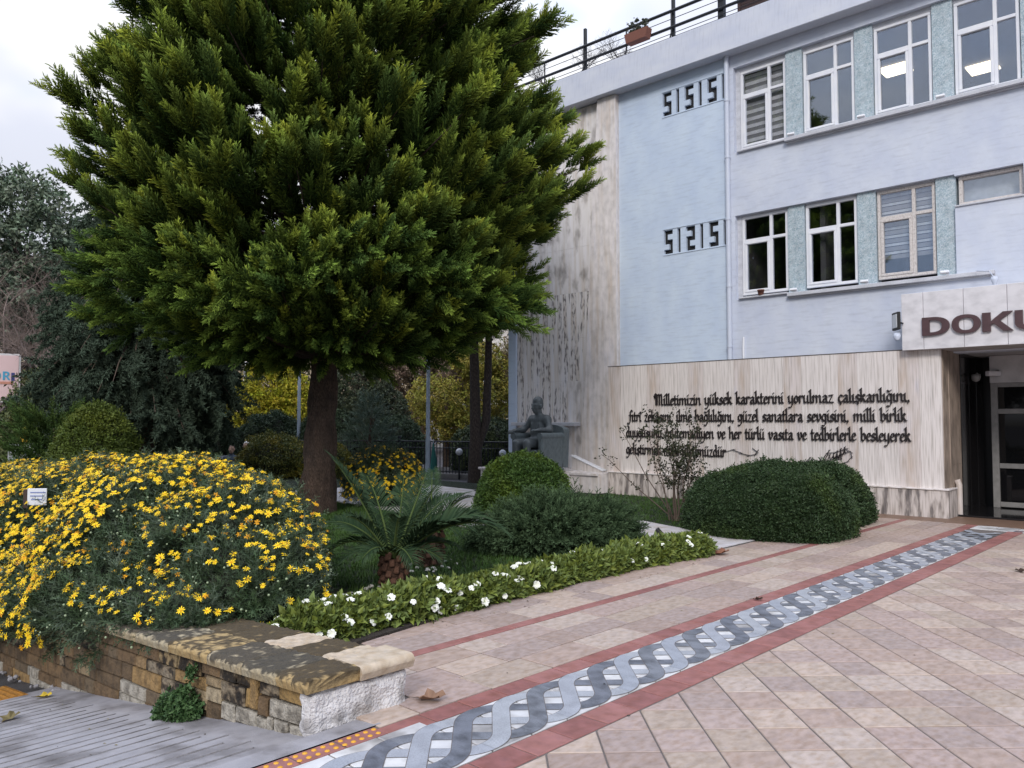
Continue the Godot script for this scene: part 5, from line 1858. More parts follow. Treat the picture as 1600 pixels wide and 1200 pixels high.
func make_daisies() -> void:
	var main := [
		[Vector3(-6.02, 0.22, -3.28), Vector3(0.68, 0.47, 0.58)], [Vector3(-6.80, 0.28, -3.45), Vector3(0.88, 0.72, 0.88)], [Vector3(-6.25, 0.12, -2.75), Vector3(0.75, 0.30, 0.50)], [Vector3(-7.1, 0.02, -2.72), Vector3(0.8, 0.46, 0.58)], [Vector3(-8.2, -0.10, -2.72), Vector3(0.9, 0.52, 0.62)], [Vector3(-9.4, -0.22, -2.70), Vector3(1.0, 0.56, 0.68)], [Vector3(-10.6, -0.2, -2.7), Vector3(1.0, 0.5, 0.7)], [Vector3(-7.9, 0.22, -3.5), Vector3(1.35, 0.95, 1.15)],
		[Vector3(-9.5, 0.08, -3.55), Vector3(1.5, 1.0, 1.27)], [Vector3(-11.1, -0.02, -3.6), Vector3(1.5, 0.98, 1.32)], [Vector3(-12.7, -0.12, -3.7), Vector3(1.5, 1.05, 1.4)], [Vector3(-14.4, -0.2, -3.8), Vector3(1.6, 1.0, 1.4)]]
	daisy_bush("daisy_shrub", "large sprawling shrub of yellow daisies spilling over the sandstone wall", main, 19000, 10500, 2.2)
	var small := [[Vector3(-12.2, 0.40, -9.4), Vector3(0.70, 0.62, 0.66)]]
	daisy_bush("daisy_shrub", "small rounded yellow daisy shrub behind the palm beside the grey lamp post", small, 1700, 750, 1.0)

func daisy_bush(called: String, label: String, domes: Array, sprigs: int, heads: int, clump: float) -> void:
	var o := thing(called, label, "shrub")
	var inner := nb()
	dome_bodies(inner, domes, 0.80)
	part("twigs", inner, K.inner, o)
	var fn := FastNoiseLite.new()
	fn.seed = 31
	fn.frequency = 1.1
	for v in 3:
		var where := []
		var tints := []
		for pn in dome_points(domes, sprigs / 3, -0.45):
			var p: Vector3 = pn[0]
			var nr: Vector3 = pn[1]
			p -= nr * rnd(0.06, 0.24) - nr * fn.get_noise_3dv(p) * 0.16
			if p.y < wall_top(p.x) + 0.05 and p.z > -2.28 - 0.25 * 0 and domes.size() > 1 and p.x > -6.0: continue
			if p.y < ramp_y(p.x) + 0.30 and domes.size() > 1: continue
			var d := (nr * 1.0 + Vector3.UP * 0.55 + rvec() * 0.55).normalized()
			where.append(Transform3D(frame(d, rnd(0, TAU), rnd(0.75, 1.25)), p))
			var w := rnd(0, 1)
			tints.append(Color(1, 1, 1).lerp(Color(0.75, 1.0, 0.62), w) * rnd(0.8, 1.15))
		strewn("foliage", daisy_sprig(0.17), K.leaf, where, o, tints)
	# flower heads: the nearest ones are parts of their own
	var metal: Material = K.petal if K.has("petal") else leafy(0.6, 0.2)
	K.petal = metal
	var meshes := []
	for k in 4:
		meshes.append(daisy_head([0.033, 0.030, 0.034, 0.026][k], 9 + k, k, k == 3))
	var pts := []
	var patch := FastNoiseLite.new()
	patch.seed = 8
	patch.frequency = 0.9
	for pn in dome_points(domes, heads * 4, -0.35, 1.05):
		var p: Vector3 = pn[0]
		var nr: Vector3 = pn[1]
		p += nr * fn.get_noise_3dv(p) * 0.16
		if domes.size() > 1:
			if p.y < ramp_y(p.x) + 0.33: continue
			var bare := patch.get_noise_3dv(p) * 0.5 + 0.5
			var keep: float = 0.30 + clampf(nr.y, 0, 1) * 0.75 + (0.40 if p.x < -7.3 else (-0.18 if p.z < -2.95 else -0.45))
			if rnd(0, 1) > keep * (0.25 + bare * 1.3): continue
		pts.append([p, nr])
		# daisies often stand in twos and threes
		if rnd(0, 1) < 0.4:
			pts.append([p + rvec() * 0.05, nr])
	var eye := Vector3(0, 1.6, 0)
	pts.sort_custom(func(a, c): return (a[0] as Vector3).distance_to(eye) < (c[0] as Vector3).distance_to(eye))
	while pts.size() > heads: pts.remove_at(rng.randi() % pts.size())
	var far := [[], [], [], []]
	var shown := 0
	for k in pts.size():
		var p: Vector3 = pts[k][0]
		var nr: Vector3 = pts[k][1]
		var d := (nr + Vector3(0.25, 0.7, 0.35) + rvec() * 0.55).normalized()
		var t := Transform3D(frame(d, rnd(0, TAU), rnd(0.68, 1.2)), p + nr * rnd(0.0, 0.06))
		var pick: int = 3 if rnd(0, 1) < 0.13 else k % 3
		var facing := (eye - p).normalized().dot(nr)
		if shown < 300 and facing > -0.1 and domes.size() > 1:
			var h := part("flower", meshes[pick], metal, o)
			h.transform = t
			shown += 1
		else:
			far[pick].append(t)
	for k in 4:
		if far[k].size(): strewn("flower_heads", meshes[k], metal, far[k], o)
	# closed buds on thin stalks
	var bud := nb()
	bud.col = lin(0.30, 0.36, 0.22)
	bud.ball(Vector3(0, 0.05, 0), Vector3(0.008, 0.008, 0.008), 5, 6)
	bud.spindle(Vector3(0, 0.05, 0), Vector3(0, -0.05, 0), 0.0018, lin(0.07, 0.1, 0.04), lin(0.07, 0.1, 0.04))
	var bw := []
	for pn in dome_points(domes, heads / 5, -0.3, 1.03):
		bw.append(Transform3D(frame((pn[1] + Vector3.UP * 0.5 + rvec() * 0.4).normalized(), 0.0, rnd(0.8, 1.3)), pn[0]))
	strewn("buds", bud, metal, bw, o)

func palm_frond(len_: float, droop: float, tilt: float, pairs: int) -> Builder:
	# a feather-shaped frond along +x, arching upward then down
	var b := nb()
	var spine := []
	var radii := []
	var n := 14
	for k in n + 1:
		var t := k / float(n)
		spine.append(Vector3(len_ * (t - 0.12 * t * t), len_ * (tilt * t - droop * t * t), 0.03 * len_ * sin(t * 3.0)))
		radii.append(lerpf(0.016, 0.003, t) * (1.6 if t < 0.08 else 1.0))
	b.col = lin(0.07, 0.095, 0.035)
	b.tube(spine, radii, 5, false)
	b.col = Color.WHITE
	var c0 := lin(0.018, 0.034, 0.018)
	var c1 := lin(0.046, 0.072, 0.036)
	for k in pairs:
		var t := 0.10 + 0.90 * k / float(pairs - 1)
		var f := t * n
		var i0: int = min(int(f), n - 1)
		var p: Vector3 = spine[i0].lerp(spine[i0 + 1], f - i0)
		var tan_: Vector3 = (spine[i0 + 1] - spine[i0]).normalized()
		var up := Vector3(0, 0, 1).cross(tan_).normalized()
		var ll: float = len_ * 0.42 * sqrt(sin(PI * clampf(0.12 + t * 0.80, 0, 1))) * rnd(0.9, 1.08)
		for s in [-1.0, 1.0]:
			var sweep := lerpf(0.45, 1.35, t)
			var d := (Vector3(0, 0, s) * 1.0 + tan_ * sweep + up * (0.55 - 0.35 * t) + rvec() * 0.06).normalized()
			var mid := p + d * ll * 0.5
			var tip := p + d * ll + Vector3(0, -ll * rnd(0.10, 0.22), 0)
			var w: Vector3 = tan_ * ll * 0.048
			var cc := c0.lerp(c1, rnd(0, 1))
			var ridge := mid + up * 0.004
			b.tri(p - w * 0.5, p + w * 0.5, mid + w, c0, c0, cc)
			b.tri(p - w * 0.5, mid + w, mid - w, c0, cc, cc)
			b.tri(mid - w, mid + w, tip, cc, cc, c1)
	return b

func palm(label: String, at: Vector3, fronds: Array, trunk_h: float, trunk_r: float) -> void:
	var o := thing("palm", label, "palm", at, 0.0, "young date palms on the lawn")
	var b := nb()
	var prof := []
	for k in 8:
		var t := k / 7.0
		prof.append([trunk_r * (0.85 + 0.3 * sin(t * 2.6)) * (1.0 if t < 0.99 else 0.5), trunk_h * t - 0.03])
	b.lathe(Vector3.ZERO, prof, 16)
	part("trunk", b, textured(lin(0.11, 0.065, 0.045), 0.95, T.bark, Vector3(4, 4, 4), null, Vector3.ONE, T.relief, 2.0), o)
	# cut leaf bases in a spiral
	K.palm_base = textured(lin(0.17, 0.10, 0.07), 0.9, T.bark, Vector3(6, 6, 6))
	for k in 46:
		var t := k / 46.0
		var a := k * 2.399
		var r := trunk_r * (0.85 + 0.3 * sin(t * 2.6))
		var d := Vector3(cos(a), 0, sin(a))
		var s := nb()
		var bs := Basis(d.cross(Vector3.UP).normalized(), Vector3.UP, d)
		s.box(Vector3.ZERO, Vector3(rnd(0.045, 0.065), rnd(0.06, 0.085), 0.035), 0.009, Basis.from_euler(Vector3(-0.5, 0, rnd(-0.15, 0.15))))
		var m := part("leaf_base", s, K.palm_base, o)
		m.transform = Transform3D(bs, d * r * 0.98 + Vector3(0, trunk_h * t, 0))
	for f in fronds:
		# [azimuth in degrees from the camera's right hand, tilt, droop, length]
		var m := part("frond", palm_frond(f[3], f[2], f[1], int(22 + f[3] * 20)), K.frond, o)
		var a := deg_to_rad(f[0] + 43.3)
		m.transform = Transform3D(Basis(Vector3.UP, a) * Basis(Vector3.RIGHT, rnd(-0.35, 0.35)), Vector3(0.05 * cos(a), trunk_h - 0.02, -0.05 * sin(a)))

func make_palms() -> void:
	palm("larger young palm with broad arching fronds behind the white flowered hedge", Vector3(-6.0, 0, -4.75),
		[[168, 1.55, 0.40, 0.82], [150, 0.85, 0.45, 0.73], [188, 0.85, 0.75, 0.60], [200, 0.50, 0.60, 0.53], [12, 1.05, 0.62, 0.86], [356, 0.86, 0.60, 1.05], [38, 1.4, 0.6, 0.65], [70, 2.2, 0.6, 0.47], [125, 2.0, 0.6, 0.52],
		[335, 0.65, 0.65, 0.54], [300, 0.9, 0.9, 0.47], [240, 0.9, 0.8, 0.47], [215, 1.6, 0.8, 0.50], [90, 1.3, 0.6, 0.57], [275, 1.9, 0.9, 0.41], [20, 2.0, 0.6, 0.47], [25, 0.6, 0.5, 0.60], [345, 1.2, 0.7, 0.60], [100, 2.4, 0.6, 0.41]], 0.35, 0.112)
	palm("smaller young palm with short fronds, farther back on the lawn", Vector3(-6.78, 0, -5.85),
		[[10, 1.0, 0.7, 0.57], [350, 0.6, 0.55, 0.52], [40, 1.3, 0.6, 0.53], [80, 1.9, 0.6, 0.49], [140, 1.4, 0.6, 0.52], [170, 0.9, 0.6, 0.49], [320, 0.6, 0.6, 0.46], [250, 0.8, 0.75, 0.38], [200, 0.8, 0.7, 0.44], [110, 1.1, 0.6, 0.53], [60, 0.8, 0.6, 0.49], [0, 1.6, 0.8, 0.46]], 0.40, 0.15)
	# pale pebbles and petals at the feet
	var pb := nb()
	for k in 60:
		var c: Vector3 = Vector3(-6.0, 0, -4.75) if k % 2 else Vector3(-6.78, 0, -5.85)
		var a := rnd(0, TAU)
		var s := rnd(0.012, 0.028)
		pb.ball(c + Vector3(cos(a), 0, sin(a)) * rnd(0.18, 0.42) + Vector3(0, s * 0.3, 0), Vector3(s * 1.3, s * 0.7, s), 4, 6)
	tag(part("pebbles", pb, plain(lin(0.5, 0.48, 0.44), 0.8)), "", "", "", "stuff")

func make_flower_hedge() -> void:
	var o := thing("flower_hedge", "long low leafy edging hedge with scattered white flowers along the pink paving", "hedge")
	var spine := [Vector3(-5.12, 0, -3.25), Vector3(-5.16, 0, -3.7), Vector3(-5.17, 0, -4.6), Vector3(-5.19, 0, -5.8), Vector3(-5.20, 0, -7.0), Vector3(-5.16, 0, -7.9), Vector3(-5.04, 0, -8.55)]
	var domes := []
	for k in 40:
		var t := k / 39.0 * 5.999
		var q := int(t)
		var p: Vector3 = spine[q].lerp(spine[min(q + 1, 6)], t - q)
		domes.append([p + Vector3(rnd(-0.03, 0.03), rnd(0.03, 0.07), 0), Vector3(0.18 + rnd(0, 0.03), 0.115 + rnd(-0.03, 0.045), 0.22)])
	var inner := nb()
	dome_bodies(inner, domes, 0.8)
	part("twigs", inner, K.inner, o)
	for v in 3:
		var c := leaf_cluster(9, 0.040, 0.068, 0.034, lin(0.05, 0.082, 0.024), lin(0.17, 0.23, 0.07), 0.7)
		var where := []
		var tints := []
		for pn in dome_points(domes, 3300, -0.2):
			var p: Vector3 = pn[0] - pn[1] * rnd(-0.01, 0.05)
			if p.y < 0.01: continue
			where.append(Transform3D(frame((pn[1] + rvec() * 0.5).normalized(), rnd(0, TAU), rnd(0.75, 1.25)), p))
			tints.append(Color(1, 1, 1).lerp(Color(1.25, 1.1, 0.6), rnd(0, 1)) * rnd(0.7, 1.15))
		strewn("leaves", c, K.leaf, where, o, tints)
	K.white_petal = leafy(0.6, 0.2)
	var fl := []
	for v in 3:
		var b := nb()
		for k in 5:
			var a := TAU * k / 5.0 + rnd(-0.1, 0.1)
			var d := Vector3(cos(a), rnd(0.1, 0.35), sin(a)).normalized()
			var side := Vector3(-sin(a), 0, cos(a))
			b.leaf(Vector3.ZERO, d, side, 0.036, 0.040, 0.12, lin(0.72, 0.74, 0.60), lin(0.82, 0.82, 0.80))
			b.leaf(d * 0.006, (d + side * 0.5).normalized(), side, 0.030, 0.030, 0.12, lin(0.78, 0.78, 0.74), lin(0.82, 0.82, 0.80))
		fl.append(b.mesh())
	var pts := dome_points(domes, 260, 0.0, 1.08)
	var n := 0
	for pn in pts:
		var p: Vector3 = pn[0]
		var near: float = clampf((p.z + 6.5) / 3.0, 0.0, 1.0)
		if rnd(0, 1) > 0.18 + near * 0.55: continue
		if pn[1].x < -0.5: continue
		var d: Vector3 = (pn[1] + Vector3(0.3, 0.4, 0.3) + rvec() * 0.3).normalized()
		var m := part("white_flower", fl[n % 3], K.white_petal, o)
		m.transform = Transform3D(frame(d, rnd(0, TAU), rnd(0.75, 1.2)), p + d * 0.06)
		n += 1
		if n > 85: break

func clipped_shrub(called: String, label: String, domes: Array, density: float, leaf_l: float, dark: Color, light: Color, warm: Color, category := "shrub", upright := 0.6, lumps := 0.10) -> Node3D:
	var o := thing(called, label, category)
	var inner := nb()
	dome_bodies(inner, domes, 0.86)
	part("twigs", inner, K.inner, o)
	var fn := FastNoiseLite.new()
	fn.seed = 3
	fn.frequency = 1.6
	for v in 3:
		var c := leaf_cluster(16, leaf_l * 1.3, leaf_l, leaf_l * 0.42, dark, light, upright)
		var where := []
		var tints := []
		for pn in dome_points(domes, int(density / 3), -0.35):
			var p: Vector3 = pn[0]
			p += pn[1] * (fn.get_noise_3dv(p) * lumps + rnd(-0.06, 0.02) + (rnd(0.02, 0.09) if rnd(0, 1) < 0.035 else 0.0))
			if p.y < 0.0: continue
			where.append(Transform3D(frame((pn[1] + Vector3.UP * 0.3 + rvec() * 0.45).normalized(), rnd(0, TAU), rnd(0.7, 1.3)), p))
			var w := smoothstep(-0.1, 0.5, fn.get_noise_3dv(p * 0.7 + Vector3(7, 3, 1)))
			tints.append(Color(1, 1, 1).lerp(warm, w) * rnd(0.75, 1.2))
		strewn("leaves", c, K.leaf, where, o, tints)
	return o

func make_box_shrubs() -> void:
	var d := lin(0.020, 0.038, 0.016)
	var l := lin(0.050, 0.086, 0.034)
	clipped_shrub("clipped_shrub", "largest clipped dome shrub, dark green, in front of the inscription", [[Vector3(-5.30, 0.22, -11.15), Vector3(1.10, 0.74, 1.25)], [Vector3(-4.95, 0.22, -10.85), Vector3(0.85, 0.66, 0.8)], [Vector3(-5.8, 0.2, -11.05), Vector3(0.70, 0.62, 0.9)]], 13500, 0.040, d, l, Color(1.5, 1.35, 0.9))
	clipped_shrub("clipped_shrub", "dark green dome shrub half hidden behind the largest one, nearer the entrance", [[Vector3(-5.22, 0.22, -12.7), Vector3(0.74, 0.68, 0.9)]], 5600, 0.042, d, l, Color(1.3, 1.2, 0.9))
	clipped_shrub("clipped_shrub", "rounded bright green shrub in front of the statue", [[Vector3(-9.25, 0.20, -10.1), Vector3(0.74, 0.78, 0.78)], [Vector3(-8.9, 0.15, -9.9), Vector3(0.5, 0.5, 0.6)]], 4600, 0.055, lin(0.026, 0.058, 0.014), lin(0.075, 0.135, 0.030), Color(1.5, 1.25, 0.8))
	clipped_shrub("cone_shrub", "olive green rounded cone shrub rising behind the yellow daisies", [[Vector3(-13.2, 0.75, -4.62), Vector3(0.62, 1.08, 0.60)], [Vector3(-13.2, 0.2, -4.62), Vector3(0.72, 0.8, 0.7)]], 5200, 0.045, lin(0.055, 0.085, 0.016), lin(0.13, 0.175, 0.035), Color(1.25, 1.1, 0.8), "shrub", 0.9)

func feather_spray(len_: float, laterals: int, dark: Color, tip: Color, sub := 4) -> Builder:
	# a plume of scale-leaved twigs: needles along side twigs along a stem, growing along +y
	var b := nb()
	var bend := Vector3(rnd(-0.1, 0.1), 0, rnd(-0.1, 0.1)) * len_
	var at := func(t: float) -> Vector3:
		return Vector3(0, len_ * t, 0) + bend * t * t
	b.spindle(at.call(0.0), at.call(1.0), len_ * 0.018, dark, tip)
	for k in laterals:
		var t := 0.12 + 0.80 * k / float(laterals - 1)
		var a := k * 2.4 + rnd(-0.4, 0.4)
		var out := Vector3(cos(a), 0, sin(a) * 0.7)
		var ll := len_ * lerpf(0.35, 0.15, t) * rnd(0.8, 1.15)
		var d := (out * 0.66 + Vector3.UP).normalized()
		var p: Vector3 = at.call(t)
		var e := p + d * ll
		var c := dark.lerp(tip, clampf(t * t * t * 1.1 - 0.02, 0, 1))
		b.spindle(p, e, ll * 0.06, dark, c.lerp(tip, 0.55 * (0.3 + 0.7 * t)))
		for q in sub:
			var u := 0.25 + 0.62 * q / float(sub)
			var s := -1.0 if q % 2 else 1.0
			var side := d.cross(out.cross(Vector3.UP)).normalized()
			var d2 := (d + (out.cross(Vector3.UP) * s * 0.65 + side * rnd(-0.3, 0.3))).normalized()
			var p2 := p + d * ll * u
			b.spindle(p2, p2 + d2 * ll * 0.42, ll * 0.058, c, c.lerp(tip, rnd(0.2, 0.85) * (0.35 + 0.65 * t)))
	return b

func make_juniper() -> void:
	var o := thing("juniper", "low spreading dark juniper between the palms and the clipped domes", "shrub")
	var domes := [[Vector3(-6.60, 0.12, -7.72), Vector3(0.66, 0.48, 0.80)], [Vector3(-6.85, 0.1, -7.25), Vector3(0.38, 0.30, 0.42)], [Vector3(-6.3, 0.1, -8.2), Vector3(0.45, 0.42, 0.55)]]
	var inner := nb()
	dome_bodies(inner, domes, 0.72)
	part("twigs", inner, K.inner, o)
	for v in 3:
		var s := feather_spray(0.29, 14, lin(0.022, 0.040, 0.020), lin(0.10, 0.15, 0.075), 5)
		var where := []
		var tints := []
		for pn in dome_points(domes, 760, -0.25):
			var nr: Vector3 = pn[1]
			var d := (Vector3(nr.x, nr.y * 0.35, nr.z) + Vector3(0, 0.12, 0) + rvec() * 0.5).normalized()
			where.append(Transform3D(frame(d, rnd(0, TAU), rnd(0.7, 1.35)), pn[0] - nr * rnd(0.08, 0.28)))
			tints.append(Color(1, 1, 1) * rnd(0.75, 1.2))
		strewn("sprays", s, K.needle, where, o, tints)

func make_rose() -> void:
	var o := thing("rose_bush", "thin leggy rose bush with sparse dark leaves before the inscription", "shrub", Vector3(-6.95, 0, -11.2))
	var b := nb()
	var tips := []
	for k in 13:
		var a := rnd(0, TAU)
		var lean := rnd(0.06, 0.42)
		var hgt := rnd(1.0, 1.75)
		var p := Vector3(cos(a) * 0.10, 0, sin(a) * 0.10)
		var d := Vector3(cos(a) * lean, 1, sin(a) * lean)
		var path := [p]
		var rad := [0.013]
		for q in 7:
			p += (d + rvec() * 0.22) * hgt / 7.0
			path.append(p)
			rad.append(lerpf(0.011, 0.003, q / 6.0))
			if q > 1:
				tips.append([p, q])
			if q > 1 and rnd(0, 1) < 0.75:
				var e := rvec()
				var p2 := p + Vector3(e.x, absf(e.y) * 0.8 + 0.2, e.z) * rnd(0.12, 0.34)
				b.tube([p, (p + p2) / 2 + rvec() * 0.02, p2], [0.005, 0.004, 0.002], 4, false)
				tips.append([p2, 8])
				tips.append([(p + p2) / 2, 8])
		b.tube(path, rad, 5, false)
	# two long arching canes to the left
	for e in [[Vector3(-0.5, 0.55, 0.42), Vector3(-0.85, 0.95, 0.6), Vector3(-0.98, 1.05, 0.66)], [Vector3(-0.35, 0.7, 0.3), Vector3(-0.62, 1.3, 0.45), Vector3(-0.7, 1.45, 0.5)]]:
		b.tube([Vector3.ZERO, e[0], e[1], e[2]], [0.01, 0.008, 0.005, 0.003], 5, false)
		for q in 3: tips.append([e[q], 8])
	part("stems", b, K.twig, o)
	var c := leaf_cluster(6, 0.055, 0.048, 0.030, lin(0.018, 0.022, 0.012), lin(0.05, 0.055, 0.026), 0.3)
	var where := []
	for t in tips:
		for q in (3 if t[1] > 3 else 1):
			where.append(Transform3D(frame(rvec(), rnd(0, TAU), rnd(0.6, 1.2)), t[0] + rvec() * 0.07))
	strewn("leaves", c, K.leaf, where, o)

# ---------------------------------------------------------------- trees
func make_trees() -> void:
	make_cypress()
	make_cedar()
	make_far_trees()

func crown_radius(y: float) -> float:
	# outline of the big clipped conifer
	var pts := [[2.75, 2.2], [3.1, 3.3], [3.6, 3.6], [4.4, 4.0], [5.2, 4.45], [6.2, 4.75], [7.4, 4.3], [9.2, 3.5], [10.8, 2.7], [12.2, 1.5], [13.2, 0.3]]
	for k in pts.size() - 1:
		if y <= pts[k + 1][0]:
			return lerpf(pts[k][1], pts[k + 1][1], clampf((y - pts[k][0]) / (pts[k + 1][0] - pts[k][0]), 0, 1))
	return 0.2

func make_cypress() -> void:
	var at := Vector3(-12.17, 0, -7.92)
	var o := thing("cypress_tree", "huge broad dense cypress with bright feathery tips beside the statue lawn", "tree", at)
	var tr := nb()
	var path := []
	var rad := []
	for k in 41:
		var t := k / 40.0
		path.append(Vector3(0.10 * sin(t * 7.0), -0.1 + t * 11.5, 0.10 * cos(t * 5.0) - 0.1))
		rad.append((0.255 * (1.0 - t) + 0.03) * (1.0 + 0.35 * exp(-t * 26.0)))
	tr.tube(path, rad, 30, true, 0.12)
	part("trunk", tr, K.bark, o)
	var fn := FastNoiseLite.new()
	fn.seed = 17
	fn.frequency = 0.55
	var limbs := nb()
	var sets := [[], [], [], []]
	var tints := [[], [], [], []]
	var total := 640
	for k in total:
		# boughs spread evenly over the outline
		var y := 3.0 + 9.9 * pow((k + 0.5) / total, 1.15) + (rnd(-0.25, 0.15) if k < 80 else 0.0)
		var az := k * 2.39996 + rnd(-0.25, 0.25)
		var dir := Vector3(cos(az), 0, sin(az))
		var lump := fn.get_noise_3d(dir.x * 3.0, y * 0.8, dir.z * 3.0)
		var r := crown_radius(y) * (0.91 + clampf(lump, -0.45, 0.12) * 0.45) * rnd(0.86, 1.0) - 0.2
		var tip := dir * r + Vector3(0, y, 0) + Vector3(0.24, 0, -0.22)
		var y0: float = clampf(y - r * rnd(0.12, 0.34), 2.75, 11.0)
		var root := Vector3(0, y0, 0)
		var mid := root.lerp(tip, 0.55) + Vector3(0, -0.06 * r, 0) + rvec() * 0.15
		var pts := []
		for q in 7:
			var t := q / 6.0
			pts.append(root.lerp(mid, t).lerp(mid.lerp(tip, t), t))
		if k % 2 == 0:
			limbs.tube(pts, [0.05, 0.042, 0.034, 0.026, 0.018, 0.012, 0.005], 5, false)
		var size := rnd(0.85, 1.15)
		for q in 16:
			var t := 0.44 + 0.56 * q / 15.0
			var p := root.lerp(mid, t).lerp(mid.lerp(tip, t), t)
			var bd := (mid.lerp(tip, t) - root.lerp(mid, t)).normalized()
			var sd := bd.cross(Vector3.UP).normalized() * (1.0 if q % 2 else -1.0)
			var w := sin(PI * clampf((t - 0.3) / 0.85, 0, 1))
			var d := (bd * 0.85 + Vector3.UP * rnd(0.15, 0.65) + sd * rnd(0.0, 0.9) * (1.25 - t) + rvec() * 0.3).normalized()
			var v := rng.randi() % 4
			sets[v].append(Transform3D(frame(d, rnd(0, TAU), (0.60 + 0.45 * w) * size), p + sd * rnd(0, 0.26) + rvec() * 0.08))
			var g := rnd(0.0, 1.0)
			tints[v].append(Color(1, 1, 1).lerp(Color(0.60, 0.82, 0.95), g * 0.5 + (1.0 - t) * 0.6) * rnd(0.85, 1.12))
		# the leading shoots at the tip
		for q in 3:
			var lead := ((tip - mid).normalized() * 0.8 + Vector3.UP * 0.5 + rvec() * 0.45).normalized()
			sets[(k + q) % 4].append(Transform3D(frame(lead, rnd(0, TAU), rnd(0.85, 1.15) * size), tip - lead * 0.15))
			tints[(k + q) % 4].append(Color(1.12, 1.08, 0.9) * rnd(0.9, 1.1))
	# sprays hiding the fork of the trunk
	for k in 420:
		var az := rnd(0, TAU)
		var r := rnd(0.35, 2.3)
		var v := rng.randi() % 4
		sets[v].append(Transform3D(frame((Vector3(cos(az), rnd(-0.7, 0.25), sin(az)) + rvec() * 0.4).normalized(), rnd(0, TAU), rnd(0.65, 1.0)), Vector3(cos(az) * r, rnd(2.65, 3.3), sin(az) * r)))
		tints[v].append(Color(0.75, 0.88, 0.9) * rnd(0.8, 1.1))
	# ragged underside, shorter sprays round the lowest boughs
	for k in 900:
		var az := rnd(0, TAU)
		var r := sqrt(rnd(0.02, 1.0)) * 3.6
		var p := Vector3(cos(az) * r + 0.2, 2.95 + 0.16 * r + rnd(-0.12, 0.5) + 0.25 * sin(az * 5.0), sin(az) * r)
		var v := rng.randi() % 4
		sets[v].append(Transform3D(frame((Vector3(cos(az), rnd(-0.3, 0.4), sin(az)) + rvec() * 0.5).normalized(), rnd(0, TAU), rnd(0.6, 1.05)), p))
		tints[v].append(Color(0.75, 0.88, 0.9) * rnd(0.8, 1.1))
	part("limbs", limbs, K.bark, o)
	for v in 4:
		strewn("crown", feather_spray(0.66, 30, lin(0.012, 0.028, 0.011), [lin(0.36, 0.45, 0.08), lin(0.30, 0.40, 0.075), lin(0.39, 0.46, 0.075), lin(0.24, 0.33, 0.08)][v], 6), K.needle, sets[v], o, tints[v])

func hanging_spray(len_: float, dark: Color, tip: Color) -> Builder:
	# a limp twig with tufts of short needles, hanging towards its end; grows along +y
	var b := nb()
	var p := Vector3.ZERO
	var d := Vector3(0, 1, 0.05)
	var step := len_ / 9.0
	for k in 9:
		var q := p + d.normalized() * step
		b.spindle(p, q, 0.010, dark, dark)
		for m in 12:
			var e := (rvec() + d * 0.35).normalized()
			var s := p.lerp(q, rnd(0, 1))
			b.spindle(s, s + e * rnd(0.06, 0.12), 0.011, dark, tip)
		p = q
		d += Vector3(0, 0, 0.06)
	return b

func make_cedar() -> void:
	var o := thing("weeping_cedar", "dark blue green weeping cedar with hanging branches left of the cypress", "tree", Vector3(-19.85, -0.05, -8.0))
	var tr := nb()
	tr.tube([Vector3(0, -0.1, 0), Vector3(0.05, 1.2, 0), Vector3(0, 4, 0.05), Vector3(-0.1, 8.2, 0)], [0.30, 0.23, 0.17, 0.03], 14, true, 0.06)
	part("trunk", tr, textured(lin(0.11, 0.08, 0.06), 0.95, T.bark, Vector3(3, 0.8, 3)), o)
	var limbs := nb()
	var sets := [[], [], []]
	var tints := [[], [], []]
	for k in 250:
		var y := 2.3 + 5.9 * (k + 0.5) / 250.0
		var az := k * 2.39996 + rnd(-0.2, 0.2)
		var dir := Vector3(cos(az), 0, sin(az))
		var r: float = [2.1, 2.3, 2.3, 1.95, 1.4, 0.5][clampi(int((y - 2.3)), 0, 5)] * rnd(0.7, 1.05)
		var root := Vector3(0, y, 0)
		var mid := root + dir * r * 0.6 + Vector3(0, 0.25, 0)
		var tip := root + dir * r + Vector3(0, -0.5 - r * 0.22, 0)
		var pts := []
		for q in 6:
			var t := q / 5.0
			pts.append(root.lerp(mid, t).lerp(mid.lerp(tip, t), t))
		limbs.tube(pts, [0.06, 0.05, 0.038, 0.028, 0.018, 0.006], 5, false)
		for q in 22:
			var t := 0.15 + 0.85 * q / 21.0
			var p := root.lerp(mid, t).lerp(mid.lerp(tip, t), t)
			var sd := dir.cross(Vector3.UP) * rnd(-1, 1)
			var d := (dir * 0.5 + sd * 0.7 + Vector3.DOWN * rnd(0.2, 1.1) + rvec() * 0.2).normalized()
			var v := rng.randi() % 3
			sets[v].append(Transform3D(frame(d, rnd(0, TAU), rnd(0.7, 1.3)), p + sd * 0.15))
			tints[v].append(Color(1, 1, 1) * rnd(0.7, 1.25))
	# skirts that hang almost to the ground
	for k in 260:
		var az := rnd(0, TAU)
		var r := rnd(0.9, 2.0)
		var v := rng.randi() % 3
		sets[v].append(Transform3D(frame((Vector3.DOWN + rvec() * 0.3).normalized(), rnd(0, TAU), rnd(1.0, 1.6)), Vector3(cos(az) * r, rnd(1.65, 2.8), sin(az) * r)))
		tints[v].append(Color(0.9, 0.9, 0.9) * rnd(0.7, 1.1))
	part("limbs", limbs, K.twig, o)
	for v in 3:
		strewn("crown", hanging_spray(0.62, lin(0.034, 0.048, 0.034), lin(0.10, 0.135, 0.098)), K.needle, sets[v], o, tints[v])

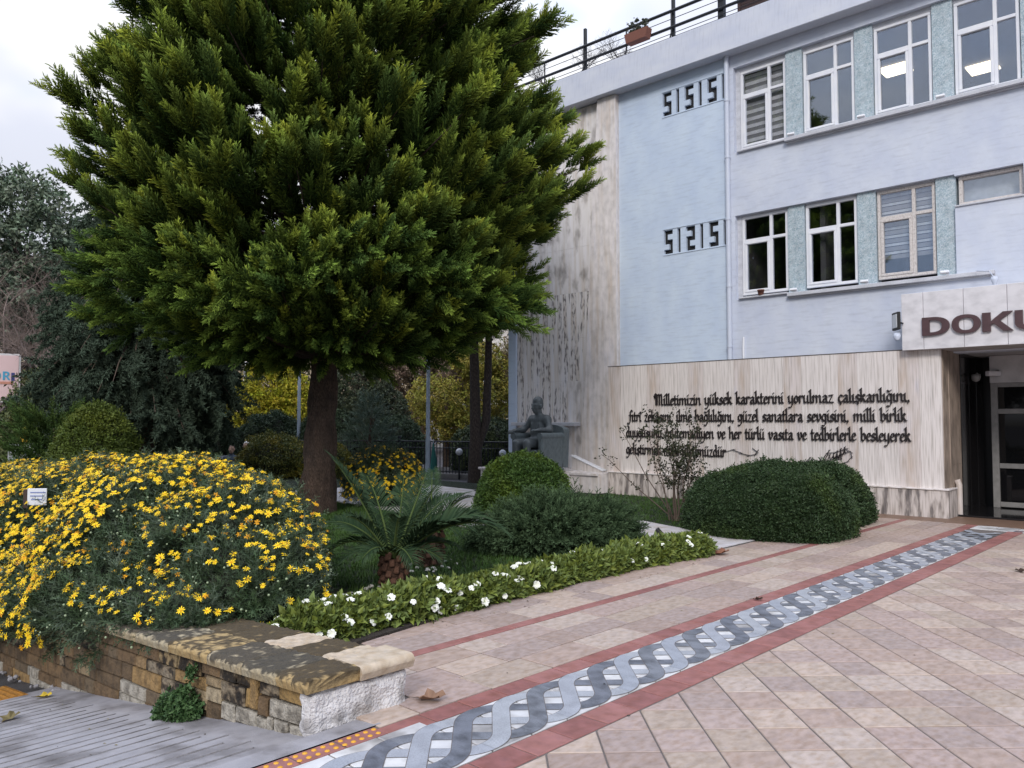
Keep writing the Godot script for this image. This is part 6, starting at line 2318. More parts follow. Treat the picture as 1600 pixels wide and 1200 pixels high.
func broad_tree(called: String, label: String, at: Vector3, height: float, lumps: Array, trunk_r: float, cluster: Array, count: int, bark: Material, tint: Color, scale_ := 1.0, fill := 0.45, group := "") -> Node3D:
	# lumps: [offset, radii] in metres from the foot; cluster: leaf clump meshes
	var o := thing(called, label, "tree", at, 0.0, group)
	var tr := nb()
	var top := Vector3(rnd(-0.2, 0.2), height * 0.8, rnd(-0.2, 0.2))
	tr.tube([Vector3(0, -1.1, 0), Vector3(0.02, height * 0.2, 0), Vector3(0.06, height * 0.45, 0.04), top], [trunk_r * 1.2, trunk_r, trunk_r * 0.75, trunk_r * 0.2], 10, true, 0.06)
	for l in lumps:
		var c: Vector3 = l[0]
		var from := Vector3(0.03, clampf(c.y - 1.2, height * 0.15, height * 0.6), 0)
		tr.tube([from, from.lerp(c, 0.5) + Vector3(0, 0.25, 0), c], [trunk_r * 0.5, trunk_r * 0.33, trunk_r * 0.12], 6, false)
		for q in 4:
			var e: Vector3 = c + rvec() * (l[1] as Vector3) * 0.85
			tr.tube([from.lerp(c, 0.6), (from.lerp(c, 0.6) + e) / 2 + Vector3(0, 0.1, 0), e], [trunk_r * 0.22, trunk_r * 0.15, trunk_r * 0.05], 4, false)
	part("trunk", tr, bark, o)
	var n := cluster.size()
	for v in n:
		var where := []
		var tints := []
		for k in count / n:
			var l: Array = lumps[rng.randi() % lumps.size()]
			var u := rvec()
			var s := pow(rnd(fill, 1.0), 0.5)
			var p: Vector3 = l[0] + u * (l[1] as Vector3) * s
			if p.y < 0.2: continue
			where.append(Transform3D(frame((u + Vector3.UP * 0.4 + rvec() * 0.6).normalized(), rnd(0, TAU), scale_ * rnd(0.7, 1.35)), p))
			tints.append(Color(1, 1, 1).lerp(tint, rnd(0, 1)) * rnd(0.75, 1.2))
		strewn("crown", cluster[v], K.leaf, where, o, tints)
	return o

func twig_tree(called: String, label: String, at: Vector3, height: float, spread: float, depth: int, m: Material, category := "tree") -> Node3D:
	var o := thing(called, label, category, at)
	var b := nb()
	var stack := [[Vector3(0, -1.0 if height > 3.0 else -0.1, 0), Vector3(0, 1, 0), height * 0.28, height * 0.018, 0]]
	while stack.size():
		var s: Array = stack.pop_back()
		var p: Vector3 = s[0]
		var d: Vector3 = s[1]
		var l: float = s[2]
		var r: float = s[3]
		var lev: int = s[4]
		var p1 := p + (d + rvec() * 0.12).normalized() * l * 0.5
		var p2 := p1 + (d + rvec() * 0.2).normalized() * l * 0.5
		b.tube([p, p1, p2], [r, r * 0.85, r * 0.68], 6 if lev < 2 else 3, false)
		if lev < depth:
			for k in (3 if lev < 3 else (3 if rnd(0, 1) < 0.5 else 2)):
				var e := rvec()
				var nd := (d + Vector3(e.x, e.y * 0.6 + 0.12, e.z) * spread).normalized()
				stack.append([p2 if k < 2 else p1, nd, l * rnd(0.66, 0.86), r * rnd(0.55, 0.68), lev + 1])
	part("branches", b, m, o)
	return o

func make_far_trees() -> void:
	var barkm := textured(lin(0.12, 0.10, 0.085), 0.95, T.bark, Vector3(2, 0.6, 2))
	var greyb := textured(lin(0.085, 0.08, 0.078), 0.95, T.bark, Vector3(2, 0.6, 2))
	var mk := func(c0: Color, c1: Color, ln: float, n: int) -> Array:
		return [leaf_cluster(n, ln * 1.5, ln, ln * 0.5, c0, c1, 0.2), leaf_cluster(n, ln * 1.5, ln, ln * 0.55, c0, c1, 0.2)]
	var grp := "trees along the street"
	# tall grey-green tree at the far left
	broad_tree("tall_tree", "tall loose grey green tree at the far left, highest of the street trees", Vector3(-33.2, 0, -8.6), 11.0,
		[[Vector3(0, 8.3, 0), Vector3(2.4, 2.6, 2.4)], [Vector3(0.8, 6.0, 1.6), Vector3(2.0, 2.0, 2.2)], [Vector3(-0.5, 5.8, -1.5), Vector3(2.4, 2.2, 2.0)], [Vector3(1.0, 7.4, -2.4), Vector3(1.3, 1.5, 1.3)], [Vector3(0.5, 4.4, 2.8), Vector3(2, 1.8, 2)], [Vector3(0.0, 4.6, -3.2), Vector3(1.6, 1.6, 1.6)], [Vector3(0, 7.2, 2.6), Vector3(2.2, 2.4, 2.2)]], 0.3,
		mk.call(lin(0.09, 0.108, 0.075), lin(0.23, 0.26, 0.185), 0.13, 18), 7000, greyb, Color(0.8, 1.0, 0.9), 1.35, 0.25, grp)
	# brown leafless trees
	twig_tree("bare_tree", "brown leafless tree with dense fine twigs behind the left end of the daisies", Vector3(-26.3, 0, -6.2), 7.8, 0.85, 9, textured(lin(0.26, 0.195, 0.165), 0.9, T.fine, Vector3(1, 1, 1)))
	# dense dark shrubs and trees on the left
	broad_tree("bushy_tree", "dark green bushy tree below the bare twigs on the left", Vector3(-24.6, 0, -8.1), 3.9,
		[[Vector3(0, 1.9, 0.6), Vector3(1.1, 1.2, 1.2)], [Vector3(0, 2.5, -0.6), Vector3(1.0, 1.2, 1.2)], [Vector3(0, 1.2, 0), Vector3(1.3, 1.2, 2.2)], [Vector3(0, 2.0, -1.7), Vector3(1, 1.3, 1.0)]], 0.12,
		mk.call(lin(0.04, 0.06, 0.026), lin(0.15, 0.185, 0.08), 0.10, 16), 2600, barkm, Color(1.3, 1.1, 0.9), 1.0, 0.3)
	clipped_shrub("ivy_hedge", "dark ivy covered hedge above the yellow kiosk wall", [[Vector3(-26.0, 0.9, -5.6), Vector3(0.7, 1.15, 1.5)], [Vector3(-25.8, 0.8, -7.2), Vector3(0.7, 1.1, 1.2)]], 3200, 0.09, lin(0.012, 0.02, 0.012), lin(0.045, 0.06, 0.04), Color(1.2, 1.2, 1.3), "hedge", 0.1, 0.3)
	# feathery conifer shrub
	var fo := thing("conifer_shrub", "feathery mid green conifer shrub left of the olive cone shrub", "shrub", Vector3(-16.4, -0.05, -5.0))
	var st := [[], []]
	for k in 420:
		var y := rnd(0.1, 1.7)
		var az := rnd(0, TAU)
		var dd := Vector3(cos(az), 0, sin(az))
		st[k % 2].append(Transform3D(frame((dd * 0.8 + Vector3.UP * 0.75 + rvec() * 0.3).normalized(), rnd(0, TAU), rnd(0.8, 1.25)), dd * rnd(0.2, 0.78) * (1.0 - 0.35 * y / 1.8) + Vector3(0, y, 0)))
	for v in 2:
		strewn("crown", feather_spray(0.42, 15, lin(0.028, 0.052, 0.016), [lin(0.13, 0.19, 0.05), lin(0.10, 0.17, 0.055)][v], 4), K.needle, st[v], fo)
	var ft := nb()
	ft.tube([Vector3(0, -0.05, 0), Vector3(0, 1.5, 0)], [0.06, 0.02], 6)
	part("trunk", ft, K.twig, fo)
	# autumn trees beyond the fence
	broad_tree("autumn_tree", "bright yellow autumn tree between the weeping cedar and the cypress trunk", Vector3(-28.6, 0, -16.6), 5.4,
		[[Vector3(0, 3.1, 0), Vector3(1.2, 1.5, 1.2)], [Vector3(0.6, 2.2, -0.6), Vector3(1.0, 1.1, 1.0)], [Vector3(-0.5, 2.0, 0.9), Vector3(1.1, 1.1, 1.1)], [Vector3(0, 4.4, 0.2), Vector3(0.9, 1.0, 0.9)]], 0.12,
		mk.call(lin(0.30, 0.24, 0.02), lin(0.62, 0.46, 0.05), 0.10, 14), 2600, barkm, Color(0.7, 1.05, 0.8), 1.0, 0.2)
	broad_tree("copper_tree", "tree with pinkish brown withered leaves above the dark rounded shrub", Vector3(-24.6, 0, -20.4), 6.0,
		[[Vector3(0, 4.3, 0), Vector3(1.5, 1.2, 1.6)], [Vector3(1.0, 3.4, -1.2), Vector3(1.2, 1.0, 1.2)], [Vector3(-0.8, 3.5, 1.4), Vector3(1.2, 1.2, 1.2)], [Vector3(0.4, 5.4, 0), Vector3(1.4, 1.0, 1.4)]], 0.16,
		mk.call(lin(0.17, 0.115, 0.095), lin(0.38, 0.27, 0.225), 0.10, 14), 3000, barkm, Color(0.9, 1.05, 0.8), 1.0, 0.2)
	broad_tree("dark_tree", "rounded dark blue green tree directly right of the cypress trunk", Vector3(-22.0, 0, -15.9), 3.9,
		[[Vector3(0, 2.5, 0), Vector3(1.15, 1.25, 1.15)], [Vector3(0.3, 1.6, -0.5), Vector3(1.2, 1.2, 1.2)]], 0.12,
		mk.call(lin(0.034, 0.046, 0.030), lin(0.095, 0.12, 0.08), 0.075, 18), 2200, barkm, Color(1.1, 1.05, 0.8), 1.0, 0.5)
	broad_tree("olive_tree", "yellow olive autumn tree with thin branches behind the lamp post", Vector3(-22.4, 0, -20.2), 4.8,
		[[Vector3(0, 2.3, 0.4), Vector3(1.3, 1.1, 1.3)], [Vector3(1.2, 2.9, -1.2), Vector3(1.2, 1.2, 1.1)], [Vector3(0.6, 1.4, -0.5), Vector3(1.5, 0.8, 1.5)], [Vector3(0.9, 3.9, -0.6), Vector3(1.0, 0.8, 1.0)]], 0.14,
		mk.call(lin(0.17, 0.14, 0.025), lin(0.45, 0.33, 0.07), 0.09, 13), 2300, barkm, Color(0.75, 1.1, 0.9), 1.0, 0.2)
	broad_tree("copper_tree", "tree with rusty leaves between the twin trunks and the marble wall", Vector3(-20.6, 0, -22.6), 6.4,
		[[Vector3(0, 3.6, 0), Vector3(1.3, 1.5, 1.3)], [Vector3(1.0, 4.8, -1.0), Vector3(1.4, 1.3, 1.4)], [Vector3(1.4, 2.6, -1.0), Vector3(1.3, 1.1, 1.3)]], 0.16,
		mk.call(lin(0.14, 0.095, 0.055), lin(0.32, 0.215, 0.13), 0.10, 14), 2400, barkm, Color(0.7, 1.0, 0.8), 1.0, 0.2)
	broad_tree("spruce_bush", "small pale grey green conifer in front of the fence, right of the cypress trunk", Vector3(-18.95, 0, -14.1), 2.4,
		[[Vector3(0, 0.7, 0), Vector3(0.95, 0.7, 0.95)], [Vector3(0, 1.2, 0), Vector3(0.7, 0.7, 0.7)], [Vector3(0, 1.75, 0), Vector3(0.35, 0.6, 0.35)]], 0.07,
		[feather_spray(0.3, 11, lin(0.05, 0.072, 0.048), lin(0.19, 0.24, 0.175), 3)], 520, barkm, Color(0.8, 0.95, 1.0), 1.0, 0.3)
	# twin trunks by the monument
	var tw := thing("twin_trunk_tree", "dark grey tree with two tall straight trunks left of the statue", "tree", Vector3(-15.45, 0, -14.95))
	var tb := nb()
	tb.tube([Vector3(0, -0.1, 0), Vector3(0.02, 1.1, 0), Vector3(-0.03, 3.0, 0.0), Vector3(-0.05, 7.0, 0.1)], [0.20, 0.155, 0.13, 0.06], 12, true, 0.05)
	part("trunk", tb, greyb, tw)
	var tb2 := nb()
	tb2.tube([Vector3(0.03, 0.7, -0.02), Vector3(0.20, 1.6, -0.22), Vector3(0.24, 3.2, -0.26), Vector3(0.3, 7.0, -0.3)], [0.10, 0.115, 0.10, 0.05], 10, true, 0.05)
	part("trunk", tb2, greyb, tw)
	var tl := []
	var tl2 := []
	for k in 1500:
		var u := rvec()
		tl.append(Transform3D(frame((u + Vector3.UP * 0.4).normalized(), rnd(0, TAU), rnd(0.8, 1.3)), Vector3(0, 5.2, 0) + u * Vector3(1.9, 1.5, 1.9) * pow(rnd(0.2, 1), 0.5)))
	strewn("crown", leaf_cluster(14, 0.13, 0.10, 0.05, lin(0.024, 0.04, 0.02), lin(0.08, 0.11, 0.05), 0.3), K.leaf, tl, tw)
	# ivy-clad hedges along the street side
	clipped_shrub("ivy_hedge", "long dark ivy hedge behind the parked cars, left of the cypress trunk", [[Vector3(-24.3, 0.6, -11.6), Vector3(0.7, 1.15, 1.4)], [Vector3(-23.2, 0.6, -13.4), Vector3(0.7, 1.2, 1.4)], [Vector3(-22.0, 0.7, -14.9), Vector3(0.8, 1.25, 1.3)], [Vector3(-20.6, 0.6, -16.2), Vector3(0.9, 1.1, 1.1)]], 6400, 0.07, lin(0.026, 0.044, 0.026), lin(0.095, 0.135, 0.08), Color(1.2, 1.2, 1.1), "hedge", 0.2, 0.25)
	clipped_shrub("ivy_hedge", "dark ivy hedge behind the iron fence, between lamp post and marble wall", [[Vector3(-18.6, 0.4, -18.6), Vector3(1.2, 1.25, 1.2)], [Vector3(-17.0, 0.5, -19.4), Vector3(1.3, 1.3, 1.1)], [Vector3(-15.6, 0.5, -20.2), Vector3(1.3, 1.4, 1.1)], [Vector3(-14.2, 0.6, -21.0), Vector3(1.3, 1.9, 1.1)]], 5200, 0.07, lin(0.026, 0.042, 0.02), lin(0.095, 0.125, 0.06), Color(1.4, 1.2, 0.8), "hedge", 0.2, 0.25)
	clipped_shrub("flowering_bush", "green bush with yellow leaves beside the parked cars at the fence", [[Vector3(-20.6, 0.35, -12.0), Vector3(0.9, 0.85, 0.9)], [Vector3(-19.6, 0.3, -12.9), Vector3(0.8, 0.75, 0.8)]], 1900, 0.06, lin(0.045, 0.07, 0.02), lin(0.2, 0.2, 0.05), Color(2.0, 1.5, 0.6), "shrub", 0.3, 0.3)
	# far backdrop of trees that closes the view down the street
	var k := 0
	for p in [Vector3(-40, 0, -13), Vector3(-41, 0, -19), Vector3(-37, 0, -24), Vector3(-33, 0, -28), Vector3(-28, 0, -31), Vector3(-38, 0, -7), Vector3(-23, 0, -33), Vector3(-18, 0, -30)]:
		var hh: float = [6.5, 6.0, 6.5, 7.0, 6.0, 6.5, 7.5, 7.0][k]
		broad_tree("street_tree", ["dark far street tree behind the weeping cedar", "far green tree behind the yellow autumn tree", "far olive tree farther along the street behind the yellow tree", "far brownish tree behind the copper coloured one", "far dark tree showing above the olive autumn tree", "far tree behind the billboard at the left edge", "far tree seen behind the lamp post", "far green tree beside the marble wall edge"][k], p, hh,
			[[Vector3(0, hh * 0.6, 0), Vector3(2.2, hh * 0.35, 2.2)], [Vector3(1.2, hh * 0.4, -1.0), Vector3(1.8, hh * 0.3, 1.8)], [Vector3(-1.0, hh * 0.42, 1.4), Vector3(1.9, hh * 0.3, 1.9)], [Vector3(0, hh * 0.25, 0), Vector3(2.4, hh * 0.2, 2.4)]], 0.2,
			mk.call(lin(0.028, 0.038, 0.018) if k % 3 else lin(0.06, 0.05, 0.03), lin(0.085, 0.10, 0.045) if k % 3 else lin(0.16, 0.125, 0.075), 0.15, 14), 1500, barkm, Color(1.2, 1.0, 0.8), 1.0, 0.35, grp)
		k += 1
	# two big trees across the lane behind the viewer, which the office windows mirror
	for q in 2:
		broad_tree("lane_tree", ["tall dark tree across the lane, mirrored in the lower office windows", "second tall dark tree across the lane, nearer the gate, mirrored in the windows"][q], [Vector3(-19, -0.6, 15), Vector3(-12.5, -0.4, 17)][q], 9.0,
			[[Vector3(0, 6.0, 0), Vector3(2.6, 2.6, 2.6)], [Vector3(1.5, 4.6, 0.5), Vector3(2.4, 2.2, 2.4)], [Vector3(-1.6, 4.5, -0.5), Vector3(2.4, 2.2, 2.4)]], 0.3, mk.call(lin(0.02, 0.03, 0.015), lin(0.06, 0.08, 0.035), 0.2, 16), 1500, barkm, Color(1, 1, 1), 1.2, 0.2)

# ---------------------------------------------------------------- street furniture, cars, people
func make_street() -> void:
	var lp := thing("lamp_post", "grey steel lamp post standing on the lawn right of the palm", "lamp post", Vector3(-16.5, 0, -14.2))
	lamp_post(lp)
	copy_of(lp, "grey steel lamp post seen left of the cypress trunk, in front of the yellow tree", Vector3(-22.1, 0, -13.7))
	# iron fence
	var f := thing("iron_fence", "black iron railing fence between the garden and the street", "fence")
	var line := [Vector3(-14.3, 0, -16.6), Vector3(-15.1, 0, -16.0), Vector3(-18.4, 0, -14.75), Vector3(-21.2, 0, -12.9)]
	var rail := nb()
	var low := nb()
	var base := nb()
	var n := 0
	var bar := nb()
	bar.tube([Vector3(0, 0.1, 0), Vector3(0, 1.0, 0)], [0.013, 0.013], 5)
	var barm := bar.mesh()
	for k in line.size() - 1:
		var a: Vector3 = line[k]
		var b: Vector3 = line[k + 1]
		rail.tube([a + Vector3(0, 1.0, 0), b + Vector3(0, 1.0, 0)], [0.02, 0.02], 5)
		rail.tube([a + Vector3(0, 0.82, 0), b + Vector3(0, 0.82, 0)], [0.014, 0.014], 5)
		low.tube([a + Vector3(0, 0.16, 0), b + Vector3(0, 0.16, 0)], [0.016, 0.016], 5)
		var l := a.distance_to(b)
		var t := 0.0
		while t < l:
			var m := part("bar", barm, K.iron, f)
			m.position = a.lerp(b, t / l)
			t += 0.10
			n += 1
		var post := nb()
		post.box(a + Vector3(0, 0.55, 0), Vector3(0.07, 1.2, 0.07), 0.006)
		part("post", post, K.iron, f)
		base.box((a + b) / 2 + Vector3(0, 0.03, 0), Vector3(l, 0.14, 0.16), 0.01, Basis(Vector3.UP, -atan2(b.z - a.z, b.x - a.x)))
	part("rail", rail, K.iron, f)
	part("rail", low, K.iron, f)
	part("kerb_base", base, textured(lin(0.2, 0.19, 0.18), 0.9, T.cloudy, Vector3(1, 1, 1)), f)
	# globe lamps
	var gl := thing("globe_lamp", "white globe garden lamp in front of the iron fence, left of the twin trunks", "lamp", Vector3(-16.5, 0, -15.35), 0.0, "globe garden lamps")
	var st := nb()
	st.tube([Vector3(0, -0.05, 0), Vector3(0, 0.62, 0)], [0.025, 0.022], 8)
	part("stem", st, K.iron, gl)
	var gb := nb()
	gb.ball(Vector3(0, 0.72, 0), Vector3(0.10, 0.10, 0.10), 10, 14)
	part("globe", gb, plain(lin(0.7, 0.7, 0.72), 0.3), gl)
	copy_of(gl, "white globe garden lamp beside the statue at the end of the iron fence", Vector3(-14.95, 0, -15.5))
	# folded green parasol
	var um := thing("folded_parasol", "folded green parasol leaning by the iron fence", "parasol", Vector3(-17.2, 0, -15.0))
	var ub := nb()
	ub.tube([Vector3(0, 0.15, 0), Vector3(0.02, 0.5, 0), Vector3(0.0, 0.95, 0)], [0.10, 0.085, 0.02], 9, true, 0.12)
	part("canopy", ub, plain(lin(0.02, 0.13, 0.11), 0.8), um)
	var up := nb()
	up.tube([Vector3(0, -0.03, 0), Vector3(0, 1.02, 0)], [0.014, 0.014], 6)
	part("pole", up, K.steel, um)
	# cars
	var paint_w := plain(lin(0.72, 0.73, 0.75), 0.25)
	paint_w.clearcoat_enabled = true
	var paint_s := plain(lin(0.50, 0.52, 0.55), 0.25)
	paint_s.clearcoat_enabled = true
	car("parked_car", "white car parked behind the daisies, its curved roof showing", Vector3(-24.6, -0.89, -11.9), 1.02, paint_w, false)
	car("parked_car", "silver white car whose bonnet shows right of the white roofed car", Vector3(-23.3, -0.89, -13.0), 0.92, paint_s, false)
	car("parked_van", "white van with its rear corner showing right of the olive cone shrub", Vector3(-27.6, -0.89, -9.1), 0.95, paint_w, true)
	# people on the street
	person("white haired person in dark clothes walking along the street", Vector3(-22.5, -0.87, -12.15), lin(0.6, 0.58, 0.55), lin(0.012, 0.012, 0.015), 0.8)
	person("person in a slate blue jacket beside the parked cars", Vector3(-22.62, -0.95, -11.75), lin(0.03, 0.025, 0.02), lin(0.05, 0.07, 0.10), 0.8)
	# signs on the left
	var bb := thing("billboard", "pale pink billboard on two black posts at the left edge", "billboard", Vector3(-25.35, 0, -5.6), 1.276)
	var fr := nb()
	fr.box(Vector3(0, 2.76, -0.03), Vector3(2.4, 1.34, 0.08), 0.01)
	part("board", fr, plain(lin(0.60, 0.58, 0.58), 0.6), bb)
	var pa := nb()
	pa.box(Vector3(0, 2.76, 0.015), Vector3(2.3, 1.24, 0.02), 0.003)
	part("poster", pa, plain(lin(0.72, 0.52, 0.52), 0.6), bb)
	for q in [[0.55, 2.50, 0.12, 0.40, lin(0.06, 0.07, 0.28)], [1.02, 2.80, 0.08, 0.22, lin(0.04, 0.05, 0.20)], [0.85, 2.63, 0.35, 0.07, lin(0.55, 0.25, 0.18)]]:
		var s := nb()
		s.box(Vector3(q[0], q[1], 0.03), Vector3(q[2], q[3], 0.012))
		part("printed_shape", s, plain(q[4], 0.6), bb)
	var font := SystemFont.new()
	font.font_names = PackedStringArray(["Droid Sans"])
	font.font_weight = 700
	var tm := TextMesh.new()
	tm.text = "NDR"
	tm.font = font
	tm.font_size = 40
	tm.pixel_size = 0.008
	tm.depth = 0.01
	var l := part("lettering", tm, plain(lin(0.08, 0.35, 0.55), 0.6), bb)
	l.position = Vector3(0.62, 2.82, 0.032)
	for x in [-0.8, 0.95]:
		var p := nb()
		p.tube([Vector3(x, -1.0, -0.05), Vector3(x, 2.1, -0.05)], [0.045, 0.045], 8)
		part("post", p, K.iron, bb)
	var bs := thing("bus_stop_sign", "yellow bus stop sign plate on a thin grey pole", "sign", Vector3(-23.13, 0, -6.4), 1.3)
	var bp := nb()
	bp.tube([Vector3(0, -1.0, 0), Vector3(0, 1.42, 0)], [0.018, 0.018], 8)
	part("pole", bp, K.steel, bs)
	var pl := nb()
	pl.box(Vector3(0, 1.24, 0.025), Vector3(0.24, 0.40, 0.02), 0.004)
	part("plate", pl, plain(lin(0.72, 0.42, 0.03), 0.5), bs)
	var p2 := nb()
	p2.box(Vector3(0, 1.29, 0.037), Vector3(0.17, 0.09, 0.006))
	part("picture", p2, plain(lin(0.10, 0.30, 0.62), 0.5), bs)
	var p3 := nb()
	p3.box(Vector3(0, 1.16, 0.037), Vector3(0.17, 0.05, 0.006))
	part("picture", p3, plain(lin(0.60, 0.22, 0.02), 0.5), bs)
	var ks := thing("kiosk_wall", "low ochre yellow wall with rounded top under the ivy", "wall", Vector3(-25.6, 0, -6.3), 1.3)
	var kw := nb()
	kw.box(Vector3(0, 0.12, 0), Vector3(2.2, 2.16, 0.2), 0.06)
	part("wall_body", kw, textured(lin(0.60, 0.40, 0.12), 0.8, T.cloudy, Vector3(1, 1, 1)), ks)
	var sg := nb()
	sg.box(Vector3(0.06, 0.98, 0.11), Vector3(0.42, 0.20, 0.02), 0.003)
	part("plate", sg, plain(lin(0.03, 0.04, 0.16), 0.5), ks)
	for q in 2:
		var sl := nb()
		sl.box(Vector3(0.06, 1.01 - q * 0.06, 0.122), Vector3(0.30 - q * 0.08, 0.022, 0.004))
		part("printed_line", sl, plain(lin(0.6, 0.6, 0.65), 0.5), ks)
	var cb := thing("utility_cabinet", "pale grey utility cabinet in front of the yellow wall", "cabinet", Vector3(-24.1, 0, -6.75), 1.3)
	var c1 := nb()
	c1.box(Vector3(0, 0.02, 0), Vector3(0.95, 1.92, 0.3), 0.02)
	part("cabinet_body", c1, textured(lin(0.42, 0.43, 0.45), 0.6, T.cloudy, Vector3(1, 1, 1)), cb)
	for x in [-0.24, 0.24]:
		var dr := nb()
		dr.box(Vector3(x, 0.1, 0.155), Vector3(0.44, 1.68, 0.02), 0.004)
		part("door", dr, textured(lin(0.44, 0.45, 0.47), 0.6, T.cloudy, Vector3(1, 1, 1)), cb)
	# far houses
	house("apartment_house", "far beige apartment house behind the yellow autumn tree", Vector3(-49, 0, -30), 1.0, Vector3(16, 8.5, 9), lin(0.52, 0.42, 0.30))
	house("apartment_house", "far cream house beyond the trees, behind the weeping cedar", Vector3(-52, 0, -14), 1.35, Vector3(10, 6.0, 8), lin(0.55, 0.47, 0.33))
	house("apartment_house", "far white house seen through the thin branches near the twin trunks", Vector3(-34, 0, -40), 0.7, Vector3(14, 7.5, 9), lin(0.62, 0.58, 0.54))

func lamp_post(o: Node3D) -> void:
	var p := nb()
	p.tube([Vector3(0, 0.0, 0), Vector3(0, 1.1, 0), Vector3(0, 1.12, 0), Vector3(0, 5.4, 0)], [0.066, 0.064, 0.056, 0.045], 14)
	part("pole", p, K.steel, o)
	var b := nb()
	b.box(Vector3(0, 0.02, 0), Vector3(0.3, 0.04, 0.3), 0.008)
	part("base_plate", b, K.steel, o)
	var h := nb()
	h.box(Vector3(0.35, 5.42, 0), Vector3(0.75, 0.07, 0.2), 0.03)
	part("lamp_head", h, K.steel, o)

func car(called: String, label: String, at: Vector3, turn: float, paint: Material, van: bool) -> void:
	var o := thing(called, label, "van" if van else "car", at, turn)
	var w := 0.85
	var prof: PackedVector2Array
	if van:
		prof = PackedVector2Array([Vector2(-2.3, 0.25), Vector2(2.3, 0.25), Vector2(2.35, 0.8), Vector2(2.0, 1.0), Vector2(1.45, 1.15), Vector2(0.95, 1.75), Vector2(0.5, 1.82), Vector2(-2.2, 1.80), Vector2(-2.32, 1.6)])
	else:
		prof = PackedVector2Array([Vector2(-2.1, 0.25), Vector2(2.1, 0.25), Vector2(2.15, 0.55), Vector2(1.95, 0.72), Vector2(1.1, 0.88), Vector2(0.45, 1.33), Vector2(-0.2, 1.45), Vector2(-1.0, 1.40), Vector2(-1.65, 1.02), Vector2(-2.1, 0.92)])
	var b := nb()
	b.prism(prof, Transform3D(Basis.IDENTITY, Vector3(0, 0, -w)), w * 2)
	part("body", b, paint, o)
	var gl: Material = K.dark_glass
	var win: Array = [PackedVector2Array([Vector2(1.3, 1.17), Vector2(0.92, 1.66), Vector2(0.1, 1.70), Vector2(0.1, 1.17)])] if van else [PackedVector2Array([Vector2(0.95, 0.92), Vector2(0.42, 1.27), Vector2(-0.18, 1.37), Vector2(-0.2, 0.94)]), PackedVector2Array([Vector2(-0.28, 0.94), Vector2(-0.26, 1.37), Vector2(-0.95, 1.33), Vector2(-1.45, 0.98)])]
	for p in win:
		for s in [-1.0, 1.0]:
			var g := nb()
			g.prism(p, Transform3D(Basis.IDENTITY, Vector3(0, 0, s * w - (0.0 if s > 0 else 0.012))), 0.012)
			part("window", g, gl, o)
	var ws := nb()
	var a: Vector2 = prof[4]
	var c: Vector2 = prof[5]
	var mid := (a + c) / 2
	var ang := atan2(c.y - a.y, c.x - a.x)
	ws.box(Vector3(mid.x, mid.y, 0) + Vector3(sin(-ang) * -0.0, 0.012, 0), Vector3(a.distance_to(c) * 0.86, 0.03, w * 1.75), 0.004, Basis(Vector3(0, 0, 1), ang))
	part("windscreen", ws, gl, o)
	for x in [-1.3, 1.35]:
		for s in [-1.0, 1.0]:
			var wheel := node_part("wheel", o)
			var t := nb()
			t.tube([Vector3(x, 0.31, s * (w - 0.2)), Vector3(x, 0.31, s * (w + 0.01))], [0.31, 0.31], 18)
			part("tyre", t, K.black, wheel)
			var r := nb()
			r.tube([Vector3(x, 0.31, s * (w - 0.05)), Vector3(x, 0.31, s * (w + 0.02))], [0.2, 0.19], 14)
			part("rim", r, K.steel, wheel)
	for s in [-0.6, 0.6]:
		var h := nb()
		h.box(Vector3(prof[2].x - 0.06, prof[2].y + 0.06, s), Vector3(0.14, 0.12, 0.3), 0.03)
		part("headlight", h, K.white_frame, o)

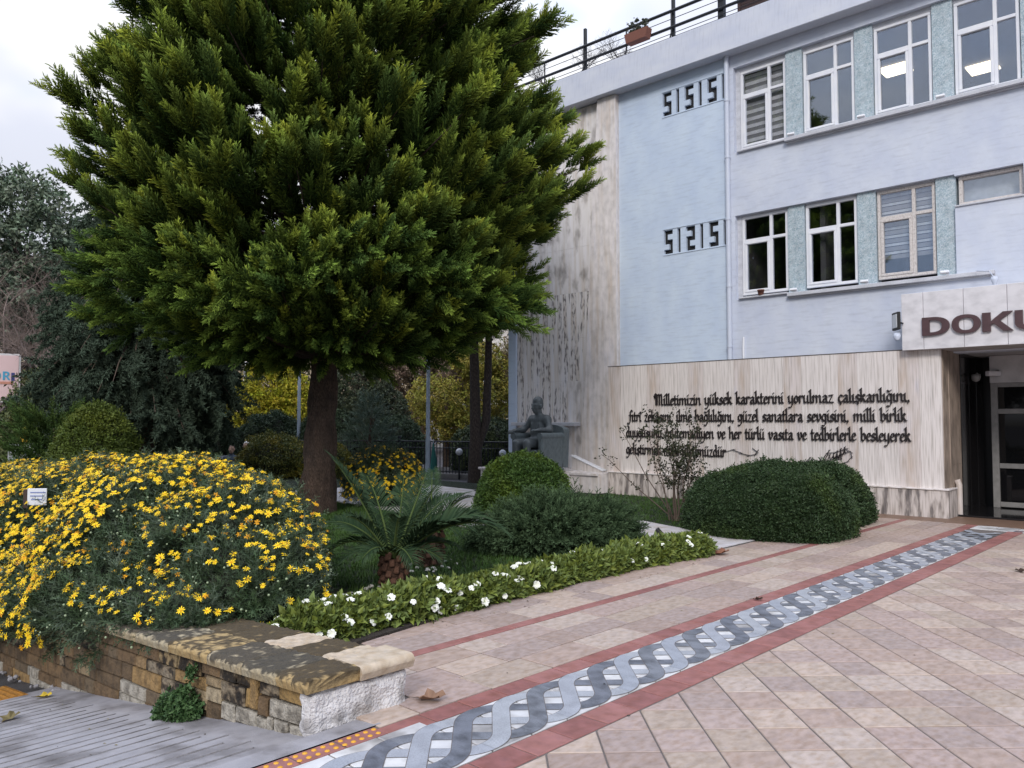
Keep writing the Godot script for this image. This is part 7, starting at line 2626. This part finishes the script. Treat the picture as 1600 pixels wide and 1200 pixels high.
func person(label: String, at: Vector3, hair: Color, coat: Color, tall: float) -> void:
	var o := thing("person", label, "person", at, 0.8)
	var b := nb()
	nets(b, Vector3(-0.42, -0.05, -0.4), Vector3(0.42, 1.85, 0.45), 0.035, [
		[Vector3(-0.09, 0.9, 0), Vector3(-0.11, 0.48, 0.10), 0.10, 0.065], [Vector3(-0.11, 0.48, 0.10), Vector3(-0.11, 0.07, 0.02), 0.065, 0.045], [Vector3(-0.11, 0.04, 0.0), Vector3(-0.12, 0.03, 0.17), 0.045, 0.035],
		[Vector3(0.09, 0.9, 0), Vector3(0.11, 0.48, -0.04), 0.10, 0.065], [Vector3(0.11, 0.48, -0.04), Vector3(0.11, 0.09, -0.2), 0.065, 0.045], [Vector3(0.11, 0.06, -0.2), Vector3(0.12, 0.03, -0.05), 0.045, 0.035],
		[Vector3(0, 0.92, 0), Vector3(0, 1.35, 0), 0.15, 0.16, Vector3(1.15, 1, 0.8)], [Vector3(-0.16, 1.42, 0), Vector3(0.16, 1.42, 0), 0.075, 0.075], [Vector3(0, 1.42, 0), Vector3(0, 1.55, 0.01), 0.06, 0.055],
		[Vector3(-0.2, 1.41, 0), Vector3(-0.27, 1.12, -0.04), 0.06, 0.05], [Vector3(-0.27, 1.12, -0.04), Vector3(-0.26, 0.86, 0.08), 0.048, 0.035], [Vector3(0.2, 1.41, 0), Vector3(0.27, 1.12, 0.0), 0.06, 0.05], [Vector3(0.27, 1.12, 0), Vector3(0.26, 0.86, 0.1), 0.048, 0.035]], 0.06)
	part("clothes", b, plain(coat, 0.9), o)
	var hd := nb()
	nets(hd, Vector3(-0.12, -0.14, -0.14), Vector3(0.12, 0.16, 0.16), 0.02, [[Vector3(0, 0.02, 0), Vector3(0, 0.05, 0), 0.085, 0.088, Vector3(0.88, 1.1, 1)], [Vector3(0, -0.06, 0.03), Vector3(0, -0.04, 0.03), 0.055, 0.06], [Vector3(0, 0.03, 0.09), Vector3(0, 0.0, 0.105), 0.01, 0.014], [Vector3(-0.085, 0.0, 0), Vector3(-0.088, 0.03, 0), 0.014, 0.016], [Vector3(0.085, 0.0, 0), Vector3(0.088, 0.03, 0), 0.014, 0.016]], 0.02)
	var h := part("head", hd, plain(lin(0.42, 0.27, 0.2), 0.6), o)
	h.position = Vector3(0, 1.66, 0.02)
	var hr := nb()
	nets(hr, Vector3(-0.12, -0.1, -0.16), Vector3(0.12, 0.2, 0.12), 0.02, [[Vector3(0, 0.06, -0.02), Vector3(0, 0.08, -0.03), 0.092, 0.092, Vector3(0.95, 1.05, 1.05)]], 0.02)
	var hh := part("hair", hr, plain(hair, 0.9), o)
	hh.position = Vector3(0, 1.67, 0.0)
	# two hands with fingers
	for s in [-1.0, 1.0]:
		var hn := nb()
		var bones := [[Vector3(0, 0, 0), Vector3(0, -0.07, 0.01), 0.032, 0.035, Vector3(0.6, 1, 1)], [Vector3(0, -0.02, 0.03), Vector3(-s * 0.01, -0.07, 0.06), 0.012, 0.01]]
		for q in 4:
			bones.append([Vector3(0, -0.08, -0.03 + q * 0.021), Vector3(-s * 0.012, -0.14 - 0.015 * sin(q * 1.1), -0.032 + q * 0.023), 0.010, 0.008])
		nets(hn, Vector3(-0.06, -0.19, -0.07), Vector3(0.06, 0.05, 0.09), 0.009, bones, 0.012)
		var m := part("hand", hn, plain(lin(0.42, 0.27, 0.2), 0.6), o)
		m.position = Vector3(s * 0.26, 0.83, 0.09)
	o.scale = Vector3.ONE * 1.0

func house(called: String, label: String, at: Vector3, turn: float, size: Vector3, wall: Color) -> void:
	var o := thing(called, label, "house", at, turn)
	var b := nb()
	b.box(Vector3(0, size.y / 2 - 0.5, 0), size + Vector3(0, 1, 0))
	part("wall", b, textured(wall, 0.85, T.cloudy, Vector3(0.3, 0.3, 0.3)), o)
	var r := nb()
	r.prism(PackedVector2Array([Vector2(-size.z / 2 - 0.4, 0), Vector2(size.z / 2 + 0.4, 0), Vector2(0, 1.6)]), Transform3D(Basis(Vector3(0, 0, 1), Vector3(0, 1, 0), Vector3(-1, 0, 0)), Vector3(size.x / 2 + 0.3, size.y, 0)), size.x + 0.6)
	part("roof", r, textured(lin(0.28, 0.10, 0.06), 0.9, T.fine, Vector3(1, 1, 1)), o)
	var y := 1.2
	while y < size.y - 1.2:
		for k in int(size.x / 2.2):
			var x := -size.x / 2 + 1.2 + k * 2.2
			var w := node_part("window", o)
			var f := nb()
			f.box(Vector3(x, y + 0.6, size.z / 2 + 0.02), Vector3(1.2, 1.4, 0.06), 0.01)
			part("frame", f, K.white_frame, w)
			var g := nb()
			g.box(Vector3(x, y + 0.6, size.z / 2 + 0.05), Vector3(1.0, 1.2, 0.03))
			part("pane", g, K.dark_glass, w)
		y += 2.8

func make_small_things() -> void:
	# ivy-like weed at the foot of the wall
	var wd := thing("wall_weed", "green leafy weed growing from the foot of the sandstone wall", "weed", Vector3(-4.92, -0.20, -2.33))
	var cl := leaf_cluster(12, 0.03, 0.036, 0.028, lin(0.03, 0.065, 0.022), lin(0.09, 0.16, 0.06), 0.4)
	var where := []
	for k in 420:
		var u := rvec()
		var p := Vector3(u.x * 0.12 * rnd(0.3, 1.1), absf(u.y) * 0.13 * rnd(0.2, 1.1), u.z * 0.075 + 0.06)
		if k % 5 == 0: p += Vector3(-0.16, -0.05, 0.02)
		where.append(Transform3D(frame((Vector3(u.x, 0.3, 0.8) + rvec() * 0.5).normalized(), rnd(0, TAU), rnd(0.6, 1.1)), p))
	for k in 14:
		where.append(Transform3D(frame(Vector3(rnd(-0.5, 0.5), 0.6, 0.7).normalized(), rnd(0, TAU), 0.7), Vector3(0.0 + rnd(-0.03, 0.03), rnd(0.2, 0.27), 0.02)))
	strewn("leaves", cl, K.leaf, where, wd)
	var ws := nb()
	for k in 7:
		ws.tube([Vector3(rnd(-0.04, 0.04), 0, 0.03), Vector3(rnd(-0.12, 0.12), rnd(0.08, 0.16), 0.06)], [0.003, 0.002], 4, false)
	part("stems", ws, K.twig, wd)
	# dry leaves on the paving
	dry_leaf("large curled brown plane leaf lying beside the white plaster wall end", Vector3(-3.53, 0.004, -3.06), 0.10, 0.4, lin(0.24, 0.145, 0.095))
	dry_leaf("small brown leaf at the tip of the flowered hedge", Vector3(-4.80, 0.004, -8.72), 0.13, 1.2, lin(0.22, 0.10, 0.06))
	dry_leaf("tiny dark leaf alone on the diagonal paving near the doors", Vector3(-1.95, 0.004, -9.9), 0.07, 2.0, lin(0.05, 0.03, 0.02))
	dry_leaf("small dark leaf on the red line beside the inlaid band", Vector3(-3.35, 0.004, -6.75), 0.05, 0.2, lin(0.05, 0.03, 0.02))
	dry_leaf("yellow fallen leaf at the foot of the wall, low on the ramp", Vector3(-7.05, ramp_y(-7.05) + 0.004, -2.12), 0.07, 0.6, lin(0.5, 0.36, 0.04))
	dry_leaf("withered olive leaf lying on the lower ramp grooves", Vector3(-6.4, ramp_y(-6.4) + 0.004, -1.72), 0.08, 2.2, lin(0.16, 0.13, 0.06))
	litter()
	# orange tactile mat on the asphalt
	var mat_ := thing("tactile_mat", "worn orange studded tactile mat at the bottom of the ramp", "mat", Vector3(-7.62, ramp_y(-7.62) + 0.0, -2.02), 0.0)
	mat_.rotation = Vector3(0, 0, 0.115)
	var mb := nb()
	mb.box(Vector3(-0.1, 0.0, 0.15), Vector3(0.62, 0.014, 0.5), 0.004)
	K.orange = textured(lin(0.46, 0.20, 0.02), 0.85, T.blotch, Vector3(4, 4, 4), T.fine, Vector3(9, 9, 9))
	part("base_sheet", mb, K.orange, mat_)
	var stm := nb()
	stm.lathe(Vector3.ZERO, [[0.016, 0.0], [0.013, 0.005], [0.0, 0.006]], 9)
	var smesh := stm.mesh()
	for a in 11:
		for q in 9:
			var s := part("stud", smesh, K.orange, mat_)
			s.position = Vector3(-0.37 + a * 0.055, 0.007, -0.07 + q * 0.055)
	# white notice board in the daisies
	var nt := thing("notice_board", "small white notice board standing among the yellow daisies", "sign", Vector3(-9.05, 0.13, -2.62), 0.80)
	var np := nb()
	np.box(Vector3(0, 0.70, 0), Vector3(0.19, 0.17, 0.012), 0.003)
	part("panel", np, plain(lin(0.66, 0.68, 0.72), 0.5), nt)
	for k in 3:
		var tl := nb()
		tl.box(Vector3(0.0 if k else 0.01, 0.745 - k * 0.035, 0.008), Vector3(0.15 - k * 0.02, 0.011, 0.003))
		part("printed_line", tl, plain(lin(0.18, 0.22, 0.42), 0.6), nt)
	var ns := nb()
	ns.box(Vector3(-0.12, 0.68, -0.02), Vector3(0.05, 0.19, 0.02), 0.003)
	ns.tube([Vector3(0, 0, -0.015), Vector3(0, 0.66, -0.015)], [0.012, 0.012], 6)
	part("stake", ns, plain(lin(0.05, 0.03, 0.025), 0.8), nt)
	# garden spotlight and sprinkler
	var gs := thing("garden_spotlight", "black wedge shaped garden spotlight at the end of the flowered hedge", "spotlight", Vector3(-5.62, 0.0, -8.75), 0.5)
	var g1 := nb()
	g1.box(Vector3(0, 0.13, 0), Vector3(0.24, 0.05, 0.20), 0.008, Basis(Vector3(0, 0, 1), -0.85))
	part("housing", g1, K.black, gs)
	var g2 := nb()
	g2.tube([Vector3(0, -0.03, 0), Vector3(0, 0.10, 0)], [0.012, 0.012], 6)
	part("spike", g2, K.iron, gs)
	var sp := thing("sprinkler", "dark red garden sprinkler standing on the pale path edge", "sprinkler", Vector3(-8.19, 0.0, -8.25))
	var s1 := nb()
	s1.tube([Vector3(0, -0.02, 0), Vector3(0, 0.22, 0)], [0.016, 0.016], 8)
	part("riser", s1, plain(lin(0.16, 0.04, 0.035), 0.6), sp)
	var s2 := nb()
	s2.box(Vector3(-0.04, 0.235, 0), Vector3(0.19, 0.035, 0.05), 0.008, Basis(Vector3.UP, 0.7))
	part("nozzle", s2, plain(lin(0.10, 0.03, 0.03), 0.6), sp)
	# clay pot on the window ledge
	var pot := thing("flower_pot", "small terracotta pot on the ledge of the lower left window", "pot", Vector3(-7.32, 4.12, -15.06))
	var pm := nb()
	pm.lathe(Vector3.ZERO, [[0.0, 0.0], [0.05, 0.0], [0.065, 0.085], [0.07, 0.085], [0.072, 0.105], [0.062, 0.105], [0.055, 0.09], [0.0, 0.088]], 14)
	part("pot_body", pm, K.terracotta, pot)
	# planter on the roof terrace
	var tp := thing("hanging_planter", "terracotta flower box with a cactus like plant hung on the roof railing", "planter", Vector3(-10.08, 10.16, -14.93))
	var tb := nb()
	tb.prism(PackedVector2Array([Vector2(-0.26, 0.0), Vector2(0.26, 0.0), Vector2(0.31, 0.22), Vector2(-0.31, 0.22)]), Transform3D(Basis.IDENTITY, Vector3(0, 0, -0.02)), 0.2)
	part("box", tb, K.terracotta, tp)
	var cx := []
	for k in 60:
		cx.append(Transform3D(frame((Vector3.UP + rvec() * 0.6).normalized(), rnd(0, TAU), rnd(0.6, 1.2)), Vector3(rnd(-0.26, 0.26), 0.22 + rnd(0, 0.12) + (0.16 if k % 4 == 0 else 0.0), 0.08 + rnd(-0.06, 0.06))))
	strewn("leaves", leaf_cluster(7, 0.04, 0.06, 0.04, lin(0.03, 0.045, 0.03), lin(0.09, 0.09, 0.06), 0.5), K.leaf, cx, tp)
	K.vine = plain(lin(0.05, 0.04, 0.035), 0.9)
	var vine := twig_tree("bare_vine", "tangle of leafless twigs climbing the roof railing", Vector3(-12.1, 9.8, -15.25), 1.5, 0.95, 6, K.vine, "vine")
	copy_of(vine, "second tangle of leafless twigs, beside the terracotta planter on the roof", Vector3(-11.0, 9.75, -15.3), 1.2)
	copy_of(vine, "tangle of leafless twigs at the end of the roof railing next to the cypress", Vector3(-13.2, 9.8, -15.3), 2.4)
	# flood light and cameras at the entrance
	var fl := thing("flood_light", "black framed flood light on the left end of the entrance canopy", "flood light", Vector3(-4.52, 3.28, -14.30), -0.9)
	var f1 := nb()
	f1.box(Vector3(0, 0, 0), Vector3(0.26, 0.30, 0.05), 0.008)
	part("housing", f1, K.black, fl)
	var f2 := nb()
	f2.box(Vector3(0, 0, 0.027), Vector3(0.19, 0.23, 0.012), 0.003)
	part("lens", f2, plain(lin(0.66, 0.68, 0.7), 0.2), fl)
	var f3 := nb()
	f3.tube([Vector3(0.0, -0.02, -0.03), Vector3(0.12, -0.05, -0.06)], [0.014, 0.014], 6)
	part("bracket", f3, K.iron, fl)
	var f4 := nb()
	f4.lathe(Vector3(0.02, -0.32, 0.0), [[0.035, 0.0], [0.065, 0.06], [0.05, 0.12], [0.0, 0.125]], 12)
	part("spot_shade", f4, K.pipe, fl)
	var ca := thing("canopy_lamp", "small grey spot lamp on top of the entrance canopy", "lamp", Vector3(-3.1, 3.73, -14.55), 0.4)
	var c1 := nb()
	c1.lathe(Vector3.ZERO, [[0.03, 0.0], [0.03, 0.06], [0.055, 0.12], [0.05, 0.17], [0.0, 0.18]], 12)
	part("shade", c1, K.pipe, ca)
	var c2 := nb()
	c2.tube([Vector3(0, 0.15, 0), Vector3(-0.05, 0.28, -0.1), Vector3(-0.16, 0.36, -0.5)], [0.008, 0.008, 0.008], 5)
	part("cable", c2, K.pipe, ca)
	for k in 2:
		var sc := thing("security_camera", ["white box security camera mounted on the bulkhead over the door", "dark dome security camera on the black granite beside the door"][k], "camera", [Vector3(-3.50, 2.44, -16.42), Vector3(-3.74, 2.38, -16.0)][k], -0.6)
		var s := nb()
		if k == 0:
			s.box(Vector3(0, 0, 0.08), Vector3(0.10, 0.09, 0.26), 0.012)
		else:
			s.lathe(Vector3(0, -0.1, 0), [[0.0, 0.0], [0.06, 0.03], [0.075, 0.08], [0.075, 0.14], [0.0, 0.14]], 12)
		part("housing", s, K.panel if k == 0 else K.door, sc)
		var l := nb()
		l.tube([Vector3(0, 0.02, 0), Vector3(-0.06, 0.06, -0.08)], [0.02, 0.02], 6)
		part("bracket", l, K.door, sc)

func litter() -> void:
	# crumbs of leaf, petals and grit on the paving and the ramp
	var b := nb()
	for k in 150:
		var near := k % 3 != 0
		var p := Vector3(rnd(-4.98, -4.55), 0.003, rnd(-8.6, -3.3)) if near else Vector3(rnd(-4.9, -0.6), 0.003, rnd(-12.5, -2.7))
		if k % 10 == 0: p = Vector3(rnd(-7.0, -3.7), 0, rnd(-2.3, -1.4)); p.y = ramp_y(p.x) + 0.003
		var s := rnd(0.004, 0.013)
		var c: Color = [lin(0.06, 0.045, 0.03), lin(0.12, 0.08, 0.045), lin(0.2, 0.17, 0.08), lin(0.03, 0.028, 0.025)][k % 4]
		var a := rnd(0, TAU)
		b.leaf(p, Vector3(cos(a), 0.1, sin(a)), Vector3(-sin(a), 0, cos(a)), s * 2.2, s, 0.3, c, c)
	tag(part("litter", b, K.dry), "", "", "", "stuff")

func dry_leaf(label: String, at: Vector3, size: float, turn: float, c: Color) -> void:
	var o := thing("fallen_leaf", label, "leaf", at, turn)
	var b := nb()
	var n := 15
	for k in n:
		var t0 := TAU * k / n
		var t1 := TAU * (k + 1) / n
		var r := func(t: float) -> float:
			return size * (0.62 + 0.30 * absf(sin(t * 2.5)) + 0.08 * sin(t * 11.0))
		var p := func(t: float) -> Vector3:
			var q: float = r.call(t)
			var x := cos(t) * q
			var z := sin(t) * q * 0.8
			return Vector3(x, size * 0.05 + absf(z) * 0.45 + maxf(x, 0.0) * 0.25 + 0.1 * size * sin(t * 5.0), z)
		b.tri(Vector3(0, size * 0.04, 0), p.call(t1), p.call(t0), c, c * rnd(0.7, 1.2), c * rnd(0.7, 1.2))
	part("blade", b, K.dry, o)
	var s := nb()
	s.tube([Vector3(-size * 0.3, size * 0.12, 0), Vector3(-size * 0.9, size * 0.08, 0.1 * size), Vector3(-size * 1.5, size * 0.02, 0)], [0.002, 0.0018, 0.0014], 5)
	part("stalk", s, K.twig, o)
